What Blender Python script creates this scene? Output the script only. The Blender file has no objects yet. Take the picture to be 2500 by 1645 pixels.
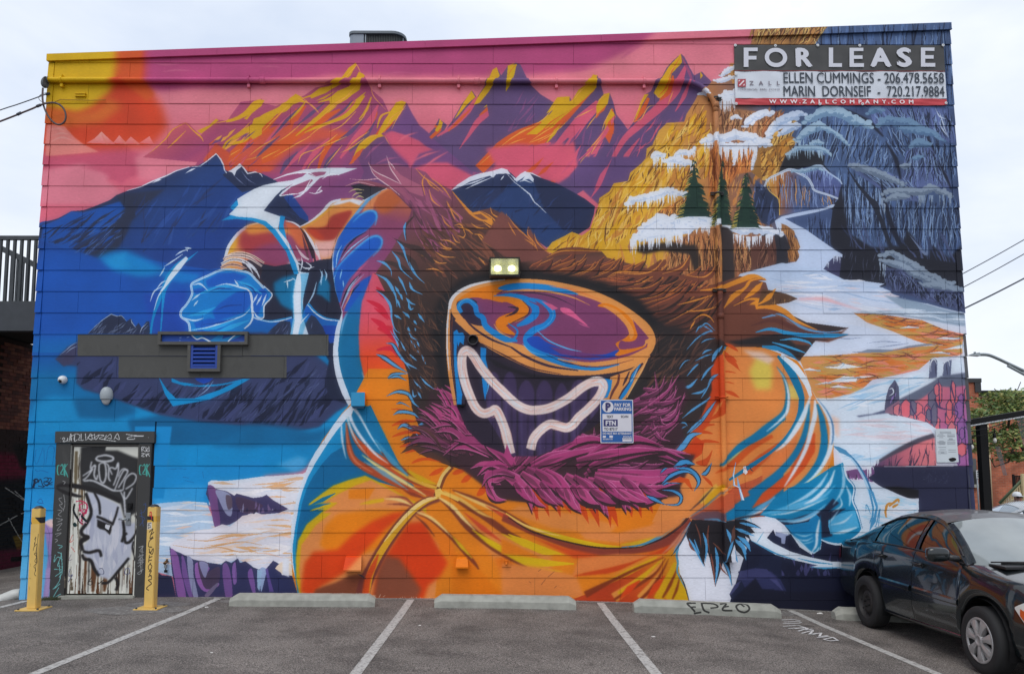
import bpy,bmesh,math,random
import numpy as np
from mathutils import Vector,Matrix
# ------------------------------------------------------------------ camera, sky, sun, exposure
S=bpy.context.scene
cam=bpy.data.cameras.new('camera');co=bpy.data.objects.new('camera',cam);S.collection.objects.link(co);S.camera=co
YAW,PITCH,ROLL=.0051,.0874,.0002
cam.sensor_width=36;cam.lens=27.36;cam.shift_y=.0608;cam.clip_end=2000;cam.clip_start=.05
co.location=(0,-10.8151,1.4965)
co.rotation_euler=(Matrix.Rotation(-YAW,3,'Z')@Matrix.Rotation(math.pi/2+PITCH,3,'X')@Matrix.Rotation(-ROLL,3,'Z')).to_euler()
SUN_EL,SUN_AZ=math.radians(56),math.radians(196)
W=bpy.data.worlds.new('World');S.world=W;W.use_nodes=True
n=W.node_tree.nodes;l=W.node_tree.links;n.clear()
out=n.new('ShaderNodeOutputWorld');bg=n.new('ShaderNodeBackground');bg.inputs[1].default_value=.1
sky=n.new('ShaderNodeTexSky');sky.sky_type='NISHITA';sky.sun_disc=False;sky.sun_elevation=SUN_EL;sky.sun_rotation=SUN_AZ
tc=n.new('ShaderNodeTexCoord');mp=n.new('ShaderNodeMapping');mp.inputs['Scale'].default_value=(1.0,1.0,2.2);mp.inputs['Location'].default_value=(.35,.2,.1)
no=n.new('ShaderNodeTexNoise');no.inputs['Scale'].default_value=2.6;no.inputs['Detail'].default_value=7;no.inputs['Roughness'].default_value=.52;no.inputs['Distortion'].default_value=.25
cr=n.new('ShaderNodeValToRGB');e=cr.color_ramp
for p,c in((.32,(6.2,7.0,8.4)),(.44,(7.9,8.6,9.5)),(.56,(8.1,9.0,9.7)),(.7,(9.0,9.35,9.9))):
 el=e.elements[0]if p==.32 else(e.elements[1]if p==.7 else e.elements.new(p));el.position=p;el.color=(*[v/10 for v in c],1)
sc=n.new('ShaderNodeVectorMath');sc.operation='SCALE';sc.inputs[3].default_value=10.6
mx=n.new('ShaderNodeMix');mx.data_type='RGBA';mx.inputs[0].default_value=.93
l.new(tc.outputs['Generated'],mp.inputs[0]);l.new(mp.outputs[0],no.inputs[0]);l.new(no.outputs[0],cr.inputs[0]);l.new(cr.outputs[0],sc.inputs[0])
l.new(sky.outputs[0],mx.inputs[6]);l.new(sc.outputs[0],mx.inputs[7]);l.new(mx.outputs[2],bg.inputs[0]);l.new(bg.outputs[0],out.inputs[0])
sl=bpy.data.lights.new('sun','SUN');sl.energy=1.3;sl.angle=math.radians(38);sl.color=(1,.96,.9)
so=bpy.data.objects.new('sun',sl);S.collection.objects.link(so);so.location=(-5,-20,30)
sd=Vector((math.sin(SUN_AZ)*math.cos(SUN_EL),math.cos(SUN_AZ)*math.cos(SUN_EL),math.sin(SUN_EL)))
so.rotation_euler=sd.to_track_quat('Z','Y').to_euler()
vs=S.view_settings;vs.view_transform='Standard';vs.look='None';vs.exposure=.17;vs.gamma=1;vs.use_curve_mapping=False
random.seed(4)
# ------------------------------------------------------------------ survey: where sight lines of the photograph meet the planes of the place
F_,PP=1900.,974.609
CAM=np.array(co.location)
_fw=np.array([math.sin(YAW)*math.cos(PITCH),math.cos(YAW)*math.cos(PITCH),math.sin(PITCH)])
_rt=np.array([math.cos(YAW),-math.sin(YAW),0.]);_up=np.cross(_rt,_fw)
_r2=_rt*math.cos(ROLL)+_up*math.sin(ROLL);_u2=-_rt*math.sin(ROLL)+_up*math.cos(ROLL)
def ray(x,y):return _fw+(x-1250)/F_*_r2-(y-PP)/F_*_u2
def wall(x,y,Y=0.):
 d=ray(x,y);return CAM+d*(Y-CAM[1])/d[1]
def side(x,y,X):
 d=ray(x,y);return CAM+d*(X-CAM[0])/d[0]
GX=[-40,-10.5,-6.62,-4.69,-1.9,0,.84,2.48,3.1,4.45,6.5,12,60]
GZ=[-.75,-.61,-.28,-.252,-.272,-.285,-.307,-.357,-.39,-.455,-.53,-.72,-.9]
def gz(x,y=0):return float(np.interp(x,GX,GZ))+.016*max(0.,min(4.,-y-1.2))
def gnd(x,y,dz=0.):
 d=ray(x,y);t=(-.3-CAM[2])/d[2]
 for _ in range(60):
  p=CAM+d*t;t=(gz(p[0],p[1])+dz-CAM[2])/d[2]
 return CAM+d*t
 # ------------------------------------------------------------------ helpers
COL=S.collection
def lin(c):return tuple((v/255/12.92 if v/255<=.04045 else((v/255+.055)/1.055)**2.4)for v in c)
def mat(name,col,rough=.6,metal=0.,spec=.5,noise=0.,nscale=8.,bump=0.,bscale=60.,coat=0.,emit=None,img=None,uv='UVMap',dirt=0.,mul=1.):
 m=bpy.data.materials.new(name);m.use_nodes=True;t=m.node_tree;b=t.nodes['Principled BSDF'];L=t.links
 b.inputs['Roughness'].default_value=rough;b.inputs['Metallic'].default_value=metal;b.inputs['Specular IOR Level'].default_value=spec
 if coat:b.inputs['Coat Weight'].default_value=coat;b.inputs['Coat Roughness'].default_value=.03
 b.inputs['Base Color'].default_value=(*col,1);src=None
 tcn=t.nodes.new('ShaderNodeTexCoord')
 if img:
  iu=t.nodes.new('ShaderNodeUVMap');iu.uv_map=uv;ti=t.nodes.new('ShaderNodeTexImage');ti.image=img;ti.extension='EXTEND'
  L.new(iu.outputs[0],ti.inputs[0]);src=ti.outputs[0]
  if mul!=1:
   v=t.nodes.new('ShaderNodeVectorMath');v.operation='SCALE';v.inputs[3].default_value=mul;L.new(src,v.inputs[0]);src=v.outputs[0]
 def noisef(scale,lo,hi,detail=5):
  nn=t.nodes.new('ShaderNodeTexNoise');nn.inputs['Scale'].default_value=scale;nn.inputs['Detail'].default_value=detail;L.new(tcn.outputs['Object'],nn.inputs[0])
  r=t.nodes.new('ShaderNodeMapRange');r.inputs[1].default_value=.3;r.inputs[2].default_value=.7;r.inputs[3].default_value=lo;r.inputs[4].default_value=hi;L.new(nn.outputs[0],r.inputs[0]);return r.outputs[0]
 if noise:
  f=noisef(nscale,1-noise,1+noise)
  v=t.nodes.new('ShaderNodeVectorMath');v.operation='SCALE'
  if src:L.new(src,v.inputs[0])
  else:v.inputs[0].default_value=col
  L.new(f,v.inputs[3]);src=v.outputs[0]
 if src:L.new(src,b.inputs['Base Color'])
 if bump:
  nb=t.nodes.new('ShaderNodeTexNoise');nb.inputs['Scale'].default_value=bscale;nb.inputs['Detail'].default_value=4;L.new(tcn.outputs['Object'],nb.inputs[0])
  bp=t.nodes.new('ShaderNodeBump');bp.inputs['Strength'].default_value=bump;bp.inputs['Distance'].default_value=.01;L.new(nb.outputs[0],bp.inputs['Height']);L.new(bp.outputs[0],b.inputs['Normal'])
 if emit:b.inputs['Emission Color'].default_value=(*emit[0],1);b.inputs['Emission Strength'].default_value=emit[1]
 return m
class MB:
 """collects shapes into one mesh"""
 def __init__(s):s.v=[];s.f=[];s.mi=[];s.sm=[]
 def add(s,v,f,mi=0,sm=False):
  o=len(s.v);s.v+=[tuple(map(float,p))for p in v];s.f+=[tuple(i+o for i in q)for q in f];s.mi+=[mi]*len(f);s.sm+=[sm]*len(f);return s
 def box(s,a,b,mi=0,bev=0.):
  x0,y0,z0=[min(a[i],b[i])for i in range(3)];x1,y1,z1=[max(a[i],b[i])for i in range(3)]
  if bev<=0:
   return s.add([(x0,y0,z0),(x1,y0,z0),(x1,y1,z0),(x0,y1,z0),(x0,y0,z1),(x1,y0,z1),(x1,y1,z1),(x0,y1,z1)],[(0,3,2,1),(4,5,6,7),(0,1,5,4),(1,2,6,5),(2,3,7,6),(3,0,4,7)],mi)
  bm=bmesh.new();bmesh.ops.create_cube(bm,size=1)
  for v in bm.verts:v.co=((x0+x1)/2+v.co.x*(x1-x0),(y0+y1)/2+v.co.y*(y1-y0),(z0+z1)/2+v.co.z*(z1-z0))
  bmesh.ops.bevel(bm,geom=bm.edges[:],offset=min(bev,(x1-x0)*.45,(y1-y0)*.45,(z1-z0)*.45),segments=2,affect='EDGES')
  s.bm(bm,mi);return s
 def bm(s,bm,mi=0,sm=False):
  bm.verts.index_update();s.add([v.co[:]for v in bm.verts],[[v.index for v in f.verts]for f in bm.faces],mi,sm);bm.free()
 def tube(s,pts,r,n=10,mi=0,caps=True,sm=True):
  P=[Vector(p)for p in pts];R=r if hasattr(r,'__len__')else[r]*len(P);rings=[];up=None
  for i,p in enumerate(P):
   d=(P[min(i+1,len(P)-1)]-P[max(i-1,0)]).normalized()
   if up is None:up=Vector((0,0,1))if abs(d.z)<.9 else Vector((1,0,0))
   a=d.cross(up).normalized();up=a.cross(d).normalized()
   rings.append([p+(a*math.cos(2*math.pi*k/n)+up*math.sin(2*math.pi*k/n))*R[i]for k in range(n)])
  v=[q for g in rings for q in g];f=[(i*n+k,i*n+(k+1)%n,(i+1)*n+(k+1)%n,(i+1)*n+k)for i in range(len(P)-1)for k in range(n)]
  s.add(v,f,mi,sm)
  if caps:s.add(rings[0],[tuple(range(n))[::-1]],mi);s.add(rings[-1],[tuple(range(n))],mi)
  return s
 def lathe(s,prof,c,axis='Z',n=24,mi=0,sm=True):
  v=[];c=Vector(c)
  for r,h in prof:
   for k in range(n):
    a=2*math.pi*k/n;p=(r*math.cos(a),r*math.sin(a),h)
    if axis=='Y':p=(p[0],p[2],p[1])
    if axis=='X':p=(p[2],p[0],p[1])
    v.append(c+Vector(p))
  return s.add(v,[(i*n+k,i*n+(k+1)%n,(i+1)*n+(k+1)%n,(i+1)*n+k)for i in range(len(prof)-1)for k in range(n)],mi,sm)
 def prism(s,poly,y0,y1,mi=0):
  """polygon of (x, z) pushed from y0 to y1"""
  k=len(poly);v=[(p[0],y0,p[1])for p in poly]+[(p[0],y1,p[1])for p in poly]
  return s.add(v,[tuple(range(k)),tuple(range(2*k-1,k-1,-1))]+[(i,i+k,(i+1)%k+k,(i+1)%k)for i in range(k)],mi)
 def build(s,name,mats,parent=None,uv=None,fix=True):
  me=bpy.data.meshes.new(name);me.from_pydata(s.v,[],s.f)
  for m in(mats if isinstance(mats,(list,tuple))else[mats]):me.materials.append(m)
  me.polygons.foreach_set('material_index',s.mi);me.polygons.foreach_set('use_smooth',s.sm)
  if fix:
   bm=bmesh.new();bm.from_mesh(me);bmesh.ops.remove_doubles(bm,verts=bm.verts,dist=1e-5);bmesh.ops.recalc_face_normals(bm,faces=bm.faces);bm.to_mesh(me);bm.free()
  if uv:
   u=me.uv_layers.new(name='UVMap')
   for lp in me.loops:u.data[lp.index].uv=uv(me.vertices[lp.vertex_index].co)
  o=bpy.data.objects.new(name,me);COL.objects.link(o)
  if parent:o.parent=parent
  return o
def tag(o,label=None,cat=None,group=None,kind=None):
 if label:o['label']=label
 if cat:o['category']=cat
 if group:o['group']=group
 if kind:o['kind']=kind
 return o
def thing(name,label,cat,group=None,loc=(0,0,0)):
 o=bpy.data.objects.new(name,None);COL.objects.link(o);o.empty_display_size=.1;o.location=loc
 return tag(o,label,cat,group)
def text_mesh(name,body,m,parent,x,z,h,w,y,bold=0.):
 """flat print: capitals of height h squeezed to width w, lower left corner at x, z on the plane y"""
 cu=bpy.data.curves.new(name,'FONT');cu.body=body;cu.size=1;cu.resolution_u=3
 o=bpy.data.objects.new(name,cu);COL.objects.link(o);dg=bpy.context.evaluated_depsgraph_get();me=bpy.data.meshes.new_from_object(o.evaluated_get(dg));bpy.data.objects.remove(o)
 a=np.array([v.co[:]for v in me.vertices]);F=[tuple(p.vertices)for p in me.polygons];q=MB()
 for i,(dx,dz)in enumerate(((0,0),(bold,0),(-bold,0),(0,bold*.7),(0,-bold*.7))if bold else((0,0),)):q.add(a*[1,1,0]+[dx,dz,i*.0002],F)
 a=np.array(q.v);lo,hi=a.min(0),a.max(0);d=np.maximum(hi-lo,1e-6)
 q.v=[(x+(p[0]-lo[0])/d[0]*w,y-p[2],z+(p[1]-lo[1])/d[1]*h)for p in a];return q.build(name,m,None,fix=False)
def image(name,arr):
 h,w=arr.shape[:2];im=bpy.data.images.new(name,w,h);im.colorspace_settings.name='sRGB'
 px=np.ones((h,w,4),np.float32);px[:,:,:3]=np.clip(arr,0,255)[::-1]/255;im.pixels.foreach_set(px.ravel());im.update();im.pack();return im
# ---------------------------------------------------------------- flat paint on the wall (numpy raster of the mural)
class Painter:
 def __init__(s,W,H,fn,base,seed=1):
  s.W,s.H,s.fn=W,H,fn
  s.im=np.empty((H,W,3),np.float32);s.im[:]=base
  s.rng=np.random.RandomState(seed);s.clip=None
  q=fn(np.array([[1200.,800.],[1201.,800.]]));s.k=abs(q[1,0]-q[0,0])
 def pts(s,T,d):
  a=np.array([float(v)for v in d.replace(',',' ').split()]).reshape(-1,2)if isinstance(d,str)else np.asarray(d,float)
  return s.fn(a*SC[T]+np.array(OR[T]))
 @staticmethod
 def smooth(a,closed,n=6):
  if len(a)<3:return a
  if closed:b=np.vstack([a[-1],a,a[0],a[1]])
  else:b=np.vstack([2*a[0]-a[1],a,2*a[-1]-a[-2]])
  t=np.linspace(0,1,n,endpoint=False)[:,None];out=[]
  for i in range(len(b)-3):
   p0,p1,p2,p3=b[i:i+4]
   out.append(.5*((2*p1)+(p2-p0)*t+(2*p0-5*p1+4*p2-p3)*t*t+(3*p1-p0-3*p2+p3)*t**3))
  if not closed:out.append(a[-1:])
  return np.vstack(out)
 def mask(s,a,pad=0):
  x0=max(0,int(math.floor(a[:,0].min()))-pad);x1=min(s.W,int(math.ceil(a[:,0].max()))+pad+1)
  y0=max(0,int(math.floor(a[:,1].min()))-pad);y1=min(s.H,int(math.ceil(a[:,1].max()))+pad+1)
  if x1<=x0 or y1<=y0:return None
  b=np.roll(a,-1,0);up=b[:,1]>a[:,1]
  lo=np.where(up[:,None],a,b);hi=np.where(up[:,None],b,a)
  r0=np.clip(np.ceil(lo[:,1]-.5),y0,y1).astype(int);r1=np.clip(np.ceil(hi[:,1]-.5),y0,y1).astype(int)
  n=r1-r0;ok=n>0
  acc=np.zeros((y1-y0,x1-x0+1),np.int16)
  if ok.any():
   lo,hi,r0,n,sg=lo[ok],hi[ok],r0[ok],n[ok],np.where(up[ok],1,-1)
   e=np.repeat(np.arange(len(n)),n)
   r=np.arange(n.sum())-np.repeat(np.cumsum(n)-n,n)+r0[e]
   x=lo[e,0]+(r+.5-lo[e,1])*(hi[e,0]-lo[e,0])/(hi[e,1]-lo[e,1])
   c=np.clip(np.ceil(x-.5)-x0,0,x1-x0).astype(int)
   np.add.at(acc,(r-y0,c),sg[e])
  return(np.cumsum(acc,1)[:,:-1]!=0).astype(np.float32),x0,y0
 @staticmethod
 def blur(m,r):
  r=int(max(1,r))
  for _ in range(3):
   for ax in(0,1):
    pad=[(0,0),(0,0)];pad[ax]=(r+1,r)
    c=np.cumsum(np.pad(m,pad,mode='edge'),ax,dtype=np.float64)
    n=m.shape[ax]
    m=((np.take(c,range(2*r+1,2*r+1+n),ax)-np.take(c,range(0,n),ax))/(2*r+1)).astype(np.float32)
  return m
 def put(s,mk,col,alpha=1.):
  if mk is None:return
  m,x0,y0=mk;h,w=m.shape
  if s.clip is not None:m=m*s.clip[y0:y0+h,x0:x0+w]
  m=(m*alpha)[:,:,None];v=s.im[y0:y0+h,x0:x0+w]
  v+=(np.asarray(col,np.float32)-v)*m
  # filled shape; sm = smooth outline, soft = sprayed edge (survey px)
 def p(s,T,d,col,sm=0,soft=0,a=1.):
  q=s.pts(T,d)
  if sm:q=s.smooth(q,True)
  r=soft*s.k/2.2
  mk=s.mask(q,int(r*3)+2 if soft else 0)
  if mk is None:return
  if soft:mk=(s.blur(mk[0],r),mk[1],mk[2])
  s.put(mk,col,a)
  # shape filled with a gradient along p0->p1 (tile coordinates)
 def g(s,T,d,p0,p1,cols,sm=0,soft=0,a=1.):
  q=s.pts(T,d)
  if sm:q=s.smooth(q,True)
  r=soft*s.k/2.2
  mk=s.mask(q,int(r*3)+2 if soft else 0)
  if mk is None:return
  m,x0,y0=mk
  if soft:m=s.blur(m,r)
  e=s.pts(T,[p0,p1]);d_=e[1]-e[0]
  yy,xx=np.mgrid[y0:y0+m.shape[0],x0:x0+m.shape[1]]
  t=np.clip(((xx-e[0,0])*d_[0]+(yy-e[0,1])*d_[1])/(d_@d_),0,1)
  cs=np.asarray(cols,np.float32);st=np.linspace(0,1,len(cs))
  col=np.stack([np.interp(t,st,cs[:,i])for i in range(3)],-1)
  s.put((m,x0,y0),col,a)
  # brush stroke: w start..mid..end widths in tile px
 def ribbon(s,q,w):
  t=np.linspace(0,1,len(q));w=np.interp(t,np.linspace(0,1,len(w)),w)/2
  d=np.gradient(q,axis=0);l=np.hypot(d[:,0],d[:,1])+1e-6
  n=np.stack([-d[:,1],d[:,0]],1)/l[:,None]*w[:,None]
  return np.vstack([q+n,(q-n)[::-1]])
 def l(s,T,d,w,col,sm=1,soft=0,a=1.):
  q=s.pts(T,d)
  if sm:q=s.smooth(q,False)
  if not hasattr(w,'__len__'):w=[w,w]
  if len(q)<4:q=np.stack([np.interp(np.linspace(0,1,5),np.linspace(0,1,len(q)),q[:,i])for i in(0,1)],1)
  k=s.k*SC[T]
  r=soft*s.k/2.2
  mk=s.mask(s.ribbon(q,[v*k for v in w]),int(r*3)+2 if soft else 0)
  if mk is None:return
  if soft:mk=(s.blur(mk[0],r),mk[1],mk[2])
  s.put(mk,col,a)
 def L(s,T,w,col,*ds,**kw):
  for d in ds:s.l(T,d,w,col,**kw)
 def setclip(s,T=None,d=None,sm=0,soft=0):
  if T is None:s.clip=None;return
  q=s.pts(T,d)
  if sm:q=s.smooth(q,True)
  mk=s.mask(q);c=np.zeros((s.H,s.W),np.float32)
  if mk is not None:
   m=s.blur(mk[0],soft*s.k/2.2)if soft else mk[0]
   c[mk[1+1]:mk[2]+m.shape[0],mk[1]:mk[1]+m.shape[1]]=m
  s.clip=c
  # many loose strokes inside a polygon; ang in degrees (0 = right, 90 = down), may be a function of x, y (tile)
 def streaks(s,T,d,n,ang,ln,w,cols,jit=10,bend=15,clip=True,tip=(0,1,0),sm=0,al=1.):
  old=s.clip
  if clip:s.setclip(T,d,sm)
  a=np.array([float(v)for v in d.replace(',',' ').split()]).reshape(-1,2)
  lo,hi=a.min(0),a.max(0);R=s.rng;done=tries=0
  while done<n and tries<n*20:
   tries+=1
   c=lo+R.rand(2)*(hi-lo)
   if not inside(a,c):continue
   done+=1
   an=ang(c[0],c[1])if callable(ang)else ang
   an=math.radians(an+R.randn()*jit);L=R.uniform(*ln);b=math.radians(R.randn()*bend)
   pp=[c];m=5
   for i in range(m):
    an2=an+b*i/m+math.radians(R.randn()*bend*.4);pp.append(pp[-1]+np.array([math.cos(an2),math.sin(an2)])*L/m)
   ww=R.uniform(*w)
   s.l(T,np.array(pp),[v*ww for v in tip],cols[R.randint(len(cols))],a=al)
  s.clip=old
  # a lock of fur: fat root, pointed tip, a lit upper edge
 def lock(s,T,pp,w,fill,edge=None,dark=None,ew=5,side=1):
  pp=np.asarray(pp,float)
  q=s.smooth(s.pts(T,pp),False,5);k=s.k*SC[T]
  if dark is not None:s.put(s.mask(s.ribbon(q+np.array([0,w*.22*k]),[w*.5*k,w*1.15*k,0])),dark)
  s.put(s.mask(s.ribbon(q,[w*.45*k,w*k,w*.62*k,0])),fill)
  if dark is not None:
   n_=max(3,len(q)//2);s.put(s.mask(s.ribbon(q[:n_]+np.array([0,w*.12*k]),[w*.3*k,w*.5*k,0])),dark,.45)
  if edge is not None:
   d=np.gradient(q,axis=0);l_=np.hypot(d[:,0],d[:,1])+1e-6
   n=np.stack([d[:,1],-d[:,0]],1)/l_[:,None]*side
   t=np.linspace(0,1,len(q));ww=np.interp(t,[0,.33,.66,1],[.45,1,.62,0])*w*k*.42
   s.put(s.mask(s.ribbon(q+n*ww[:,None],[0,ew*k,ew*k,ew*.5*k])),edge)
   # a row of locks along a guide: roots from polyline A, tips towards polyline B
 def locks(s,T,A,B,n,w,fills,edges,dark=None,curl=.15,jit=30,ew=5,side=1,rows=1):
  A=np.array([float(v)for v in A.replace(',',' ').split()]).reshape(-1,2)
  B=np.array([float(v)for v in B.replace(',',' ').split()]).reshape(-1,2);R=s.rng
  def at(P,t):
   c=np.r_[0,np.cumsum(np.hypot(*np.diff(P,axis=0).T))];c/=c[-1]
   return np.array([np.interp(t,c,P[:,0]),np.interp(t,c,P[:,1])])
  order=R.permutation(n)
  for i in order:
   t=(i+.5+R.uniform(-.4,.4))/n
   a=at(A,t)+R.randn(2)*jit;b=at(B,t)+R.randn(2)*jit*1.2;d=b-a
   nn=np.array([-d[1],d[0]])*curl*R.uniform(.3,1.5)
   pp=[a,a+d*.35+nn*.8,a+d*.7+nn*.9,b]
   s.lock(T,pp,R.uniform(*w),fills[R.randint(len(fills))],edges[R.randint(len(edges))]if edges else None,dark,ew,side)
   # bumpy snow bank: blobs along a line, lit tops
 def snow(s,T,d,r,col,shade,n=2.2,sm=1):
  q=np.array([float(v)for v in d.replace(',',' ').split()]).reshape(-1,2)
  c=np.r_[0,np.cumsum(np.hypot(*np.diff(q,axis=0).T))];N=max(3,int(c[-1]/r*n));R=s.rng
  s.l(T,q+[0,r*.1],[r*.3,r*1.3,r*1.6,r*1.2,r*.3],shade,sm=1);s.l(T,q-[0,r*.12],[r*.2,r*1.1,r*1.4,r*1.,r*.2],col,sm=1)
  for pas in(0,1,2):
   for t in np.linspace(0,c[-1],N if pas<2 else N//2):
    o=np.array([np.interp(t,c,q[:,0]),np.interp(t,c,q[:,1])])
    e_=math.sin(math.pi*min(1,max(0,t/c[-1])))**.5;o=o+[R.randn()*r*.2,(.46 if pas==0 else -.46 if pas==1 else 0)*r*e_+R.randn()*r*.16];rr=r*R.uniform(.26,.5)*(1 if pas<2 else .6)
    an=np.linspace(0,2*math.pi,11,endpoint=False);pp=o+np.stack([np.cos(an)*1.15,np.sin(an)*.85],1)*rr
    s.p(T,pp,shade if pas==0 else col)
    if pas==2:s.l(T,[o+[-rr,rr*.2],o+[0,rr*.7],o+[rr,rr*.2]],[1,rr*.4,1],shade)
 def drape(s,T,A,B,n,w,cols,wob=10,frac=(.4,1.),al=1.):
  A=np.array([float(v)for v in A.replace(',',' ').split()]).reshape(-1,2);B=np.array([float(v)for v in B.replace(',',' ').split()]).reshape(-1,2);R=s.rng
  def at(P,t):
   c=np.r_[0,np.cumsum(np.hypot(*np.diff(P,axis=0).T))];c/=c[-1];return np.array([np.interp(t,c,P[:,0]),np.interp(t,c,P[:,1])])
  for i in R.permutation(n):
   t=min(1,max(0,(i+R.rand())/n));a,b=at(A,t),at(B,min(1,max(0,t+R.randn()*.03)));L=R.uniform(*frac);s0=R.uniform(0,1-L*.98);k=np.linspace(s0,s0+L,6)[:,None]
   q=a+(b-a)*k+np.cumsum(R.randn(6,2)*[wob*.4,wob*.15],0);ww=R.uniform(*w);s.l(T,q,[ww*.5,ww,ww*.9,ww*.7,0],cols[R.randint(len(cols))],a=al)
 def icicles(s,T,d,n,ln,w,col):
  q=np.array([float(v)for v in d.replace(',',' ').split()]).reshape(-1,2)
  c=np.r_[0,np.cumsum(np.hypot(*np.diff(q,axis=0).T))];R=s.rng
  for t in R.rand(n)*c[-1]:
   o=np.array([np.interp(t,c,q[:,0]),np.interp(t,c,q[:,1])])
   L=R.uniform(*ln);s.l(T,np.array([o-[0,w],o+[R.randn()*2,L*.5],o+[R.randn()*4,L]]),[w,w*.6,0],col)
def inside(a,c):
 x,y=a[:,0],a[:,1];x2,y2=np.roll(x,-1),np.roll(y,-1)
 k=(y>c[1])!=(y2>c[1])
 return bool((((x2-x)*(c[1]-y)/np.where(y2==y,1e-9,y2-y)+x>c[0])&k).sum()&1)
SC,OR={'P':1.},{'P':(0,0)}
SC['G']=2500/2380;OR['G']=(0,0)
for _i,_r in enumerate('ABCD'):
 for _j in range(4):
  SC[_r+str(_j)]=640/2380;OR[_r+str(_j)]=([0,620,1240,1860][_j],[0,400,800,1200][_i])
MAG,PINK,ROSE,YEL,ORA,RED=(176,66,116),(222,122,138),(200,84,110),(208,166,6),(214,84,30),(204,62,28)
PUR,VIO,HOT,GLD,NVY,DNV=(92,70,112),(150,70,112),(216,88,116),(236,172,40),(30,62,122),(30,42,76)
BLU,CYA,TEA,WHT,SLT,ICE=(16,76,164),(6,128,190),(0,96,146),(226,232,244),(52,60,98),(214,228,242)
def mural_sky(m):
 m.g('P','0,0 2500,0 2500,560 0,560',(0,120),(0,420),[(216,112,134),(222,124,138),(216,100,122)])
 m.p('P','260,60 1640,20 1600,80 1560,112 1480,150 1420,172 1300,182 1180,186 1080,184 1000,186 900,182 800,184 740,196 640,206 560,214 480,212 400,222 330,214 290,160',MAG,soft=14)
 m.L('A1',[0,14,0],(196,92,132),'40,610 150,605 260,615','90,545 170,540 260,552','1150,690 1300,660 1500,670','1560,690 1700,700 1800,720',soft=2)
 m.L('A0',[0,16,0],(196,96,132),'1340,560 1500,590 1700,570','1450,660 1600,640 1800,650','1900,800 2100,780 2300,800',soft=3)
 m.L('A2',[0,26,0],(190,84,124),'1000,560 1100,480 1240,400','300,660 600,640 900,600',soft=5)
 # left: rose clouds
 m.p('P','100,352 300,350 330,372 420,400 300,440 100,420',(196,80,108),soft=10)
 m.p('P','100,415 200,400 280,420 260,440 300,470 260,500 100,500',(218,122,140),soft=10)
 m.p('P','330,385 370,360 450,365 520,400 480,440 340,440',(222,122,140),soft=12)
 m.p('P','190,405 330,405 300,450 280,440 250,420',(200,84,112),soft=9)
 # sun in the corner
 m.p('P','180,100 356,96 352,200 396,262 410,310 372,356 100,372 100,100',RED,soft=22)
 m.p('P','250,110 352,110 346,190 378,230 360,250 300,200',(206,82,30),soft=10)
 m.p('P','100,100 290,100 282,190 268,226 230,258 190,276 100,262',YEL,soft=18)
 m.p('P','100,262 190,278 240,268 262,236 300,260 250,300 160,310 100,300',(208,100,34),soft=18)
 m.p('A0','420,1300 430,1130 520,1140 590,1150 680,1250 760,1310 900,1380 420,1420',(222,128,120),soft=3)
 m.L('A0',[0,12,0],(230,166,156),'440,1180 540,1170 600,1200','470,1240 560,1210 650,1230','440,1310 560,1250 700,1290',soft=1)
 for d in('790,1300 860,1260 925,1195 985,1255 1050,1310','1030,1300 1085,1230 1140,1290 1150,1310','1130,1305 1190,1242 1275,1310','1270,1300 1360,1238 1400,1310'):
  m.g('A0',d,(900,1200),(900,1310),[(232,168,158),(222,110,112)])
 m.L('A0',[0,12,20],(220,120,110),'925,1200 940,1250 980,1310','1085,1235 1110,1270 1150,1310','1190,1245 1215,1280 1260,1310',soft=1)
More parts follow.
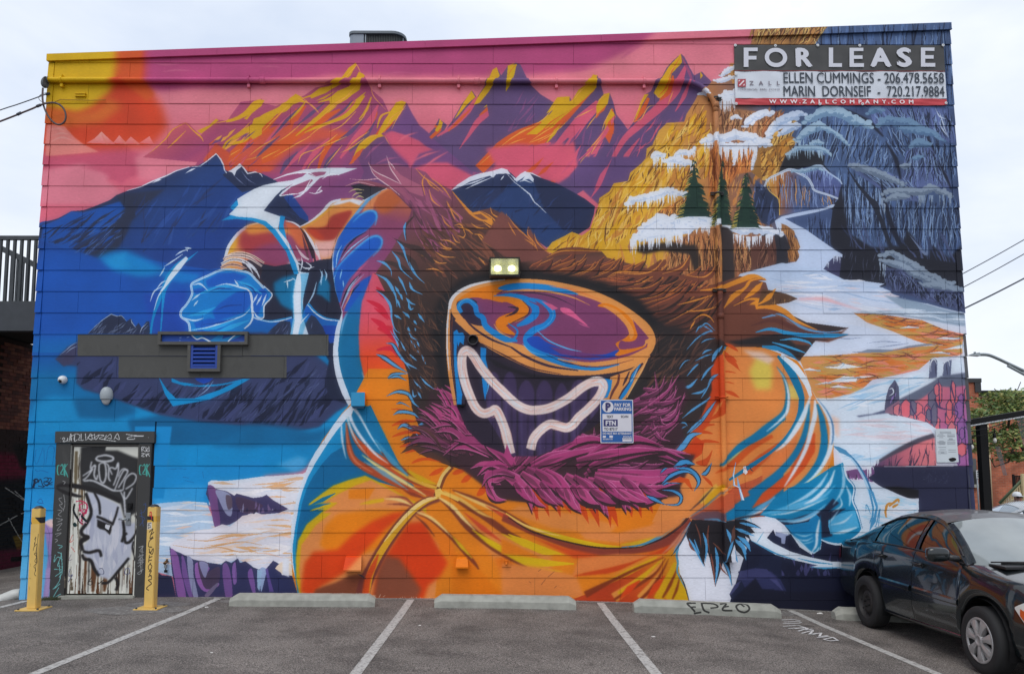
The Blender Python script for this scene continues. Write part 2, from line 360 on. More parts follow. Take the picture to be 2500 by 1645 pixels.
def mural_mountains(m):
 R1=[(236,170,44),(236,170,44),(232,140,50),(222,100,40),(214,84,30),(206,80,112),(120,66,116),(120,66,116)]
 # far left shoulder
 m.g('A0','1300,1430 1440,1330 1560,1180 1640,1125 1685,1112 1720,1125 1820,1235 1900,1150 1965,1080 2000,1092 2060,1100 2200,1040 2310,920 2380,900 2380,1700 1900,1700 1840,1480',(1700,1100),(2000,1560),[(196,84,100),(160,66,108),(206,84,100)])
 main='-120,930 0,915 60,905 90,940 200,965 290,930 380,855 430,880 455,872 560,800 700,760 790,720 860,620 925,573 965,660 1000,680 1020,730 1070,820 1130,870 1170,905 1225,1020 1290,935 1345,918 1385,935 1440,1040 1500,1140 1590,1215 1700,1290 1850,1390 2050,1560 2050,2000 -300,2000 -600,1600'
 m.g('A1',main,(300,800),(900,1600),[(168,70,108),(162,66,108),(128,66,118)])
 # hot pink + purple flanks to the right
 m.p('A1','1180,1230 1280,1170 1440,1150 1600,1260 2000,1560 2000,1900 1500,1900 1400,1480 1250,1340',(208,84,112),soft=8)
 m.p('A1','1385,935 1440,1040 1500,1140 1590,1215 1700,1290 1980,1500 1800,1440 1560,1330 1500,1280 1380,1230 1250,1190 1180,1210 1240,1150 1330,1060',(108,68,122),soft=4)
 m.p('A1','1500,1400 1700,1340 1850,1400 2000,1530 1990,1600 1760,1480 1600,1480 1420,1540',(112,68,120),soft=5)
 m.L('A1',[0,22,0],(222,104,124),'1420,1480 1560,1410 1700,1370','1500,1560 1640,1450 1780,1370','1290,1310 1380,1240 1500,1200',soft=2)
 # big yellow sunlit faces
 Y=['20,1000 40,940 60,905 100,915 70,960 0,1010 -60,1090 -90,1080','270,960 330,890 385,857 430,880 470,940 420,930 360,950 300,1010 230,1040 140,1020 250,980','760,740 790,720 860,620 925,573 895,660 880,690 850,715 800,740','935,720 945,680 985,668 1010,690 990,730','680,900 760,830 880,780 970,775 960,820 900,860 860,890 790,940 700,960','510,870 600,800 760,770 700,810 600,850 520,900','560,920 680,860 740,830 640,900','1220,1040 1290,935 1345,918 1385,935 1350,980 1300,1030 1260,1100 1210,1150 1230,1080','0,1080 120,1040 230,1020 100,1150 0,1270 -60,1300','450,1190 540,1080 680,990 760,960 640,1060 530,1150','860,960 960,880 1020,835 940,950 850,1010 780,1020','960,1320 1060,1240 1130,1222 1190,1240 1100,1270 1010,1350 960,1370']
 OR_=['0,1310 120,1180 330,1090 300,1130 210,1200 150,1280 60,1330','-60,1420 0,1290 160,1220 370,1110 300,1270 180,1370 60,1400','300,1100 380,990 480,960 400,1100 340,1130','40,1560 140,1460 350,1400 280,1480 140,1560','680,1300 740,1240 860,1190 760,1290','1100,1230 1160,1140 1280,1110 1190,1200','900,1420 970,1370 940,1430 880,1500']
 for d in OR_:m.p('A1',d,(214,84,36))
 for d in Y:m.p('A1',d,(210,160,14))
 m.setclip('A1',main);SC['M']=.5433;OR['M']=(380,110);SC['N']=.5433;OR['N']=(1040,110)
 OG,YE,HP,TH=(216,88,34),(214,164,12),(208,84,112),(238,168,62)
 m.p('M','300,560 420,430 560,380 700,360 860,390 800,560',(206,82,62),soft=16);m.p('M','520,560 640,460 800,420 900,440 820,580',(150,66,112),soft=14)
 for d,w,c in(('700,370 600,430 520,490 420,540',[10,50,60,30],OG),('450,410 400,450 340,510 300,570',[10,44,50,30],OG),('870,400 800,430 760,480 730,560',[6,24,26,10],OG),('570,300 500,370 430,440',[6,26,10],OG),('830,290 760,330 690,390',[8,32,12],OG),('1000,300 960,370 920,440',[6,22,6],OG),('620,300 560,370 480,460',[4,26,8],HP),('1000,270 960,350 900,420 830,510',[8,34,30,10],HP),('780,420 720,480 660,560',[6,26,10],HP),('700,440 640,500 580,560',[4,22,8],HP),('900,250 850,310 780,350',[4,18,4],HP),('650,280 590,340 520,420',[4,16,4],PUR),('760,260 700,310 640,360',[4,18,4],PUR),('885,250 840,300 780,340',[4,14,4],PUR),('935,330 880,390 810,440',[4,20,6],PUR),('990,340 940,420 870,480',[4,22,8],PUR),('560,410 500,460 440,520',[4,16,4],PUR),('640,480 590,530 560,580',[4,24,8],PUR),('1030,250 1010,290 1000,340',[6,22,6],VIO),('820,470 780,520 750,570',[4,24,10],PUR),('905,85 880,108 850,150 790,190 740,215 660,242',[8,26,24,20,14,4],YE),('925,125 905,175 850,230 800,265 740,320 690,360 630,410',[24,40,40,26,20,14,4],YE),('640,225 600,250 560,290 480,330 440,385 400,430 330,450 285,490',[26,34,26,26,20,14,14,4],YE),('475,250 440,272 400,312 340,340 260,346 205,392',[20,26,20,14,18,8],YE),('940,230 900,275 850,322 780,350 720,372 670,395',[6,22,20,12,12,4],YE),('970,235 948,292 915,335',[5,14,4],YE),('820,180 760,210 700,240',[4,18,5],YE),('850,200 790,240 730,260',[4,14,4],YE),('1112,256 1082,300 1040,352 1000,410',[20,46,34,10],YE),('1020,406 970,420 920,460 885,530',[8,26,24,8],YE),('1060,300 1015,320 995,375',[5,12,4],YE),('150,360 100,380 50,425 -10,465',[6,14,9,3],YE),('290,335 240,372 200,395',[8,14,4],YE),('680,250 640,300 600,340',[4,12,3],YE)):
  m.l('M',d,w,c)
 for d in('905,90 870,130 840,165','925,160 850,240 790,285 720,350','880,220 810,262 760,300','700,410 640,442 590,470 530,505','860,412 790,442 730,462','560,470 500,500 455,525','720,470 660,492 640,535','840,450 800,500 765,545','940,420 880,462 830,485','660,350 600,402 550,436','440,300 360,332 320,350','1125,270 1090,322 1060,380','800,350 740,372 680,420','960,260 930,330 880,370','640,240 700,270 735,304','600,270 540,330 470,400','540,420 470,460 420,500','900,300 840,360 780,392','480,340 420,392 380,440','230,380 170,430 110,470','140,365 80,420 20,460','960,390 900,430 860,470','380,470 330,500 300,530','760,470 700,530 680,560','1010,405 960,416 915,455','820,400 770,440 700,480'):m.l('M',d,[1.5,5,4,1],TH)
 m.setclip()
 for d in('430,880 520,960 590,1030','1060,780 1090,880 1200,1000','925,575 950,620 970,665','1120,1130 1150,1060 1180,1035 1225,1025','1190,1240 1230,1320 1250,1370','1180,1210 1230,1110 1260,1060 1380,985'):
  m.l('A1',d,[3,9,2],(232,150,80))
 m.setclip()
 m.L('A0',[2,14,3],(234,164,40),'1360,1395 1500,1270 1570,1180 1685,1118','1690,1118 1760,1190 1830,1250 1850,1290','1800,1195 1900,1150 1965,1082','1920,1130 2080,1095 2210,1040 2300,930','1520,1350 1600,1280 1690,1190','1990,1390 2060,1290 2180,1200 2290,1100')
 for d in('1790,1190 1900,1140 1965,1080 1990,1095 1930,1140 1830,1215','2060,1100 2200,1040 2310,920 2380,910 2380,960 2280,1040 2170,1090','2000,1380 2050,1290 2200,1180 2380,1080 2380,1130 2240,1210 2100,1290','2280,1250 2380,1160 2380,1220 2300,1270'):
  m.p('A0',d,(212,160,16))
 m.streaks('A0','1900,1200 2380,1130 2380,1500 1900,1500',30,140,(80,260),(8,30),[(112,66,120),(214,84,40),(206,84,112),(236,168,60)],jit=8)
 m.p('A0','1850,1450 1960,1300 2100,1400 2060,1480 2380,1430 2380,1700 1900,1700',(206,78,50),soft=4)
 m.streaks('A0','2050,1380 2380,1330 2380,1560 2100,1560',14,140,(80,200),(8,22),[(112,66,120),(206,84,112)],jit=8)
 # small purple hill with white thorns behind the shoulder
 m.p('A1','1000,1560 940,1430 1010,1350 1120,1255 1180,1240 1240,1330 1320,1430 1400,1500 1480,1800 900,1800',(108,66,112))
 m.L('A1',[0,26,0],(150,82,124),'1000,1460 1080,1360 1190,1280','1080,1510 1200,1450 1330,1430','1160,1600 1250,1500 1380,1500')
 m.p('A1','860,1500 930,1390 1000,1340 960,1420 900,1480',(214,90,40))
 # second range
 rA='1590,1215 1640,1160 1680,1080 1755,1140 1700,1240 1800,1100 1880,960 1980,825 2025,890 2090,790 2160,660 2205,615 2260,720 2320,600 2380,575 2420,590 2500,760 2600,860 2730,940 2800,1000 2700,1250 2300,1600 1980,1560 1660,1290'
 m.p('A1',rA,(94,70,114))
 for d,w,c in(('340,210 290,290 230,350 190,410 150,468',[10,34,26,14,2],HP),('230,235 190,295 130,360 50,412',[10,28,20,8],HP),('335,225 285,280 240,318',[6,20,5],OG),('200,290 150,340 100,390',[6,14,4],OG),('40,365 60,380 20,420',[10,20,14],OG),('440,180 400,270 330,380',[4,30,6],(124,72,118)),('470,220 430,300 390,360',[4,24,6],(124,72,118))):m.l('N',d,w,c)
 for d in('300,112 318,102 332,140 305,175 282,212 242,262 214,272 240,225 270,182','375,96 390,85 408,88 405,118 385,168 350,212 300,262 258,284 300,240 330,190 350,150','205,206 222,236 182,272 150,312 128,334 168,262','62,334 76,350 70,372 50,392 40,384 56,360'):m.p('N',d,YE)
 rB='0,1290 60,1260 230,1150 300,1090 380,1040 430,960 445,890 480,885 560,880 578,925 640,820 720,760 775,680 812,688 840,760 870,862 905,850 925,850 955,930 985,1045 1060,1140 1090,1182 1040,1280 900,1600 400,1900 -100,1700'
 m.p('A2','0,600 60,585 85,620 140,710 200,810 260,830 320,880 420,945 500,1000 300,1250 -100,1450 -200,900',(94,70,114))
 m.p('A2','0,600 30,590 78,590 60,680 30,760 -20,840',YEL)
 m.l('A2','5,690 30,640 70,600',[3,8,2],(214,100,40))
 m.streaks('A2','-50,900 150,760 350,900 200,1100 0,1200',12,118,(150,360),(10,30),[(132,76,124)],jit=6)
 m.p('A2',rB,(94,70,114))
 for d,c in(('0,1290 230,1150 380,1040 600,900 790,760 740,870 560,1080 430,1200 330,1310 150,1340 -100,1420',(210,82,38)),('240,1140 380,1040 445,960 575,920 640,870 730,800 790,750 780,830 700,910 600,1000 480,1130 400,1280 340,1310 440,1150 300,1180',YEL),('430,960 445,890 480,885 556,880 560,920 480,980 400,1050',YEL),('580,920 640,820 720,760 775,680 812,690 795,760 740,840 640,930',YEL),('535,1290 600,1160 720,1010 860,880 840,980 720,1120 620,1260 480,1400 380,1560 250,1560 420,1400',(214,88,116)),('805,950 850,880 925,850 905,950 850,980 800,1060',YEL),('800,1060 815,990 905,940 870,1010',(216,92,40)),('880,1100 945,980 975,1060 900,1200 830,1300 880,1180',(220,110,40)),('860,1260 910,1120 960,1100 965,1180 920,1310 880,1240',(214,84,40)),('680,1560 760,1400 870,1270 780,1460 730,1560',(214,88,116)),('150,1360 330,1330 470,1180 420,1320 250,1420 60,1560 -100,1560',(112,70,118)),('-100,1500 60,1400 260,1380 100,1480 0,1560',(212,80,44))):
  m.p('A2',d,c)
 m.p('A2','-200,1560 0,1450 200,1340 250,1400 420,1330 600,1300 540,1480 440,1640 60,1640 -200,1640',(216,88,112),soft=10)
 m.L('A2',[0,44,0],(212,80,40),'-60,1600 100,1440 220,1350','150,1640 280,1510 420,1380','260,1800 420,1640 520,1560')
 m.L('A2',[0,40,0],(110,70,120),'430,1620 600,1420 700,1340','560,1640 720,1450 800,1400','330,1600 420,1480 540,1370')
 for d,w,c in(('520,350 420,402 340,462 240,560',[14,44,60,50],OG),('620,340 540,400 450,455',[5,22,6],OG),('700,260 620,330 560,380',[5,14,4],OG),('770,255 700,330 640,400 570,480',[14,46,44,30],HP),('850,320 800,400 740,480 680,570',[8,24,22,14],HP),('560,440 480,480 400,560',[8,44,40],HP),('640,420 590,480 540,560',[8,24,16],PUR),('480,450 420,480 370,500',[3,16,3],PUR),('775,295 770,315 764,330',[10,14,3],OG),('840,290 820,340 840,400',[6,22,8],OG)):m.l('N',d,w,c)
 for d in('752,136 768,136 766,192 722,242 662,284 602,312 560,352 500,402 450,404 520,350 580,290 640,270 690,210 730,180','586,242 646,234 642,266 590,284 540,310','775,250 800,222 826,216 816,266 790,292 767,312','830,290 850,315 820,345 800,390 812,330'):m.p('N',d,YE)
 for d in('700,270 640,320 570,380','640,300 560,350 490,420','760,200 700,260 640,300','600,330 540,380 500,400','560,390 500,430 460,440'):m.l('N',d,[1,6,1],OG)
 for d in('640,340 570,400 500,440','500,360 400,410 340,455','780,300 740,350 720,380','800,390 760,440 720,480','450,420 400,436 370,450','240,540 310,480 370,430','740,480 700,520 690,545'):m.l('N',d,[1,5,1],TH)
 m.L('A2',[2,10,2],(238,172,70),'0,1285 120,1200 240,1145','240,1140 330,1080 430,960','580,930 660,830 740,760','200,1290 330,1200 420,1150','190,1300 300,1260 400,1210','600,1080 700,1030 780,990','810,950 850,890 920,850','700,1490 780,1350 850,1250','850,1200 880,1110 940,990')
 m.streaks('A2','600,1100 860,1010 900,1300 700,1500 500,1450',12,118,(150,420),(8,30),[(214,88,116),(130,74,122)],jit=6)
 m.streaks('A2','960,1100 1060,1180 960,1500 850,1560',6,118,(150,360),(8,20),[(130,74,122)],jit=6)
 rC='1090,1180 1140,1110 1200,960 1235,870 1300,830 1330,760 1400,700 1440,620 1500,555 1570,495 1600,520 1650,620 1690,690 1760,655 1800,700 1850,750 1900,800 1600,1300 1100,1700 850,1700 960,1420'
 m.p('A2',rC,(94,70,114))
 for d,w,c in(('1170,90 1120,200 1050,280 960,360 880,440 790,610',[10,50,44,36,26,10],HP),('1190,150 1160,230 1120,300',[4,20,4],HP),('1000,240 970,300 935,350',[14,22,6],OG),('1110,140 1090,210 1050,250',[8,26,8],OG),('1150,60 1180,120 1200,180',[4,14,8],VIO),('1130,230 1060,330 990,420',[4,16,4],PUR),('960,420 900,500 860,580',[4,24,10],HP)):m.l('N',d,w,c)
 for d in('1145,42 1150,82 1104,130 1086,200 1052,242 1022,218 1060,150 1092,98','1000,222 975,262 950,320 936,346 962,260 982,224','1232,122 1244,140 1232,156'):m.p('N',d,YE)
 for d in('1140,60 1110,110 1090,160','1100,130 1080,190 1040,235','1000,226 980,280 950,325'):m.l('N',d,[1,6,1],OG)
 m.L('A2',[2,9,2],(238,172,70),'1130,1120 1200,960 1240,860','1140,1110 1210,1080 1270,980 1330,960','1450,960 1480,880 1500,830','1330,830 1370,890 1440,840','1440,720 1500,620 1550,600')
 m.streaks('A2','1250,1100 1600,900 1650,1050 1300,1400 1050,1560',18,120,(120,360),(8,22),[(134,76,124),(214,88,116)],jit=7)
 m.p('B2','-120,160 60,130 200,60 420,-80 600,-200 640,60 460,180 380,150 160,70 60,140',(216,88,112),soft=6)
 m.p('B2','-200,-140 100,-180 330,-160 500,-200 560,-60 380,140 160,60 -60,120',(214,86,112),soft=10)
 m.p('B2','560,110 700,-60 1240,-60 1120,100 820,370 700,260',(96,70,118),soft=3)
 m.L('B2',[0,40,0],(214,80,40),'100,130 230,40 330,-60','260,120 330,60 420,-20')
 m.L('B2',[0,34,0],(206,84,116),'740,330 830,190 950,-60','780,240 850,110 900,20','470,110 560,10 600,-40')
def mural_navy(m):
# left: blue field and the dark mountain
 m.g('P','60,560 105,542 400,480 640,590 730,560 760,640 900,700 900,1120 40,1120',(0,560),(0,1040),[(22,66,142),(16,78,168),(12,84,178),(4,116,176),(6,140,200)])
 mt='330,640 380,560 440,525 540,490 650,430 760,420 880,380 1000,330 1060,285 1180,235 1290,205 1420,150 1520,110 1620,60 1740,25 1800,20 1870,-20 1960,-90 2010,-30 2050,60 2080,70 2140,30 2180,5 2240,60 2270,95 2330,75 2380,90 2500,150 2640,260 2800,480 2850,1000 2380,900 1900,960 1300,860 900,850 400,700'
 m.g('B0',mt,(1100,300),(1500,900),[(32,46,82),(30,60,118),(26,62,130),(24,60,134)])
 m.p('B0','380,700 390,560 540,500 650,430 760,440 900,400 1100,340 1150,420 1080,560 1000,640 880,760 760,820 500,740',(20,78,164),soft=3)
 m.p('B0','1050,290 1250,260 1500,230 1380,330 1200,520 1150,640 1080,760 900,860 640,760 800,680 960,600 1080,470 1140,400',(38,46,72),soft=6)
 m.streaks('B0','390,560 900,400 1150,400 1150,640 900,850 640,760 400,700',60,146,(120,420),(10,34),[(36,44,72),(36,44,72),(22,74,158),(30,50,96)],jit=5,bend=8)
 m.streaks('B0','600,640 1150,400 1150,640 900,850 640,800',30,140,(80,300),(4,9),[(72,106,170),(60,92,156)],jit=6,bend=8)
 m.streaks('B0','1200,300 2000,20 2300,250 2000,600 1300,800',46,130,(150,500),(10,34),[(34,52,100),(32,66,132),(38,74,146),(34,46,84)],jit=9,bend=10)
 m.p('B0','2020,100 2140,30 2185,5 2240,70 2330,75 2500,150 2640,260 2560,320 2380,220 2200,260',DNV)
 m.L('B0',[0,9,0],(120,130,168),'2120,100 2170,150 2230,200','2190,60 2250,140 2330,190','2270,110 2330,150 2380,200')
 m.L('B0',[4,14,6],WHT,'1150,245 1290,205 1400,155 1500,115 1600,65 1720,28','1740,28 1820,22 1880,-20 1965,-90 2005,-40 2030,10 2040,60 2060,85','2075,70 2130,45 2180,2 2215,40 2250,90 2320,75 2370,95 2385,120',sm=0)
 m.L('B0',[0,18,0],WHT,'1380,180 1440,150 1470,145','1680,90 1740,55 1780,40')
 m.p('B0','2080,70 2180,0 2200,20 2150,60 2130,110 2110,80',WHT)
 m.p('B1','-20,90 40,80 80,130 150,180 60,200 -20,160',DNV)
 # dark slope behind the lightning and arm
 m.p('B1','60,430 180,280 260,290 340,400 420,490 500,530 430,600 200,560',DNV)
 m.streaks('B1','100,420 220,300 420,500 300,560',16,40,(60,220),(4,10),[(50,62,110),(24,34,62)],jit=10)
 # cyan glow
 m.p('B0','880,850 1000,800 1150,790 1250,830 1400,900 1500,950 1420,1010 1250,1040 1080,1030 980,960',(0,128,200),soft=14)
 m.p('B0','940,890 1060,820 1160,800 1130,860 1200,930 1050,960',(16,140,206),soft=9)
 m.p('B0','1400,960 1600,970 1830,1000 1750,1070 1650,1080 1500,1040',(6,116,196),soft=10)
 m.p('B0','380,760 900,860 1000,960 1500,1100 1700,1500 360,1560',(16,80,172),soft=14)
 m.p('B0','1300,1180 1700,1150 1700,1560 1400,1560',(24,70,168),soft=12)
 # little ridges above the boards
 r='800,1540 860,1480 930,1420 1010,1360 1060,1380 1105,1375 1150,1430 1190,1400 1230,1480 1260,1440 1290,1490 1330,1430 1358,1425 1365,1545'
 m.p('B0',r,(36,44,70))
 m.streaks('B0',r,34,130,(40,130),(5,11),[(108,122,152),(84,96,132)],jit=12,bend=20)
 m.L('B0',[2,8,3],(170,184,206),'805,1535 870,1470 940,1410 1010,1362 1060,1380 1105,1375 1150,1425','1190,1405 1200,1440 1240,1490','1270,1540 1290,1490 1340,1440',sm=0)
 r='100,1560 180,1480 250,1420 330,1430 340,1500 480,1430 520,1370 560,1390 640,1500 680,1560'
 m.p('B1',r,(38,46,72));m.streaks('B1',r,20,125,(40,130),(5,11),[(84,96,132),(60,70,104)],jit=12)
 # slate mountain under the vent
 m.g('P','60,860 330,860 330,1100 40,1100',(0,862),(0,1060),[(10,84,170),(0,104,160),(0,110,170),(4,132,194)])
 m.p('C0','320,680 480,620 700,640 760,700 900,790 1180,800 1170,930 520,940 400,900 320,860',(8,134,194),soft=12)
 m.p('C0','660,640 980,600 1150,680 1250,760 1050,830 720,820',(0,92,142),soft=12)
 sl='C0'
 m.p(sl,'1160,840 1500,780 2380,860 2380,1060 1400,1060 1200,950',(0,92,142),soft=10)
 m.p(sl,'540,260 620,170 700,130 720,60 2380,40 2700,100 3050,400 3160,700 3060,760 2900,900 2700,940 2380,900 1800,850 1450,790 1250,720 1050,650 900,600 760,560 690,500 700,350 560,330',SLT,soft=5)
 m.p('C0','500,280 540,250 620,180 690,140 700,230 650,330 580,350',(60,60,92),soft=4)
 m.L('C0',[2,9,3],(150,166,196),'550,245 610,195 650,160 700,130','600,230 650,190 700,165')
 m.streaks(sl,'700,280 1060,260 1060,450 1450,460 2380,460 2800,260 3100,500 3050,740 2700,900 1900,830 1400,760 900,580 700,500',170,128,(110,380),(14,54),[(22,28,54),(22,28,54),(28,36,64),(60,68,112)],jit=6,bend=9)
 m.streaks(sl,'1500,480 2380,460 2800,260 3100,500 3050,740 2700,880 1900,800',70,130,(70,220),(4,8),[(84,96,138),(70,82,124)],jit=8,bend=9)
 m.p('C1','560,60 720,60 740,140 740,260 770,480 830,640 840,690 700,640 640,520 680,300',(26,34,60),soft=4)
 m.p('C1','620,-20 760,-20 740,130 690,140',(16,64,160))
 m.p('C1','-60,880 100,880 300,900 520,940 700,900 820,780 760,880 640,1010 520,1200 300,1300 -60,1250 -400,1100',(2,100,152),soft=12)
 m.p('C1','-800,1080 -60,1080 300,1060 600,1040 480,1260 420,1300 0,1350 -800,1350',(4,134,196),soft=12)
 m.p('C1','200,1240 300,1200 400,1160 480,1180 460,1260 360,1300',(70,160,214),soft=10)
 m.p('C0','1380,1250 1900,1260 2400,1200 2380,1500 1500,1700 1370,1600',(12,134,200),soft=10)
 m.p('C0','1400,1480 1700,1420 1880,1430 1850,1560 1600,1600 1400,1600',(40,150,214),soft=10)
 # left strip beside the door
 m.g('P','40,1060 145,1060 145,1480 40,1480',(0,1080),(0,1480),[(4,128,190),(14,134,200),(40,148,214),(84,172,220),(100,170,216)])
 m.p('D0','410,270 500,240 510,340 480,700 440,980 390,980 440,560 400,320',(150,122,178),soft=3)
 m.p('D0','400,270 450,245 500,240 505,320 460,320',(226,190,186),soft=2)
 m.L('D0',[3,6,3],(110,96,150),'410,290 440,340 450,400 440,560 460,700 450,850')
 m.p('D0','420,700 470,680 440,980 410,980',(170,140,190),soft=3)
 m.L('C0',4,(16,84,150),'330,1100 320,1200 340,1230 380,1120 390,1080','400,1080 405,1200 400,1240','420,1230 440,1090 480,1070 500,1120','500,1075 480,1240','320,1280 340,1300 380,1290 440,1310')
 m.L('C0',[22,14,10],(18,22,44),'305,1450 318,1390 310,1380 330,1368 350,1385 320,1410',sm=1)
 m.L('C0',7,(18,22,44),'350,1400 370,1370 390,1420 400,1440 350,1430','400,1360 430,1355 440,1380 400,1400 430,1430 450,1400 400,1390','440,1360 470,1365 445,1410 480,1420','400,1435 480,1395')
 m.L('D0',4,(30,70,140),'340,90 370,60 390,95 345,95','360,100 400,100')
 # centre navy peaks
 m.p('B1','1785,245 1850,190 1960,120 2030,95 2170,65 2250,45 2300,55 2380,130 2440,200 2600,300 2740,420 2700,700 2400,650 2150,480 1950,440',(36,48,86))
 m.p('B2','-80,60 0,100 60,150 150,80 195,85 300,130 440,180 560,240 700,320 790,390 780,460 740,580 640,640 350,760 -40,480',(32,42,76))
 m.p('B2','60,160 190,90 240,180 330,420 500,600 640,640 350,760 0,480 -200,400',(34,58,106),soft=4)
 m.streaks('B2','60,170 560,240 780,420 640,640 360,740 60,480',30,135,(80,260),(6,22),[(28,38,70),(44,62,112)],jit=14)
 m.streaks('B1','1850,250 2200,120 2380,200 2380,500 2000,430',24,130,(80,260),(6,22),[(28,44,84),(40,62,112)],jit=12)
 m.p('B1','1785,245 1850,190 1960,120 2030,95 2170,65 2250,40 2300,55 2330,100 2290,90 2200,95 2170,130 2140,110 2040,140 1960,165 1900,200',WHT)
 m.L('B1',[2,14,3],WHT,'1920,230 2030,180 2160,125','1900,200 2000,170 2100,130','2240,150 2270,110','2330,100 2370,140 2390,170')
 m.p('B2','55,150 110,95 155,70 200,88 235,140 230,170 190,140 130,150 150,120 90,160',WHT)
 m.L('B2',[2,13,3],WHT,'100,165 150,150 215,175','-20,80 60,170 140,230 200,280 240,350 300,400 350,450','160,75 220,90 300,128',sm=0)
def mural_rocks(m):
 rk='2260,250 2290,230 4800,0 4800,3000 2600,3000 900,2500 340,2280 400,2200 520,2140 580,2105 670,2140 745,2088 780,2010 795,1930 820,1870 830,1800 920,1740 960,1668 1090,1648 1110,1568 1210,1488 1250,1440 1260,1350 1310,1320 1370,1190 1440,1120 1600,1110 1620,1040 1690,930 1720,870 1840,760 1850,740 1960,710 1910,680 2040,600 2200,450'
 m.g('A2',rk,(1100,1400),(2900,1300),[(214,160,40),(212,156,60),(196,132,70),(150,100,74),(92,84,100),(72,86,122),(66,82,120)])
 DB,LY=(92,56,30),(236,192,84)
 Yl='345,780 400,720 580,615 670,650 745,600 800,430 830,310 920,250 960,180 1090,160 1110,80 1250,-40 1310,-170 1440,-370 1600,-380 1720,-620 1800,-560 1880,-300 1880,80 1500,300 1300,500 1000,720 800,820'
 m.streaks('B2',Yl,170,114,(90,300),(20,54),[(208,144,32),(226,170,50),(200,130,54),(232,184,92),(220,164,26)],jit=9,tip=(.3,1,.2))
 m.streaks('B2',Yl,150,114,(70,280),(7,16),[DB,(122,76,34),(140,86,36)],jit=11,bend=24)
 m.streaks('B2',Yl,150,114,(60,220),(7,15),[LY,(242,208,116),(234,186,66)],jit=10,bend=24)
 Br='800,820 1000,720 1300,480 1500,320 1880,80 1880,-300 1960,-420 2050,-500 2300,-560 2600,-560 2640,-300 2500,-100 2420,200 2400,1050 2000,1100 1700,1120 900,960'
 m.streaks('B2',Br,170,100,(70,260),(20,50),[(186,122,70),(164,106,72),(198,126,66),(140,92,66),(206,134,56)],jit=13,tip=(.3,1,.2))
 m.streaks('B2',Br,60,97,(80,280),(8,17),[(72,46,34),(96,62,42),(66,44,34)],jit=8,bend=20)
 m.streaks('B2',Br,170,100,(50,200),(6,13),[(214,156,92),(196,140,84),(226,160,80)],jit=8,bend=20)
 SC['K']=.6136;OR['K']=(1640,230)
 def rock(A,B,n,base,dk,lt,w=(7,17),poly=1):
  if poly:P_=A.split()+B.split()[::-1];m.p('K',' '.join(P_),base,soft=1.5)
  m.drape('K',A,B,n,w,[tuple(int(c*f)for c in base)for f in(.82,1.12,.95,1.2)],10,(.4,1));m.drape('K',A,B,int(n*1.1),(2.2,6),[dk],12,(.3,.9));m.drape('K',A,B,int(n*.8),(1.5,4),[lt],10,(.2,.7))
 BD,BL_=(30,38,60),(132,158,196)
 bl=[(74,96,136),(84,98,144),(64,84,122),(58,72,106)]
 m.p('K','380,-40 1200,-120 1200,900 620,620 640,300 420,260',(60,76,112),soft=6)
 for A,B,n,c in(('380,-300 600,-300 900,-300 1160,-300','420,60 600,60 900,60 1120,60',60,0),('770,40 880,50 1000,50 1100,60','830,150 950,170 1060,190 1120,200',40,1),('520,110 600,66 700,86 790,130 850,180 880,240','480,250 600,310 700,300 790,320 850,330 880,330',60,0),('830,120 900,106 1000,140 1080,180 1130,215','880,260 960,280 1030,320 1090,340 1130,350',46,2),('940,225 980,186 1030,205 1060,270','910,350 970,380 1040,370 1110,380',34,1),('650,300 720,270 830,335 850,400','660,620 740,650 850,610 880,640',70,0),('835,420 900,378 1000,388 1110,388 1135,440','860,570 920,650 1000,690 1100,670 1150,650',66,2),('700,270 800,290 930,340','850,380 900,420 980,430',30,1)):
  rock(A,B,n,bl[c],BD,BL_)
 for d,w in(('830,340 850,440 880,540 930,640',[6,16,22,20]),('850,190 890,260 910,340',[4,18,8]),('1000,150 1030,200 1050,240',[2,8,3]),('690,60 780,110 840,170',[3,18,6]),('1060,270 1090,330 1110,380',[3,14,6]),('650,440 640,520 660,620',[10,24,40]),('830,440 840,480 850,560',[4,8,4])):
  m.l('K',d,w,(26,30,46),soft=1.5)
 YB,OB=(196,136,66),(190,112,58)
 rock('350,-300 640,-300','310,-185 560,-185',44,(168,120,70),(84,54,42),(236,206,124))
 rock('230,-120 330,-120 450,-120','240,-40 330,-30 440,-40',30,YB,(96,58,40),(240,206,130))
 rock('190,40 250,60 330,70 400,80 440,60','180,190 240,180 300,170 370,190 420,140',34,(166,114,78),(84,52,40),(218,168,112));rock('150,190 200,200 260,200 330,230','150,400 200,400 260,320 320,310',34,OB,(110,56,34),(232,166,84));rock('370,190 430,130 500,100','320,310 390,310 440,240',30,(190,140,62),(84,54,30),(228,184,96),(8,20))
 rock('250,570 330,560 412,572','250,735 330,725 405,690',40,(146,92,64),(66,42,34),(206,150,96));rock('-10,600 60,560 110,540 178,536','-20,740 60,760 110,760 180,770',44,(158,100,62),(70,44,34),(210,150,90));rock('330,340 370,370 390,420','340,470 380,500 415,480',18,(66,78,116),BD,(110,128,170));rock('-60,470 0,440 60,400','-90,560 -20,540 40,480',24,(190,118,56),(96,56,34),(236,180,90))
 m.L('A3',[0,14,3],(190,204,224),'1570,980 1610,1060 1670,1085','1600,1100 1640,1180 1690,1250','1610,1020 1640,1120 1680,1230')
 # dark bottom of the cliff and the ravines
 m.p('B3','620,420 720,200 760,480 800,640 1000,760 1150,760 1060,500 1050,400 1110,560 1170,740 1260,760 1320,600 1500,850 1540,740 1700,860 1800,740 1830,1140 1500,1040 1060,1120 780,1080 560,970 660,840 730,820 620,740',(30,32,44),soft=5)
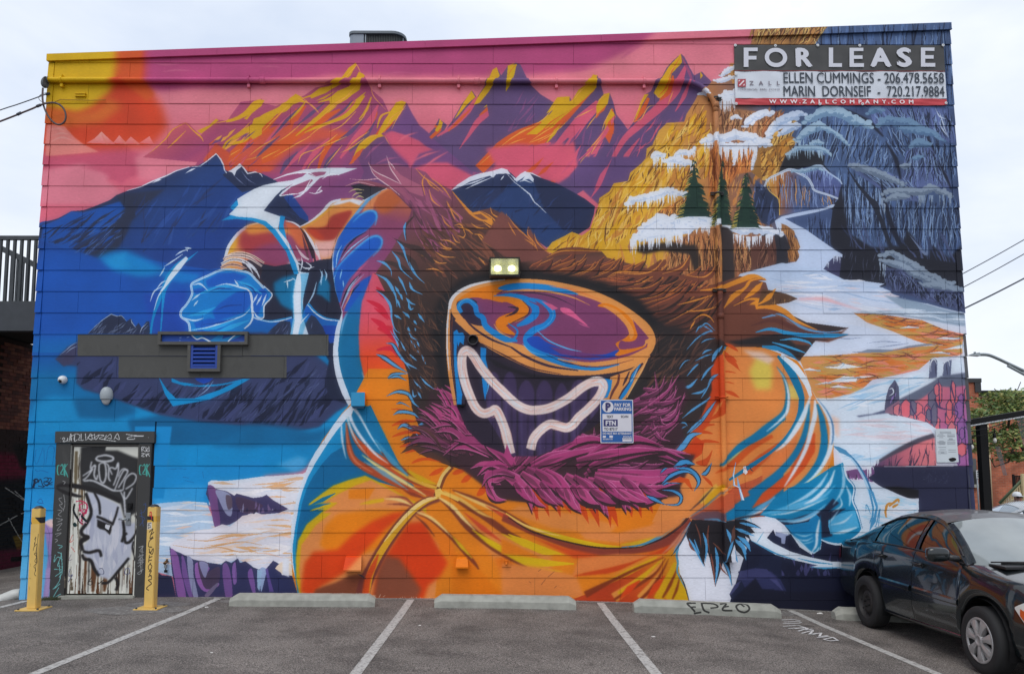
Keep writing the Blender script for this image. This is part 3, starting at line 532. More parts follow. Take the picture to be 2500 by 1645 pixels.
 m.streaks('B3','700,500 1050,450 1150,740 1260,600 1700,560 1780,760 1750,900 1000,800 740,740',46,76,(120,400),(8,22),[(60,72,106),(48,58,88),(74,84,120)],jit=10)
 m.streaks('B3','740,760 1060,760 1080,1060 760,1040',16,92,(60,180),(5,9),[(66,70,92)],jit=6)
 m.L('B3',[2,36,40,30],(32,36,50),'760,20 860,180 980,330 1060,470 1130,650 1170,760','980,300 1040,380 1060,480',sm=1)
 m.L('B3',[0,30,0],(110,126,160),'1330,640 1480,820 1500,740')
 # brown column, ledges, caves left
 m.p('A3','-20,1320 120,1330 250,1230 330,1280 290,1330 200,1440 150,1562 100,1650 0,1640 -100,1560',(150,104,50))
 m.streaks('A3','-20,1320 120,1330 260,1240 320,1280 200,1440 130,1640 0,1640',46,120,(40,110),(22,44),[(206,146,62),(184,122,48),(220,170,84)],jit=20,tip=(.6,1,.5))
 m.streaks('A3','-20,1320 120,1330 260,1240 320,1280 200,1440 130,1640 0,1640',40,110,(40,120),(8,14),[(84,50,30)],jit=26)
 m.streaks('A3','0,990 330,1000 120,1180 0,1300',30,116,(70,200),(10,26),[(150,84,52),(92,56,40),(196,120,70)],jit=10)
 m.p('A3','170,1520 210,1420 330,1370 480,1380 570,1420 560,1500 620,1562 500,1620 300,1540 200,1640 120,1620',(30,32,40),soft=3)
 m.p('B3','-60,260 40,230 130,300 160,400 150,480 110,530 60,560 0,540 -80,400',(42,52,80))
 m.streaks('B3','-100,250 40,230 140,320 150,470 60,560 -80,420',26,100,(80,200),(7,20),[(86,104,150),(28,34,54),(66,82,124)],jit=10)
 col='30,170 150,90 260,60 330,80 420,130 440,200 480,250 600,290 690,325 640,380 500,410 260,450 160,470 165,400 150,330 60,220'
 m.g('B3',col,(60,200),(420,260),[(212,154,70),(176,106,54),(110,84,92),(78,96,140),(70,88,130)])
 m.setclip('B3',col);m.drape('B3','30,170 260,60 480,250 690,325','60,460 160,470 420,430 690,400',46,(6,13),[(62,42,40),(38,44,68),(206,150,90),(120,140,184)],14,(.5,1));m.setclip()
 m.l('B3','40,190 70,250 140,310 155,350 160,470',[6,11,8],(236,190,84))
 m.p('B3','210,500 400,455 620,410 640,420 610,640 620,760 500,690 380,590',(64,82,122))
 m.streaks('B3','210,500 400,455 620,410 640,420 610,640 620,760 500,690 380,590',40,92,(80,240),(7,16),[(34,42,66),(104,128,172),(34,42,66)],jit=8)
 m.p('B3','280,60 470,20 540,20 620,90 720,190 700,260 690,320 600,280 480,230 440,150 340,90',(78,90,140))
 m.streaks('B3','280,60 470,20 540,20 620,90 720,190 690,310 480,230 440,150',40,88,(80,200),(7,16),[(34,40,66),(124,140,190),(90,100,150)],jit=8)
 for d in('20,210 60,140 150,95 250,55 330,85 410,130 450,190 480,245 600,285 690,320',):
  m.l('B3',d,[16,26,24,16],(206,216,232));m.l('B3',d,[4,8,3],(150,170,200))
 m.icicles('B3','30,150 200,90',12,(30,80),9,(206,216,232))
 m.l('B3','280,50 380,70 470,25 540,25 600,80 700,150 725,190',[12,20,10],(180,198,224))
 m.icicles('B3','300,60 400,70 500,30 640,110',22,(30,80),8,(150,174,214))
 # walkway of snow
 m.p('B3','115,520 180,480 300,450 430,425 560,405 640,370 662,375 640,400 500,440 360,470 210,500 300,550 400,600 540,700 640,770 730,825 728,850 660,840 600,895 550,965 700,1100 -100,1100 -80,1000 60,960 200,910 310,890 330,850 325,790 345,760 320,680 300,640 290,610 220,560 165,540 130,580',(190,206,234),sm=0)
 m.p('B3','160,540 220,560 290,610 300,640 290,660 320,690 345,760 325,790 335,850 310,890 240,895 230,780 260,770 215,650 170,610',(150,98,56))
 m.streaks('B3','160,540 220,560 290,610 345,760 335,850 310,890 240,895 215,650',34,82,(60,160),(7,13),[(80,50,34),(198,140,84),(80,50,34)],jit=10)
 m.p('B3','130,600 200,640 260,770 230,790 240,900 60,960 -60,1000 0,640 120,640',(40,40,50))
 m.p('B3','0,660 110,650 130,780 130,900 60,960 -100,1000 -100,660',(96,60,52))
 m.streaks('B3','0,660 110,650 130,780 130,900 -60,980',34,98,(60,180),(7,14),[(52,32,30),(140,96,76),(52,32,30)],jit=9)
 m.icicles('B3','120,530 170,560',8,(60,130),14,(200,212,232))
 m.p('B3','555,965 600,900 660,845 720,850 700,1050 600,990',(58,58,90));m.icicles('B3','650,840 730,850',8,(40,90),9,(190,200,220));m.icicles('B3','580,910 610,905',4,(20,50),8,(190,200,220))
 # ledge caps
 SN,SS=(222,228,240),(190,204,228)
 m.p('B2','1170,800 1180,740 1330,720 1500,715 1640,740 1700,730 1735,830 1740,920 1700,1000 1640,820 1400,790 1250,820',(46,38,36),soft=5)
 for d,r,c,c2 in(('1060,370 1130,330 1220,310 1300,300 1400,270 1440,245 1520,260 1610,270',46,SN,SS),('1160,660 1230,590 1330,520 1400,500 1470,530 1600,510 1700,495 1780,510 1870,540 1900,550',66,SN,SS),('1180,680 1330,640 1500,610 1650,590 1700,550',54,SN,SS),('1240,560 1360,510 1460,540 1660,500',46,SN,SS),('1960,570 2040,590 2150,610 2200,580 2300,600 2400,610 2480,640',50,SN,SS)):
  m.snow('B2',d,r,c,c2)
 m.p('B2','1180,690 1240,590 1400,500 1700,500 1880,560 1700,590 1500,640 1300,660',SN,soft=2)
 m.streaks('B2','1230,600 1400,520 1700,500 1850,560 1500,620',40,10,(20,60),(7,14),[(200,212,232),(186,200,224)],jit=50,bend=50)
 m.icicles('B2','1120,680 1300,690 1500,650 1660,620',40,(30,130),16,SN);m.icicles('B2','1700,560 1880,580',14,(40,90),14,SN);m.icicles('B2','1100,700 1170,700',8,(60,150),16,SN)
 m.icicles('B2','2040,650 2200,680 2400,650',34,(40,120),14,SN);m.icicles('B2','1080,380 1300,330 1480,280 1600,280',26,(30,110),14,SN)
 m.p('B2','1900,560 1990,580 2040,620 2060,1060 1930,1080 1940,760',(52,44,46),soft=3)
 # upper ledges
 for d,r in(('1770,1290 1850,1270 1950,1260 2060,1230 2150,1240 2250,1260 2330,1310',54),('1910,1310 2000,1330 2100,1330 2250,1290',36),('1500,1430 1560,1385 1660,1390 1700,1340',32),('1300,1440 1340,1400 1420,1410',34),('1420,1470 1500,1455 1600,1475 1690,1490',40),('2200,1130 2240,1070 2320,1030 2400,1040',46),('2340,1270 2400,1170 2480,1130 2560,1120',56),('2150,1150 2180,1100 2260,1040',40),('2020,1080 2070,1060 2110,1080',24),('1730,860 1790,850 1810,870',24),('1880,740 1960,730 2050,700',30),('1930,690 2000,640 2060,610',30),('1920,880 2000,860 2100,840',44),('2070,1330 2060,1420 2050,1500',26),('2240,1380 2230,1450 2210,1540',24)):
  m.snow('A2',d,r,SN,SS)
 m.icicles('A2','1900,1340 2060,1340 2260,1320',40,(40,150),20,SN);m.icicles('A2','1920,900 2060,880',18,(60,160),18,SN);m.icicles('A2','1430,1490 1680,1500',16,(30,90),16,SN);m.icicles('A2','1520,1430 1700,1390',14,(20,60),12,SN);m.icicles('A2','1290,1450 1420,1430',10,(30,110),14,SN);m.icicles('A2','1780,1320 1900,1300',10,(30,90),14,SN)
 BS,BH=(108,140,172),(158,186,208)
 for d,r,c,c2 in(('90,1200 160,1110 260,1060 380,1030',50,(196,210,232),(160,182,214)),('150,1230 240,1180 340,1140',40,(196,210,232),(150,172,206)),('380,1110 480,1060 560,1010 700,1020 820,1090 900,1110 980,1160',60,BH,BS),('310,1280 400,1200 520,1150 620,1180',52,BH,BS),('620,1180 700,1240 780,1320',26,BH,BS),('440,1310 500,1295 550,1310',28,BH,BS),('960,1040 1020,990 1100,1010',40,BS,(78,108,142)),('1060,1140 1140,1090 1220,1110 1330,1120 1500,1180',50,BS,(80,108,144)),('1250,1170 1330,1180 1550,1210 1640,1280',40,BS,(80,110,146)),('1350,1330 1420,1290 1520,1320',44,BS,(78,106,140)),('1370,1440 1450,1430',30,BS,(78,106,140)),('230,1400 330,1350 450,1345 560,1360 620,1410',30,BH,BS),('270,1560 400,1550 500,1520 560,1550',26,BH,BS),('-50,1320 20,1290 70,1320',44,SN,SS)):
  m.snow('A3',d,r,c,c2)
 m.icicles('A3','300,1290 380,1290',8,(40,90),10,BH);m.icicles('A3','210,1400 330,1370 560,1380',26,(30,90),10,BH)
 for d,r in(('800,30 900,40 1000,70 1100,110 1200,150 1290,190',46),('1090,280 1160,250 1250,250 1350,250 1450,260 1540,220 1640,260 1720,290',44),('1120,330 1220,300 1320,300',40),('1260,30 1330,20',36),('1080,830 1160,810 1230,840 1330,900 1440,970 1560,1040 1680,1090 1800,1140',46),('1080,880 1160,900 1260,930 1400,1010 1560,1080',44),('1420,1100 1560,1110 1700,1140 1800,1150',46)):
  m.snow('B3',d,r,(136,152,172),(96,112,134))
 m.icicles('B3','1060,900 1130,940 1150,1000',12,(60,150),10,(150,168,190));m.icicles('B3','1400,300 1720,300',18,(40,120),11,(140,158,180));m.icicles('B3','1080,320 1120,400',8,(40,90),12,(140,158,180))
 rock('850,690 920,700 1000,770 1160,790','870,785 960,805 1050,835 1165,868',60,(66,74,108),(26,30,46),(104,118,156))
 # spruces
 for x,y0,y1,w in((1690,-20,480,165),(1940,-40,560,105),(2160,90,580,140)):
  m.p('B2',[(x,y0),(x+w*.12,y0+(y1-y0)*.3),(x+w*.5,y0+(y1-y0)*.7),(x+w*.85,y1),(x-w*.9,y1),(x-w*.45,y0+(y1-y0)*.7),(x-w*.12,y0+(y1-y0)*.3)],(24,52,44))
  for i in range(70):
   t=m.rng.rand()**.7;yy=y0+t*(y1-y0);hw=w*(.1+.9*t);sd=1 if m.rng.rand()<.5 else -1
   c=[(24,52,44),(18,44,40),(36,66,50)][m.rng.randint(3)]
   m.l('B2',np.array([(x+sd*hw*.3,yy-10),(x+sd*hw*.75,yy+6),(x+sd*hw*1.08,yy+24)]),[22,14,0],c)
   if sd<0 and m.rng.rand()<.6:m.l('B2',np.array([(x-hw*.6,yy-2),(x-hw*1.05,yy+20)]),[5,8,0],(206,178,76))
 m.p('B2','1880,520 1930,510 1930,560 1880,560',SN)
def mural_plain(m):
 m.p('D3','-200,100 900,100 900,640 -200,640',(216,224,236))
 m.g('B3','-200,1000 180,900 560,960 740,1050 920,1065 1110,1090 1060,1115 1170,1160 1120,1180 1300,1240 1500,1270 1640,1310 1850,1360 1990,3300 -600,3300 -500,1400',(0,1000),(0,2800),[(186,204,232),(210,216,232),(206,212,232),(214,208,224),(222,222,236)])
 m.streaks('B3','-100,1020 560,980 1100,1100 1180,1180 1600,1330 800,1340 -100,1300',60,4,(120,500),(8,30),[(160,184,216),(222,226,238),(216,206,216),(176,196,224)],jit=6,bend=6)
 m.l('B3','330,1225 560,1230 700,1270 900,1330',[14,36,20,6],(232,176,182),soft=5)
 m.p('B3','1100,1190 1400,1250 1650,1320 1840,1365 1840,1480 1500,1420 1200,1370 800,1350 1300,1330',(140,160,182),soft=4)
 m.streaks('B3','800,1330 1300,1310 1840,1370 1840,1500 1500,1420 1200,1370',30,6,(120,400),(8,24),[(206,218,232),(180,198,218)],jit=4,bend=4)
 wat=[(214,122,62),(190,146,80),(226,136,112),(212,116,48),(196,150,76)]
 for d in('830,1355 1100,1370 1450,1420 1640,1500 1830,1550 1810,1660 1720,1680 1600,1660 1400,1610 1180,1520 950,1440','330,1752 760,1730 1000,1705 1330,1660 1680,1650 1810,1600 1812,1740 1550,1760 1420,1870 1250,1910 1000,1960 900,2050 720,2140 500,2140 450,2050 400,1920'):
  m.p('B3',d,(206,140,78))
  m.streaks('B3',d,200,3,(120,420),(16,50),wat,jit=9,bend=10,tip=(.1,1,.1))
  m.streaks('B3',d,46,2,(120,360),(6,12),[(110,66,56),(130,80,64)],jit=10,bend=22)
 m.p('C3','620,-60 950,0 1150,60 1330,100 1500,150 1680,160 1500,155 1330,170 1100,215 960,200 820,230 400,250 300,200 300,60',(206,216,236))
 m.p('C3','800,222 900,215 960,195 1200,200 1330,165 1480,145 1600,150 1330,185 1100,225 900,230',(122,134,156))
 m.L('C3',[2,10,3],(130,144,176),'950,140 1100,125 1180,130 1260,135','620,80 760,100 900,90','1040,180 1200,160 1330,140')
 for d in('560,360 680,350 740,325 810,340 860,350 920,355 700,375','360,385 430,365 520,390','600,495 740,440 870,450 850,490','610,540 690,520 800,545','480,515 580,490 620,500','1580,100 1650,85 1790,95 1740,110','1510,230 1620,215 1690,235','1240,5 1330,-15 1410,0','1640,200 1750,170 1810,160 1810,190','880,440 1010,440 900,460'):
  m.p('C3',d,(224,232,242));m.l('C3',d.split()[0]+' '+d.split()[2]+' '+d.split()[-1],[2,9,2],(150,186,214))
 m.p('C3','-50,600 460,640 620,640 800,600 960,530 1180,460 1300,430 1500,390 1530,280 1580,270 1700,330 1812,230 1830,400 1620,440 1540,500 1400,570 1240,660 1120,770 1500,850 1600,930 1550,1000 1360,1060 1150,1170 1000,1260 760,1260 660,1100 500,900',(214,226,240),soft=1)
 m.streaks('C3','600,640 960,530 1300,440 1530,380 1520,480 1200,640 1000,700 640,790',40,-12,(120,380),(10,34),[(170,206,232),(236,238,246),(150,190,224)],jit=8,bend=8,al=.8)
 m.streaks('C3','640,860 1000,800 1500,860 1550,960 1300,1050 700,1200',50,3,(120,420),(10,40),[(232,214,222),(232,232,242),(222,200,208)],jit=6,bend=8,al=.7)
 m.p('C3','620,790 700,830 700,1000 650,960 640,870',(236,200,184),soft=7)
 m.streaks('C3','680,1100 1000,1180 1360,1030 1200,1150 1000,1250 720,1220',30,-10,(120,320),(10,34),[(150,196,228),(190,214,236)],jit=12,bend=8,al=.8)
 m.p('C3','850,800 1000,780 1130,740 1130,775 1000,790 880,810',(70,76,108),soft=2)
 # grey stones in the water
 for d in('1510,460 1525,290 1560,275 1590,300 1585,450','1635,440 1640,320 1690,300 1722,290 1710,430 1660,445','1110,740 1125,620 1150,540 1205,470 1240,540 1245,700 1230,800 1160,790'):
  m.g('C3',d,(1100,300),(1700,300),[(74,74,100),(92,100,130)])
 m.L('C3',[2,12,3],(226,234,244),'1530,400 1530,320 1560,285 1585,330','1640,420 1645,330 1690,300 1700,350','1150,560 1180,550 1190,590 1150,620')
 m.L('C3',[0,14,0],(150,120,190),'1160,700 1180,640 1210,600','1190,640 1215,590')
 m.L('C3',[2,10,2],(50,50,74),'1570,300 1575,440','1670,320 1680,430','1210,480 1200,600 1180,780')
 # pink crystal banks
 P,V,D=(226,112,122),(150,96,160),(62,62,92)
 b1='1110,770 1130,730 1240,660 1400,580 1540,500 1600,470 1840,420 1900,430 1900,1260 1780,1260 1600,930 1500,860 1300,810'
 m.g('C3',b1,(1200,600),(1750,1000),[(120,100,124),(216,112,126),(196,106,140),(170,100,160)])
 m.p('C3','1240,650 1400,570 1540,495 1620,440 1900,400 1900,520 1700,540 1600,530 1450,640 1260,720',(96,104,126),soft=4)
 R=m.rng
 for i in range(56):
  c=np.array([R.uniform(1180,1880),R.uniform(540,1200)])
  if not inside(np.array([float(v)for v in b1.replace(',',' ').split()]).reshape(-1,2),c):continue
  w,h=R.uniform(22,48),R.uniform(50,120)
  m.setclip('C3',b1)
  m.p('C3',c+np.array([(-w,-h*.5),(0,-h),(w,-h*.6),(w*.9,h*.6),(0,h),(-w,h*.5)]),[P,(222,104,118),(214,120,130),V,(108,104,128)][R.randint(5)])
  m.l('C3',c+np.array([(-w,-h*.5),(0,-h),(w,-h*.6),(w*.9,h*.6),(0,h),(-w,h*.5),(-w,-h*.5)]),9,D,sm=0)
 m.setclip()
 m.L('C3',[4,14,6],(62,56,96),'1600,470 1610,700 1640,730','1720,470 1720,560 1770,740','1490,700 1530,760 1530,860','1640,740 1770,760 1740,860','1350,660 1360,740 1420,830','1250,700 1240,790','1560,640 1600,720 1680,740')
 b2='1000,1260 1080,1190 1250,1110 1400,1030 1500,985 1560,975 1580,1250'
 m.g('C3',b2,(1050,1200),(1500,1100),[(96,66,100),(196,104,120),(226,124,130)])
 m.streaks('C3',b2,26,96,(80,230),(8,15),[(74,54,80),(60,50,74)],jit=12)
 m.l('C3','1040,1220 1200,1130 1400,1030 1560,975',[20,44,40],(70,66,82),soft=3)
 m.p('C3','750,1300 850,1280 930,1290 1000,1260 1030,1330 1000,1400 860,1360 770,1370',(112,70,120));m.streaks('C3','760,1300 1000,1270 1000,1390 780,1370',10,92,(50,100),(8,16),[(60,44,70),(150,90,150)],jit=6)
 m.icicles('C3','930,1280 1000,1260',6,(60,130),14,(226,232,242));m.icicles('C3','1000,1240 1060,1200',6,(20,50),9,(226,232,242))
 m.p('C3','1010,1260 1560,1258 1900,1252 1935,1700 1420,1700 1420,1545 1330,1545 1180,1490 1060,1430 960,1360 1020,1320',(38,40,66))
 m.p('C3','1100,1440 1230,1440 1420,1470 1420,1545 1340,1548 1200,1490',(22,20,26),soft=3)
 m.p('C3','1820,55 1850,55 1935,1700 1880,1700 1860,1000',(72,74,76));m.p('C3','1862,1060 1895,1060 1935,1700 1890,1700',(40,44,74))
 m.streaks('C3','1450,1290 1700,1290 1700,1420 1450,1420',36,60,(20,70),(3,5),[(64,68,92)],jit=80)
 # snow field below, the arrow marks
 m.p('C3','660,1250 760,1380 900,1390 1000,1410 1150,1470 1300,1540 1420,1560 1420,2040 1000,2040 700,2060 480,2000',(208,220,234))
 m.streaks('D3','820,0 1400,60 1400,170 1000,370 860,370',46,8,(120,400),(10,34),[(150,200,228),(226,226,234),(186,208,226)],jit=8,bend=8,al=.8)
 m.l('C3','640,1070 760,1130 860,1240 930,1360 980,1480 1010,1562',[12,34,40],(40,110,160));m.l('C3','660,1080 760,1140 850,1240 920,1360 965,1470 995,1562',[6,20,26],(170,206,232))
 m.p('C3','640,1070 700,1080 760,1110 820,1185 740,1145 700,1130',(60,130,176))
 m.p('D3','960,-30 1010,0 1050,130 1030,270 970,360 990,250 1000,160 980,60',(60,140,190));m.p('D3','985,0 1005,60 1030,140 1010,240 1015,140',(206,226,240))
 m.L('D3',[4,10,4],(50,130,180),'1050,340 1070,150 1040,280 1020,320','940,180 945,115 985,200','975,290 990,230')
 m.L('D3',[16,24,8],(196,126,40),'1125,230 1120,170 1140,110 1200,100','1150,130 1230,70 1240,100','1180,140 1235,110')
 # dark ground bottom right with peaks and the white swoosh
 m.p('D2','1540,470 1660,250 2000,250 2140,240 2380,230 2480,260 2500,1060 1640,1020 1600,860 1550,740',(226,228,240))
 m.streaks('D2','1560,500 2300,500 2200,1000 1680,1000',26,5,(80,300),(4,12),[(206,208,222),(214,218,232)],jit=12)
 m.p('D3','-100,380 40,420 100,340 125,400 180,470 220,390 260,380 340,500 450,570 530,520 540,440 640,470 860,380 900,420 900,1400 -420,1400',(22,26,50))
 m.p('D3','120,360 250,390 215,400 205,470 160,465 125,400',(150,160,196))
 m.streaks('D3','-60,470 800,470 780,760 0,760',36,92,(60,200),(16,44),[(66,66,110),(54,54,96),(30,34,60)],jit=7)
 m.p('D2','2010,930 2080,850 2140,780 2135,720 2160,700 2270,670 2310,510 2380,370 2480,420 2480,1060 2060,1060',(24,30,56))
 m.p('D3','-220,720 -60,690 80,720 170,800 220,900 200,960 100,880 -150,880 -200,780',(44,48,88))
 m.p('D3','-70,800 60,770 160,860 200,910 170,850 130,780 40,700 -60,690 -200,720 -230,800',(58,60,104));m.p('D3','-300,930 -250,840 -190,800 -220,860 -280,930',(58,60,104));m.p('D3','-140,850 -80,820 -70,850 -110,870 -120,940 -135,910',(64,66,112));m.p('D3','70,790 130,800 180,870 200,910 150,860',(70,72,120))
 m.p('D3','-60,780 0,880 260,900 780,900 780,1100 -300,1090 -260,960',(20,22,42),soft=4)
 m.p('D3','-170,300 -70,330 20,400 100,460 260,540 430,590 620,630 780,630 780,690 600,690 430,680 500,665 300,620 120,570 0,490 -100,440',(222,232,244))
 m.L('D3',[4,16,6],(60,150,200),'-100,440 0,495 130,560 300,615','440,680 560,690 700,685','320,600 470,635 640,655')
 m.L('D2',[4,8,3],(90,170,210),'2250,470 2320,360','2120,0 2180,160 2210,280','2060,-340 2030,-140 2060,-110','2090,-200 2080,-120 2110,-60 2150,40 2160,120',sm=0)
 m.p('D2','2060,-180 2040,-130 2095,-110 2140,20 2170,110 2165,150 2200,260 2240,350 2190,290 2150,160 2110,10 2080,-90 2030,-120',(222,232,244))
def mural_shelves(m):
 m.p('D0','1372,110 1500,95 1700,80 1880,95 1960,310 2380,0 2380,1000 1560,760 1420,720 1372,700',(176,200,226))
 m.streaks('D0','1372,110 1700,85 1880,95 1960,320 1600,500 1540,720 1372,700',40,0,(150,500),(14,44),[(232,196,180),(226,232,242),(206,216,232),(236,214,200)],jit=4,bend=6)
 top='1890,1400 1920,1380 2050,1385 2200,1370 2380,1345 2500,1340 2750,1320 2850,1260 2900,1240 2810,1620 2740,1900 2700,2350 2300,2350 2250,1700 1900,1600'
 m.p('C0',top,(222,222,232))
 m.streaks('C0',top,70,-3,(150,480),(10,34),[(226,170,118),(234,198,172),(240,236,240),(206,216,232),(218,176,140)],jit=4,bend=8)
 m.p('C0','1890,1420 1930,1450 2060,1480 2130,1520 2150,1500 2300,1540 2380,1530 2420,1510 2480,1560 2620,1640 2500,1690 2380,1690 2300,1660 2200,1720 2090,1780 1960,1810 1920,1620 1870,1500',(58,52,92))
 for d,c in(('1890,1430 1960,1460 1980,1600 2000,1780 1950,1800 1910,1600',(110,70,124)),('1960,1470 2080,1500 2110,1600 2100,1700 2050,1680 1990,1560',(146,150,184)),('2050,1520 2100,1530 2110,1620 2070,1640',(92,76,92)),('2150,1530 2360,1590 2380,1620 2300,1680 2180,1660',(70,52,78))):
  m.p('C0',d,c,sm=1)
 m.streaks('C0','2140,1540 2500,1580 2560,1640 2300,1690 2150,1660',14,92,(50,130),(10,30),[(110,90,130),(44,40,70),(134,128,160)],jit=6)
 top2='1545,470 1600,430 1700,400 1790,345 1900,340 2020,290 2090,310 2200,215 2300,195 2400,200 2640,180 2650,500 2640,780 2380,700 2160,610 1980,650 1760,610 1560,540'
 m.g('D0',top2,(0,200),(0,700),[(228,196,186),(226,224,234),(222,220,232)])
 m.streaks('D0',top2,60,-2,(200,600),(12,40),[(226,172,118),(236,196,176),(240,236,240),(214,216,230),(232,206,190)],jit=5,bend=12)
 m.L('D0',[3,12,3],(206,150,96),'1570,480 1800,510 2000,480 2200,450 2380,480','1850,520 2000,500 2180,540 2380,520','1700,430 1900,440 2100,400 2380,380')
 m.p('D0','1540,490 1560,520 1640,550 1760,610 1900,640 2010,655 2050,620 2100,640 2160,600 2180,640 2230,625 2300,680 2350,700 2420,690 2480,620 2520,640 2560,750 2650,760 2720,950 1600,950 1560,700',(44,46,84))
 for d,c in(('1550,520 1610,560 1640,700 1690,950 1620,950 1580,740',(130,84,150)),('1650,570 1680,620 1720,800 1780,950 1720,950 1660,760',(110,76,140)),('1700,590 1750,620 1760,760 1800,950 1760,950 1720,800',(140,144,176)),('1780,640 1900,680 1880,760 1990,830 1900,900 1830,880 1780,780',(150,96,170)),('1800,630 1900,650 1860,740 1960,680 2000,700 1980,830 1880,880 1830,800',(70,56,82)),('1810,630 1890,655 1870,770 1840,740',(140,140,180)),('1960,830 1980,840 1900,940 1860,930',(112,100,130)),('2020,700 2050,640 2090,720 2110,950 2050,950',(112,78,140)),('2110,680 2140,640 2150,800 2120,830',(130,92,160)),('2250,740 2290,700 2320,900 2290,900',(120,82,150)),('2360,700 2420,700 2400,800 2370,900',(150,170,206))):
  m.p('D0',d,c,sm=1)
 m.p('D0','2400,960 2420,740 2450,700 2500,640 2540,650 2510,720 2560,780 2640,740 2660,770 2700,950',(40,44,84));m.p('D1','105,700 125,690 150,800 180,900 140,900',(92,72,140))
 m.p('D1','190,690 240,640 330,640 360,760 260,740',(236,214,190));m.p('D1','30,700 75,710 50,900 30,860',(150,180,210))
 m.p('D1','260,590 320,600 320,770 260,740',(222,224,234),soft=2)
 m.p('D0','1372,720 1430,720 1470,750 1560,760 1600,950 1372,950',(32,36,66))
OR0,PCH,LBL,MBL=(220,122,18),(222,132,74),(70,160,216),(16,86,186)
TL,DKV,RO,CRM=(0,110,160),(34,30,44),(206,66,22),(236,206,130)
def mural_arm(m):
 W=(220,226,238)
 # forearm and elbow
 m.g('B0','2340,540 2250,570 2170,640 2090,740 2050,850 2020,900 2010,950 2200,980 2380,1100 2560,1000 2800,960 2840,900 2790,640 2700,560 2600,510 2480,520',(2050,700),(2600,800),[(224,160,60),(222,140,84),(176,62,60),(140,62,100)])
 m.l('B0','2380,530 2250,570 2160,640 2080,750 2045,860',[10,34,26],W);m.l('B0','2390,560 2270,600 2180,670 2110,770 2075,860',[10,44,34],(226,164,48),soft=1)
 m.p('B1','-80,830 -140,720 -120,620 -40,590 100,570 240,640 330,760 400,880 380,900 200,930 60,900',(166,56,62),sm=1,soft=13)
 m.p('B1','-60,840 0,780 160,720 320,740 400,890 330,905 200,930 60,890',(140,62,100),sm=1,soft=13)
 m.p('B1','-60,560 60,540 220,580 330,590 440,640 460,720 420,700 330,640 150,620 -40,640',(222,138,60),sm=1,soft=9)
 m.p('B1','280,530 350,540 420,575 450,640 500,760 420,760 350,660',(206,100,60),sm=1,soft=8)
 m.l('B1','290,520 360,535 420,575 455,620',[6,16,10],W)
 m.p('B1','300,900 360,870 420,860 430,900 360,940',(196,160,170),soft=5)
 # upper arm
 m.p('B1','420,575 520,520 620,440 700,350 790,318 900,312 1010,340 940,420 850,540 760,680 720,800 700,870 620,870 560,760 500,660',(222,140,66))
 m.p('B1','540,700 620,690 720,670 760,640 720,800 690,850 600,850',(230,172,164),sm=1,soft=12)
 m.p('B1','700,480 800,440 890,430 850,520 780,620 720,690 600,690 520,640 480,590 600,580 660,560',(166,52,44),sm=1,soft=6)
 m.p('B1','480,590 560,600 640,680 560,680',(190,60,36),sm=1,soft=8)
 m.p('B1','680,390 760,340 900,318 1000,340 960,380 870,345 780,370',W,soft=1)
 m.l('B1','425,570 520,520 620,440 700,355 790,325',[8,20,30,16],W);m.l('B1','450,580 560,515 650,440 730,380',[6,20,10],(224,158,40),soft=1)
 for i,d in enumerate(('430,600 500,700 540,800 560,900','450,590 520,700 580,830','440,640 470,760 500,880','380,740 440,830 500,870','560,720 580,800 600,870','420,580 470,660 540,860')):
  m.l('B1',d,[4,26,14],[(44,30,44),(226,226,236),(96,50,66),(210,190,200),(226,210,214),(40,28,40)][i])
  # dark underside with teal glow
 m.p('B1','-90,880 0,870 90,910 190,930 340,905 420,880 500,900 600,870 700,860 740,700 780,600 715,780 712,960 740,1150 800,1345 775,1425 660,1400 560,1340 480,1270 430,1400 330,1400 200,1430 60,1410 80,1300 130,1200 0,1080 -100,1000',(30,34,56))
 m.p('B1','180,1080 260,1030 380,1000 410,1060 400,1300 340,1330 250,1280 190,1180',(0,108,156),soft=7)
 m.p('B1','590,1080 640,1000 690,1100 690,1260 620,1200 570,1180',(0,110,158),soft=6)
 m.p('B1','-110,900 -40,870 40,900 80,960 40,1100 -60,1020',(44,34,48))
 m.L('B1',[3,15,5],(170,206,236),'600,960 620,1010 600,1080','640,960 660,1010 650,1060','570,1070 540,1180 480,1290','620,970 610,1100');m.l('B1','490,1270 560,1350 650,1400 775,1420',[30,26,10],(0,130,200));m.l('B1','485,1275 560,1355 650,1408 775,1424',[6,14,6],W);m.l('B1','40,1410 150,1430 250,1415 345,1390',[12,26,16],(30,140,206));m.l('B1','40,1412 150,1432 250,1422 345,1395',[4,10,6],W)
 # cuff rings
 for i,d in enumerate(('2030,870 2100,822 2200,812 2300,840 2400,900','2010,910 2100,870 2200,880 2300,940 2360,1040','2005,945 2080,915 2160,920 2250,960','2040,850 2140,830 2260,850 2380,930')):
  m.l('B0',d,[24,34,16],[(230,200,180),(222,226,236),(214,170,150),(236,214,206)][i]);m.l('B0',d,[4,8,4],(60,40,52))
 m.p('B0','2200,960 2280,940 2340,1000 2440,1120 2360,1080 2260,1000',(44,34,48))
 m.L('B0',[6,20,3],W,'2250,900 2320,960 2360,1040','2200,880 2260,930 2300,1000')
 # mitten
 mit='1740,1095 1800,1055 1900,1010 1990,970 2090,958 2250,985 2320,1040 2400,1110 2470,1180 2440,1240 2400,1290 2395,1390 2340,1410 2290,1395 2270,1460 2220,1500 2160,1560 2000,1700 1800,1640 1730,1540 1712,1440 1645,1385 1650,1330 1700,1270 1745,1180'
 m.p('B0',mit,(10,122,202))
 m.setclip('B0',mit)
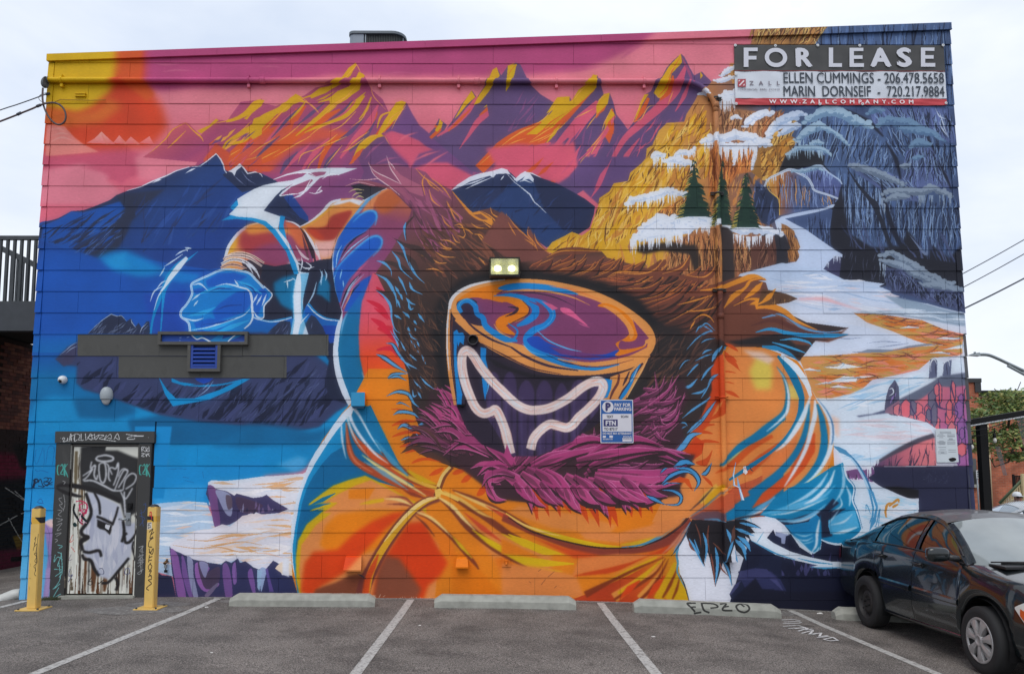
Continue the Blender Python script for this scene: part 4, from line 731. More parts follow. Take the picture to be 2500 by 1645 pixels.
 for d in('1870,1060 1990,990 2130,985 2250,1020 2150,1080 2000,1110 1890,1120','2000,1260 2150,1160 2280,1150 2290,1260 2220,1350 2060,1400 1960,1420 1930,1340','2290,1170 2400,1120 2440,1200 2380,1290 2340,1380 2300,1380 2300,1280','1750,1140 1850,1120 1900,1160 1790,1200','1760,1440 1900,1400 2100,1420 2000,1500 1800,1530'):
  m.p('B0',d,MBL,soft=2)
 m.L('B0',[4,44,6],(40,160,224),'1760,1200 1900,1150 2060,1110 2180,1100','1700,1380 1850,1350 1960,1300','1740,1500 1960,1480 2200,1380','1900,1560 2100,1480 2260,1420','2150,1060 2260,1110 2380,1180')
 m.L('B0',[3,18,4],(206,224,242),'1960,1110 2060,1090 2180,1120 2260,1150 2280,1240','1750,1100 1820,1090 1890,1150','1740,1240 1790,1200 1820,1180','1760,1290 1800,1240','1650,1390 1760,1420 1850,1400','1740,1510 1900,1480 2050,1430 2200,1380 2270,1320','2130,1050 2170,1110','2380,1190 2330,1280','2420,1180 2380,1290','2340,1180 2300,1260','2300,1330 2340,1390 2390,1395')
 m.L('B0',[3,16,4],(16,60,140),'1900,1160 2000,1130 2120,1140','1960,1330 2060,1290 2200,1280','2200,1090 2290,1130 2330,1190','1840,1460 2000,1440 2140,1400')
 m.setclip()
 for w,c in(([20,20],W),([7,7],(120,190,232))):
  m.l('B0','2400,1130 2320,1045 2250,985 2090,958 1990,970 1900,1010 1800,1055 1740,1095 1745,1180 1700,1270 1650,1330 1645,1385 1712,1440 1730,1540',w,c)
 m.l('B0','2180,1120 2250,1140 2285,1200 2290,1300 2295,1390 2270,1450 2220,1495',[10,22,12],W);m.l('B0','2300,1390 2350,1410 2395,1390 2400,1290 2450,1230 2470,1180 2400,1110',[8,14,8],W)
 # bolt of lightning
 LB=(0,138,204)
 m.p('B0','2010,515 2090,470 2150,440 2090,400 2140,340 2250,270 2300,270 2250,370 2170,460 2310,480 2500,560 2640,740 2700,900 2710,1000 2670,1000 2600,800 2480,640 2400,560 2300,520 2150,500',LB)
 m.p('B1','-70,270 0,230 80,198 220,168 350,150 440,118 480,85 340,92 170,145 300,92 460,52 700,36 940,42 860,72 780,100 680,112 600,130 540,190 480,250 420,300 350,316 430,272 340,275 240,298 228,288 260,250 360,180 250,240 200,290 90,425 130,440 245,480 220,590 310,700 330,760 400,890 420,985 405,990 380,900 310,760 200,600 110,522 0,492 -150,480 -226,460 -140,375 -150,320',(214,222,232))
 m.p('B1','240,470 285,480 270,560 300,690 225,600',LB);m.p('B1','490,92 560,75 660,72 640,100 560,118',(148,72,108));m.p('B1','240,292 340,210 420,180 520,140 540,150 460,240 400,270',(148,72,108))
 m.L('B1',[3,12,3],(240,244,250),'500,262 560,270 620,245 570,240','560,270 600,220 615,205','180,145 330,95 480,80 560,115','235,292 340,278 430,270','520,140 470,230 430,290','780,105 700,95 620,140')
 m.p('B1','340,1030 370,1060 350,1200 360,1400 330,1560 430,1562 500,1560 440,1380 450,1200 500,990 420,980 400,1060',(206,220,236));m.p('B1','400,1000 500,990 480,1100 440,1250 470,1380 500,1370 440,1562 330,1562 350,1380 330,1200 345,1060 390,1040',LB,soft=1,a=.45)
 m.p('B1','395,1000 420,985 430,1080 425,1250 435,1400 400,1562 350,1562 370,1420 360,1200 380,1060',(222,230,242))
 m.L('B1',[3,14,3],W,'430,850 440,900 420,990','430,930 480,950 550,935','470,890 520,930 490,970','430,920 390,890','270,1075 320,1060 370,1040','300,1050 310,1130','345,1562 420,1450 500,1360')
 # ring of arcs on the left
 m.l('B0','1700,850 1620,930 1540,1020 1480,1150 1430,1280 1390,1400 1370,1540',[34,66,60,40,34,22,18],(0,136,200));m.l('B0','1800,795 1720,860 1640,930 1570,1030 1500,1140 1480,1280 1460,1540',[4,20,14,20,30,20,10],(10,140,206))
 m.l('B0','1700,850 1630,930 1550,1030 1500,1110 1440,1200 1400,1330',[30,52,44,22,10,4],(222,232,242))
 m.L('B0',[3,14,4],(214,230,244),'1590,835 1640,800 1730,765','1690,765 1705,795','1680,760 1740,768','1490,935 1560,890 1660,820','1450,1020 1500,940','1365,1250 1400,1160 1480,1110','1420,1140 1470,1080 1510,1060')
 m.p('C0','1440,440 1520,560 1600,640 1760,640 2000,560 2200,460 2270,462 2100,560 1900,650 1570,710 1500,600',(0,142,206));m.l('C0','1690,520 1800,525 2000,515 2200,470',[4,16,10],(0,142,206));m.p('C0','1560,455 1640,490 1780,510 1680,525 1560,490',(0,142,206))
 m.L('C0',[3,8,3],(140,170,214),'1940,480 1880,560 1800,620','1900,500 1840,560')
 m.p('C0','1770,455 1940,455 1900,490 1850,505 1790,480',(22,70,180))
def mural_coat(m):
 W=(214,222,236)
 # shoulder
 m.g('B1','1230,212 1340,270 1410,350 1445,430 1450,620 1340,850 1180,960 1100,990 1080,1060 1000,1160 940,1300 900,1600 760,1600 790,1400 800,1345 760,1260 725,1080 715,900 735,740 800,590 880,450 1000,335',(1200,240),(1000,1000),[(206,112,60),(140,66,100),(134,64,108),(150,70,116)])
 m.p('B1','1090,380 1100,290 1180,240 1260,230 1340,290 1330,340 1220,440 1130,440',(186,92,50),sm=1,soft=10)
 m.p('B1','1080,280 1200,225 1240,225 1130,290 1090,370 1080,430 980,450 1000,400',(222,132,80),soft=3)
 m.l('B1','1230,214 1100,262 1000,338 890,450 800,590 735,740 716,900 724,1060 755,1240 800,1345',[10,30,26,20,16,18,18],W)
 m.l('B1','1150,250 1040,330 940,440 850,560 780,700',[8,34,30,8],(90,160,214),soft=1);m.l('B1','1235,214 1320,260 1390,330 1430,400',[6,12,6],(236,204,200))
 for d,c,e in(('990,450 1050,425 1105,432 1118,470 1080,550 1000,620 900,680 820,760 770,880 730,950 722,840 750,700 830,570 920,470',MBL,'1100,560 1116,480 1090,432 1030,430 960,470 900,530'),('1050,675 1120,655 1160,685 1150,750 1060,840 960,940 870,1040 810,1150 775,1260 740,1130 722,1000 760,930 830,860 930,770',MBL,'1080,840 1150,760 1162,690 1120,656 1050,672 960,740 860,830 780,920 735,1010')):
  m.p('B1',d,(30,140,216),sm=1);m.p('B1',d,c,sm=1,soft=5);m.l('B1',e,[8,20,14,6],(70,166,230),soft=1)
 m.p('B1','990,1050 1065,1010 1050,1120 960,1240 900,1330 820,1340 850,1240 900,1130',(18,84,190),soft=4)
 m.L('B1',[4,18,5],(24,26,48),'1020,620 930,670 850,750 790,850','980,990 900,1070 830,1180 790,1290','880,430 800,560 730,700 712,830','960,1090 880,1180 810,1320')
 m.L('B1',[3,12,4],(150,206,240),'1040,650 940,720 850,800 790,880','800,740 760,820 745,940','1000,1000 900,1100 830,1220 790,1330','950,1020 870,1120 820,1240','780,1050 790,1000 800,960','810,1060 815,1120','740,1010 725,1060 740,1180')
 m.L('B1',[4,20,4],(206,90,130),'1040,880 960,960 880,1060','1000,1010 900,1120 840,1230',soft=1);m.l('B1','900,1130 860,1220 810,1320',[4,14,4],(222,140,110))
 # long coat edge: white, teal, coral, orange
 m.g('B1','1080,1000 1020,1080 930,1230 830,1370 790,1450 760,1600 750,1740 770,1900 840,2080 900,2200 1060,2200 1020,2000 980,1750 970,1500 1000,1250',(1000,1050),(860,1600),[(18,84,192),(16,104,184),(0,104,156),(0,102,150)],soft=3)
 m.l('B1','800,1345 785,1420 765,1500 750,1600 742,1700 752,1820 778,1940 825,2070 880,2190',[14,34,40,44,46,50,54,56,40],W);m.l('B1','850,1345 810,1440 790,1560',[6,20,4],(110,170,214),soft=2)
 m.g('B1','1080,985 1140,1000 1260,1280 1330,1560 1450,1900 1560,2400 1900,2700 1860,2780 1430,2800 1280,2560 1150,2380 1060,2180 1010,1980 960,1750 950,1560 960,1420 980,1250',(1100,1200),(1200,2100),[(222,84,108),(220,80,100),(216,74,76),(228,72,34),(230,82,20),(228,96,16)],soft=3)
 m.p('C1','1060,660 1120,640 1440,860 1540,960 1340,1060 1700,1200 1900,1300 1750,1290 1430,1310 1330,1170 1220,1000 1130,860',(228,130,16),soft=8)
 for d in('1060,450 1150,400 1240,380 1340,400 1260,470 1200,440 1100,450','1110,205 1180,170 1260,170 1300,260 1240,210','1120,10 1180,-20 1260,0 1290,140 1200,60','1170,720 1220,650 1290,620 1400,640 1280,680','1150,490 1240,460 1400,500 1280,490','1140,570 1230,540 1400,580 1270,560'):
  m.p('C1',d,(202,34,54),sm=1)
 for d in('1020,1240 1100,1250 1180,1300 1240,1420 1150,1330','1060,1400 1180,1440 1230,1560 1140,1480','1110,1120 1160,1140 1240,1250 1150,1200','1090,1310 1170,1340 1220,1420'):
  m.p('B1',d,(204,30,58),sm=1)
 m.l('C1','980,400 1010,480 1030,560 1050,640',[3,16,6],(236,190,190),soft=1);m.l('C1','1060,690 1140,860 1240,1040',[4,12,4],(226,190,130),soft=1)
def mural_body(m):
 W=(214,222,236)
 body='856,985 835,1008 790,1070 755,1130 735,1180 727,1215 714,1290 711,1350 714,1405 733,1470 1690,1490 1672,1430 1658,1400 1652,1340 1660,1310 1690,1265 1800,1270 1900,1250 2000,1230 2030,1180 2035,1140 2034,1080 2025,1030 1990,970 1975,940 1960,900 1945,880 1890,858 1850,842 1815,826 1785,832 1760,860 1740,960 1690,1050 1640,1110 1560,1000 1250,900 1000,900 900,900'
 m.p('P',body,OR0)
 # left: white rim, blue, teal, yellow
 m.p('C1','880,700 800,780 720,880 640,1010 560,1120 500,1230 440,1380 400,1500 370,1620 340,1800 335,1950 350,2160 420,2450 450,2450 420,2100 440,1800 600,1400 900,1250',W)
 m.p('C1','870,790 760,920 660,1060 560,1220 490,1350 440,1480 410,1590 375,1800 350,1980 355,2120 400,2440 430,2440 600,1500 1000,1200',(8,134,192))
 m.p('C1','900,760 840,900 800,1080 700,1140 620,1230 540,1340 480,1450 440,1580 400,1780 378,1980 385,2200 430,2440 560,1900 900,1480 1150,1400 1500,1500 1350,1290 1180,960 1060,700',(0,96,146))
 m.p('C1','880,700 960,690 1060,720 1180,950 1300,1200 1400,1330 1300,1330 1150,1210 1000,1000 900,840',(0,110,160),soft=3)
 m.p('D1','520,90 620,10 720,-60 860,-110 1010,-150 1120,-100 1300,0 1560,140 1620,1000 420,960 385,800 380,600 400,440 480,290 640,160 500,170 700,90 490,120',(206,166,10),soft=1)
 m.p('D1','600,120 760,20 920,-60 1060,-110 1200,-40 1420,80 1700,300 1640,1000 440,960 410,700 430,480 560,300 700,190 620,190 760,100 690,90',(222,136,72),soft=4)
 m.L('D1',[4,40,6],(0,104,150),'510,120 620,70 740,10','530,180 620,130 700,105');m.L('D1',[4,22,6],(206,170,20),'500,110 580,60 720,-10','510,170 640,130 750,95')
 m.p('D1','650,300 760,200 900,180 1100,160 1300,160 1440,140 1400,400 1000,560 700,560 600,480',(226,124,8),soft=9)
 m.p('D1','860,-20 1100,-40 1040,60 860,60',(226,124,16),soft=4)
 m.p('D1','420,900 460,640 540,540 760,520 900,380 1080,260 1260,190 1400,170 1200,330 1000,540 860,700 740,780 600,860 520,960',(212,62,8),soft=9)
 m.p('D1','520,960 560,880 740,820 860,760 1000,740 1060,960',(126,64,40),soft=6)
 m.p('D1','1180,600 1260,470 1400,280 1560,260 1620,400 1680,520 1760,640 1690,760 1580,850 1540,970 1080,970 1100,800',(210,58,6),soft=10)
 m.p('D1','1130,700 1200,570 1320,600 1420,740 1520,880 1480,970 1080,970',(130,68,46),soft=9)
 m.p('D1','1440,220 1540,260 1620,400 1720,540 1800,640 1860,640 1780,400 1600,200',(228,116,18),soft=8)
 m.p('D1','1800,560 1900,560 2100,760 2280,960 1800,970 1790,760',(216,112,4),soft=9)
 m.p('D1','1800,200 2000,380 2200,640 2300,900 2700,1000 2700,560 2300,400',(218,128,60),soft=10)
 m.p('D1','2180,600 2340,580 2440,620 2420,760 2250,760',(222,112,16),soft=8)
 # knot cord swinging down to the left
 m.l('D1','1680,50 1560,90 1430,180 1300,330 1180,500 1080,680 1010,830 980,960',[70,84,90,100,110,120,120],(110,50,44),soft=3)
 m.l('D1','1680,40 1560,85 1440,175 1310,320 1200,470 1110,620 1050,760 1010,960',[30,44,50,54,58,60,64],(214,158,30));m.l('D1','1660,45 1550,80 1430,165 1300,300 1180,450',[22,34,32,26,6],CRM);m.l('D1','1130,560 1080,680 1030,800 1010,960',[10,50,56,60],(206,70,20),soft=3)
 # folds fanning right from the knot
 for d,w in(('1680,60 1800,160 1960,330 2150,480 2380,620 2600,760',[10,60,70,20]),('1720,0 1900,110 2100,230 2300,370 2420,420',[10,50,60,20]),('1480,200 1600,250 1760,380 1900,530 2000,640 2040,700',[6,30,40,12]),('1800,-20 2000,60 2200,160 2380,260 2600,390',[10,46,60,40]),('1460,210 1560,300 1640,400',[6,22,6])):
  m.l('D1',d,w,(112,48,30),soft=2)
 for d,w,c in(('1680,50 1800,130 1900,240 2010,350',[16,34,26,6],CRM),('1980,340 2150,460 2380,590 2600,700 2800,720',[6,50,60,44,6],(212,176,6)),('1720,-10 1880,70 2060,190 2180,240',[10,30,24,4],(226,176,84)),('1480,180 1600,230 1700,310 1800,410',[8,26,20,4],CRM),('1800,400 1880,490 1980,600',[6,30,8],(206,170,20)),('1820,0 2000,80 2200,170 2420,280',[8,26,34,20],(232,190,110)),('2250,380 2450,470 2620,520 2820,570',[6,50,46,6],(212,172,10)),('2300,260 2500,360 2700,420',[10,30,20],(150,50,30))):
  m.l('D1',d,w,c,soft=1)
 m.L('D1',[4,46,8],(196,66,34),'1900,180 2080,330 2250,450','2100,120 2300,230 2480,310',soft=3)
 for d,w,c in(('1430,120 1320,70 1180,60',[10,30,4],CRM),('1440,130 1340,110 1200,110',[8,20,3],(120,50,40)),('1180,70 1060,90 960,110',[30,34,4],(216,170,20)),('1440,110 1360,50 1200,40',[14,24,3],(140,60,50)),('1560,60 1430,10 1300,-70',[10,44,10],(130,50,34))):
  m.l('D1',d,w,c,soft=1)
  # coat strings from the pinch down to the knot
 for d,w,c in(('840,860 860,1060 900,1180 1000,1260 1180,1350 1400,1450 1640,1510',[10,50,60,70,60,50],(176,66,30)),('830,850 850,1020 890,1160 960,1240 1080,1310',[4,16,20,6],(214,112,70)),('870,900 940,1030 1060,1140 1200,1230 1400,1360 1660,1470',[10,60,80,70,50],(196,70,26)),('1150,1120 1300,1260 1450,1370 1680,1450',[10,60,70,40],(126,44,20)),('980,1150 1150,1270 1350,1390 1560,1520',[6,34,30,8],(232,214,140)),('1000,1210 1180,1320 1400,1470',[8,40,6],(110,150,170)),('1240,1260 1400,1350 1560,1420 1680,1460',[8,34,40,30],(222,170,60)),('1100,1010 1250,1200 1400,1340',[10,50,16],(60,140,180)),('1390,1290 1520,1370 1660,1420',[20,50,10],(206,160,14)),('900,720 960,800 1060,980 1160,1130',[36,22,16,4],W),('850,740 900,870 980,1000 1100,1140 1220,1230',[40,26,26,20,4],W),('790,830 800,1000 820,1120 838,1190',[10,20,12,3],W),('840,780 880,920 940,1040 1040,1170',[20,18,10,3],(200,214,220))):
  m.l('C1',d,w,c,soft=.6)
 m.p('C1','800,780 850,740 880,705 905,730 890,780 850,800',W);m.p('C1','560,1140 660,980 780,840 830,830 740,930 650,1060',W)
 m.l('C1','1800,1255 1730,1340 1680,1460 1650,1530',[40,44,44,50],(110,54,30));m.l('C1','1780,1258 1710,1340 1670,1440',[26,28,30],(226,192,110));m.p('C1','1640,1470 1690,1450 1710,1480 1690,1530 1650,1540',(226,186,90));m.l('C1','1690,1490 1780,1520 1860,1562',[24,30,26],(226,186,90))
 # belly line sweeping right
 m.p('D2','-40,200 200,330 400,400 700,480 950,510 1200,500 1400,420 1560,300 1660,180 1720,100 1840,0 1900,60 1750,200 1640,300 1560,460 1300,540 1000,580 700,570 400,460 200,380 -60,260',(130,52,40),soft=2)
 m.p('D2','200,400 500,500 900,590 1250,560 1500,480 1300,580 900,620 600,600',(206,72,20),soft=5)
 m.l('D2','-20,190 150,300 350,370 600,440 850,490 1020,495',[6,20,40,44,40,10],(212,176,10));m.l('D2','-20,195 120,285 300,355 480,400',[6,16,18,4],(236,196,110));m.l('D2','1020,480 1250,450 1400,370 1560,230',[10,60,40,8],(214,168,20),soft=2)
 m.l('D2','1030,500 1200,480 1350,420 1500,310 1600,220 1680,120',[6,16,30,34,34,14],(60,140,180));m.l('D2','0,230 200,350 450,430 750,495 980,510 1200,500',[8,14,14,16,14,10],(50,30,26));m.l('D2','1200,500 1420,410 1600,270 1700,130 1840,0',[8,20,24,16,8],(46,30,36))
 m.L('D2',[6,60,70,10],(212,172,8),'-60,520 120,590 300,640 600,650','0,380 160,460 320,530 480,560');m.p('D2','-60,420 100,500 300,600 -60,560',(222,118,14),soft=6)
 m.p('D2','-60,640 300,680 620,760 700,960 -60,960',(218,128,62),soft=8);m.p('D2','640,600 1000,560 1300,570 1100,660 800,720 580,760',(222,124,60),soft=6)
 m.p('D2','580,765 700,730 900,690 1100,640 1300,570 1460,480 1540,470 1400,590 1200,660 900,740',(196,62,14),soft=2);m.p('D2','300,80 900,60 1400,160 1380,340 1000,400 500,340',(222,120,14),soft=10);m.p('D2','640,200 1000,300 900,400 400,330 0,180 100,120',(220,132,60),soft=8)
 m.p('D2','1410,160 1560,160 1640,180 1560,300 1400,400 1000,460 700,430 640,360 1000,370 1300,300',(220,130,66),soft=6)
 # fan of pleats lower right
 m.g('D2','540,985 700,930 1000,800 1200,700 1400,590 1520,470 1540,620 1560,760 1620,880 1650,1030',(1000,950),(1500,700),[(178,56,20),(196,76,20),(206,130,20)])
 for d,w,c in(('900,770 1100,690 1300,600 1450,560',[4,40,50,10],(220,130,40)),('820,850 1100,720 1350,590',[4,50,14],(214,168,10)),('960,960 1150,830 1300,740 1420,600',[90,60,40,6],(220,140,60)),('1000,920 1180,800 1400,610',[30,50,8],(210,164,14)),('1200,970 1330,820 1420,680',[80,66,8],(222,146,60)),('1360,980 1450,800 1520,640',[90,70,30],(206,158,10)),('1460,980 1520,830 1545,700',[80,60,10],(204,154,10)),('1560,1000 1570,880 1560,780',[140,90,10],(206,160,8))):
  m.l('D2',d,w,c,soft=1)
 for d,w in(('960,975 1150,860 1330,740 1430,600',[20,34,20,6]),('1190,980 1300,880 1400,720 1460,600',[20,36,20,4]),('1400,960 1470,840 1540,680',[16,30,6]),('1490,970 1530,880 1560,760',[14,24,6]),('700,930 950,800 1200,680 1420,590',[60,30,22,6])):
  m.l('D2',d,w,(120,44,16),soft=1)
 m.L('D2',[6,60,10],(206,60,14),'1010,970 1100,880 1200,800','1260,960 1340,860 1420,760',soft=3)
 m.l('D2','1550,470 1530,560 1540,640 1535,720 1570,800 1620,900 1648,1020',[20,22,18,16,10,8,8],(70,140,176));m.l('D2','1660,270 1600,380 1550,470 1500,560',[10,40,34,10],(70,150,196));m.L('D2',[3,12,4],(40,34,44),'1670,250 1610,380 1540,500 1480,580','1556,740 1600,840 1645,1000')
 m.L('D2',[3,30,6],(196,120,90),'1640,300 1560,430 1480,540','1600,330 1500,470 1400,560',soft=2)
def mural_sleeve(m):
 W=(220,230,242)
 sl='-60,180 0,190 60,205 205,265 340,380 440,550 480,640 570,740 625,850 645,960 640,1050 640,1150 560,1400 500,1562 -500,1700 -1000,1760 -780,1300 -500,900 -400,300 -250,120 -150,100'
 m.p('C3',sl,(224,134,66))
 # under-arm sweep
 m.p('C2','1740,1480 1880,1340 2000,1230 2150,1100 2380,860 2480,760 2480,1000 2240,1160 2060,1330 1960,1430 2380,1360 2480,1560 1700,1800 1640,1720',(222,130,60))
 for d,w,c in(('1990,1230 2080,1140 2200,1030 2330,930 2500,800',[6,30,60,80,70],(0,116,166)),('1980,1240 2070,1150 2200,1060',[4,20,6],(214,196,110)),('1880,1320 2040,1230 2200,1090 2400,980',[6,60,60,30],(206,80,24)),('2150,1260 2300,1180 2480,1060',[10,70,60],(208,76,20))):
  m.l('C2',d,w,c,soft=1.5)
 m.p('D2','1640,240 1760,150 1900,60 2080,-60 2250,-120 2500,-260 2500,200 2380,220 2200,230 2000,270 1700,250',(190,84,50));m.p('D2','1950,190 2080,100 2220,0 2400,-120 2500,-160 2500,20 2300,140 2150,220 1960,260',(0,112,160),soft=2);m.p('D2','2060,60 2200,-60 2400,-140 2300,-60 2180,40',(206,90,50),soft=3)
 m.p('D2','1650,240 1760,180 1900,170 1960,200 1940,280 1700,250',(100,70,80),soft=4)
 for d,w,c in(('1740,100 1800,40 1900,-60',[30,60,40],(222,170,70)),('1790,120 1850,40 1950,-60',[40,60,30],(216,160,20)),('1650,170 1760,70 1860,-40',[6,16,6],(40,34,50)),('1660,220 1800,120 1940,0',[6,14,5],(50,50,70)),('1640,230 1780,140 1920,20 2060,-80',[4,8,3],(120,170,200)),('1780,250 1900,250 1960,280 2140,240 2280,150 2420,40',[6,16,24,30,40,40],(80,160,206)),('2140,240 2300,170 2420,90',[3,16,8],W),('1960,290 2140,230 2380,200 2480,230',[6,14,16,10],(20,24,40))):
  m.l('D2',d,w,c,soft=.5)
 m.p('C3','-40,240 60,260 100,400 80,560 -60,560 -120,400',(216,190,80),soft=12);m.p('C3','-180,200 0,220 120,280 60,330 -100,260',(226,190,170),soft=8)
 m.p('C3','230,500 330,560 340,660 250,640',(224,190,90),soft=7)
 m.p('C3','380,1000 480,950 480,1120 380,1280 240,1420 60,1562 -100,1640 0,1500 250,1300',(208,74,26),soft=3)
 m.p('C3','0,1230 100,1120 250,1020 340,900 300,1100 180,1280 0,1420',(222,120,60),soft=4);m.p('C3','-200,1330 0,1170 130,1060 60,1180 -100,1330',(206,80,26),soft=4)
 m.l('C3','140,255 240,370 320,520 360,640 370,700',[20,70,70,50,20],(0,112,160));m.l('C3','170,250 300,360 400,500 440,620',[30,60,50,30],W);m.l('C3','360,640 340,800 250,960 100,1110 -100,1250 -300,1380',[50,56,40,24,40,20],(0,112,162))
 for d,w,c in(('130,350 200,460 230,600 215,740 120,870 0,960 -200,1080 -380,1250',[4,26,36,50,60,70,60,20],(0,112,162)),('140,370 210,480 240,620 225,760 150,850 40,940',[3,10,22,26,20,6],W),('440,610 400,740 320,900 210,1050 120,1120',[10,44,46,30,4],W),('430,690 410,850 380,980 310,1130 200,1270 60,1400 -120,1500',[6,40,50,56,60,80,40],(0,112,162)),('480,650 480,780 440,950 390,1110 290,1300 200,1440',[14,44,40,34,26,8],W),('500,690 540,820 560,950 560,1080 520,1230 400,1400 200,1540',[20,50,60,70,80,90,60],(0,114,164)),('490,640 570,750 620,860 635,960 610,1120 520,1290 400,1420 180,1562',[10,30,40,44,40,30,40,30],W),('500,640 590,760 640,880 642,1000 630,1060',[4,10,14,12,8],(40,100,160)),('640,1260 600,1350 500,1480 380,1600',[10,40,50,40],(120,180,216)),('560,1270 460,1380 280,1480 200,1520',[4,24,20,4],(206,190,110))):
  m.l('C3',d,w,c,soft=.5)
 m.l('C2','1960,200 1980,130 2040,105 2140,100 2250,140 2380,180 2480,200',[20,40,44,44,40,40,30],(30,140,196));m.l('C2','1960,160 2060,105 2180,105 2300,160',[3,8,8,3],(150,200,230))
 # right mitten
 mit='-20,210 100,70 250,-40 420,-90 620,-220 740,-270 760,-140 830,-40 820,80 860,180 900,330 860,400 760,460 690,475 600,460 540,430 525,520 470,560 430,545 350,470 260,380 200,300 120,240'
 m.p('D3',mit,(0,122,172));m.setclip('D3',mit)
 m.p('D3','100,240 260,250 420,200 560,150 640,60 700,100 600,180 660,160 760,150 600,260 620,330 640,400 540,420 530,200 500,330 400,440 300,400 160,290',(24,30,54),soft=2)
 m.p('D3','200,300 300,290 420,270 470,180 520,230 530,430 480,540 400,500 300,400',(10,120,176));m.p('D3','600,260 700,200 840,160 880,320 760,370 620,380 600,310',(70,166,212))
 for d,w,c in(('0,200 200,160 400,100 560,40 660,-60',[10,50,50,30,8],(80,170,214)),('60,210 240,190 420,130 600,50',[4,16,16,4],W),('120,260 320,260 480,190 580,110',[6,34,30,6],(110,180,220)),('240,280 400,250 520,180',[4,14,4],W),('660,-200 600,-60 480,60 380,110',[10,34,30,6],W),('600,-180 520,-60 400,40 220,130',[6,30,30,6],(170,206,230)),('720,-260 740,-120 720,0 640,120',[6,30,26,4],(150,200,228)),('520,250 500,360 490,480 450,545',[10,26,22,10],W),('260,380 340,450 430,540 480,550 520,500',[6,14,20,14,10],W),('300,380 380,400 460,380',[4,14,4],(170,210,232)),('320,430 400,440 460,410',[4,12,4],(206,226,240)),('360,470 420,460 470,440',[3,10,3],(170,210,232)),('640,180 720,120 700,30',[4,16,4],W),('620,300 740,270 820,200',[4,20,4],(200,222,238)),('640,380 740,360 860,320',[6,34,10],(206,226,240)),('700,160 640,240 600,290',[4,14,4],(170,210,232)),('760,-60 800,40 790,130',[10,30,10],(180,212,234))):
  m.l('D3',d,w,c,soft=.4)
 m.setclip()
 m.l('D3','740,-270 765,-140 835,-40 822,80 862,180 902,330 860,400 760,460 690,475 600,460 535,432',[14,18,18,16,16,12,20,22,20,16,10],W);m.l('D3','770,-140 842,-40 830,80 870,180 908,330',[4,8,8,8,4],(30,100,150))
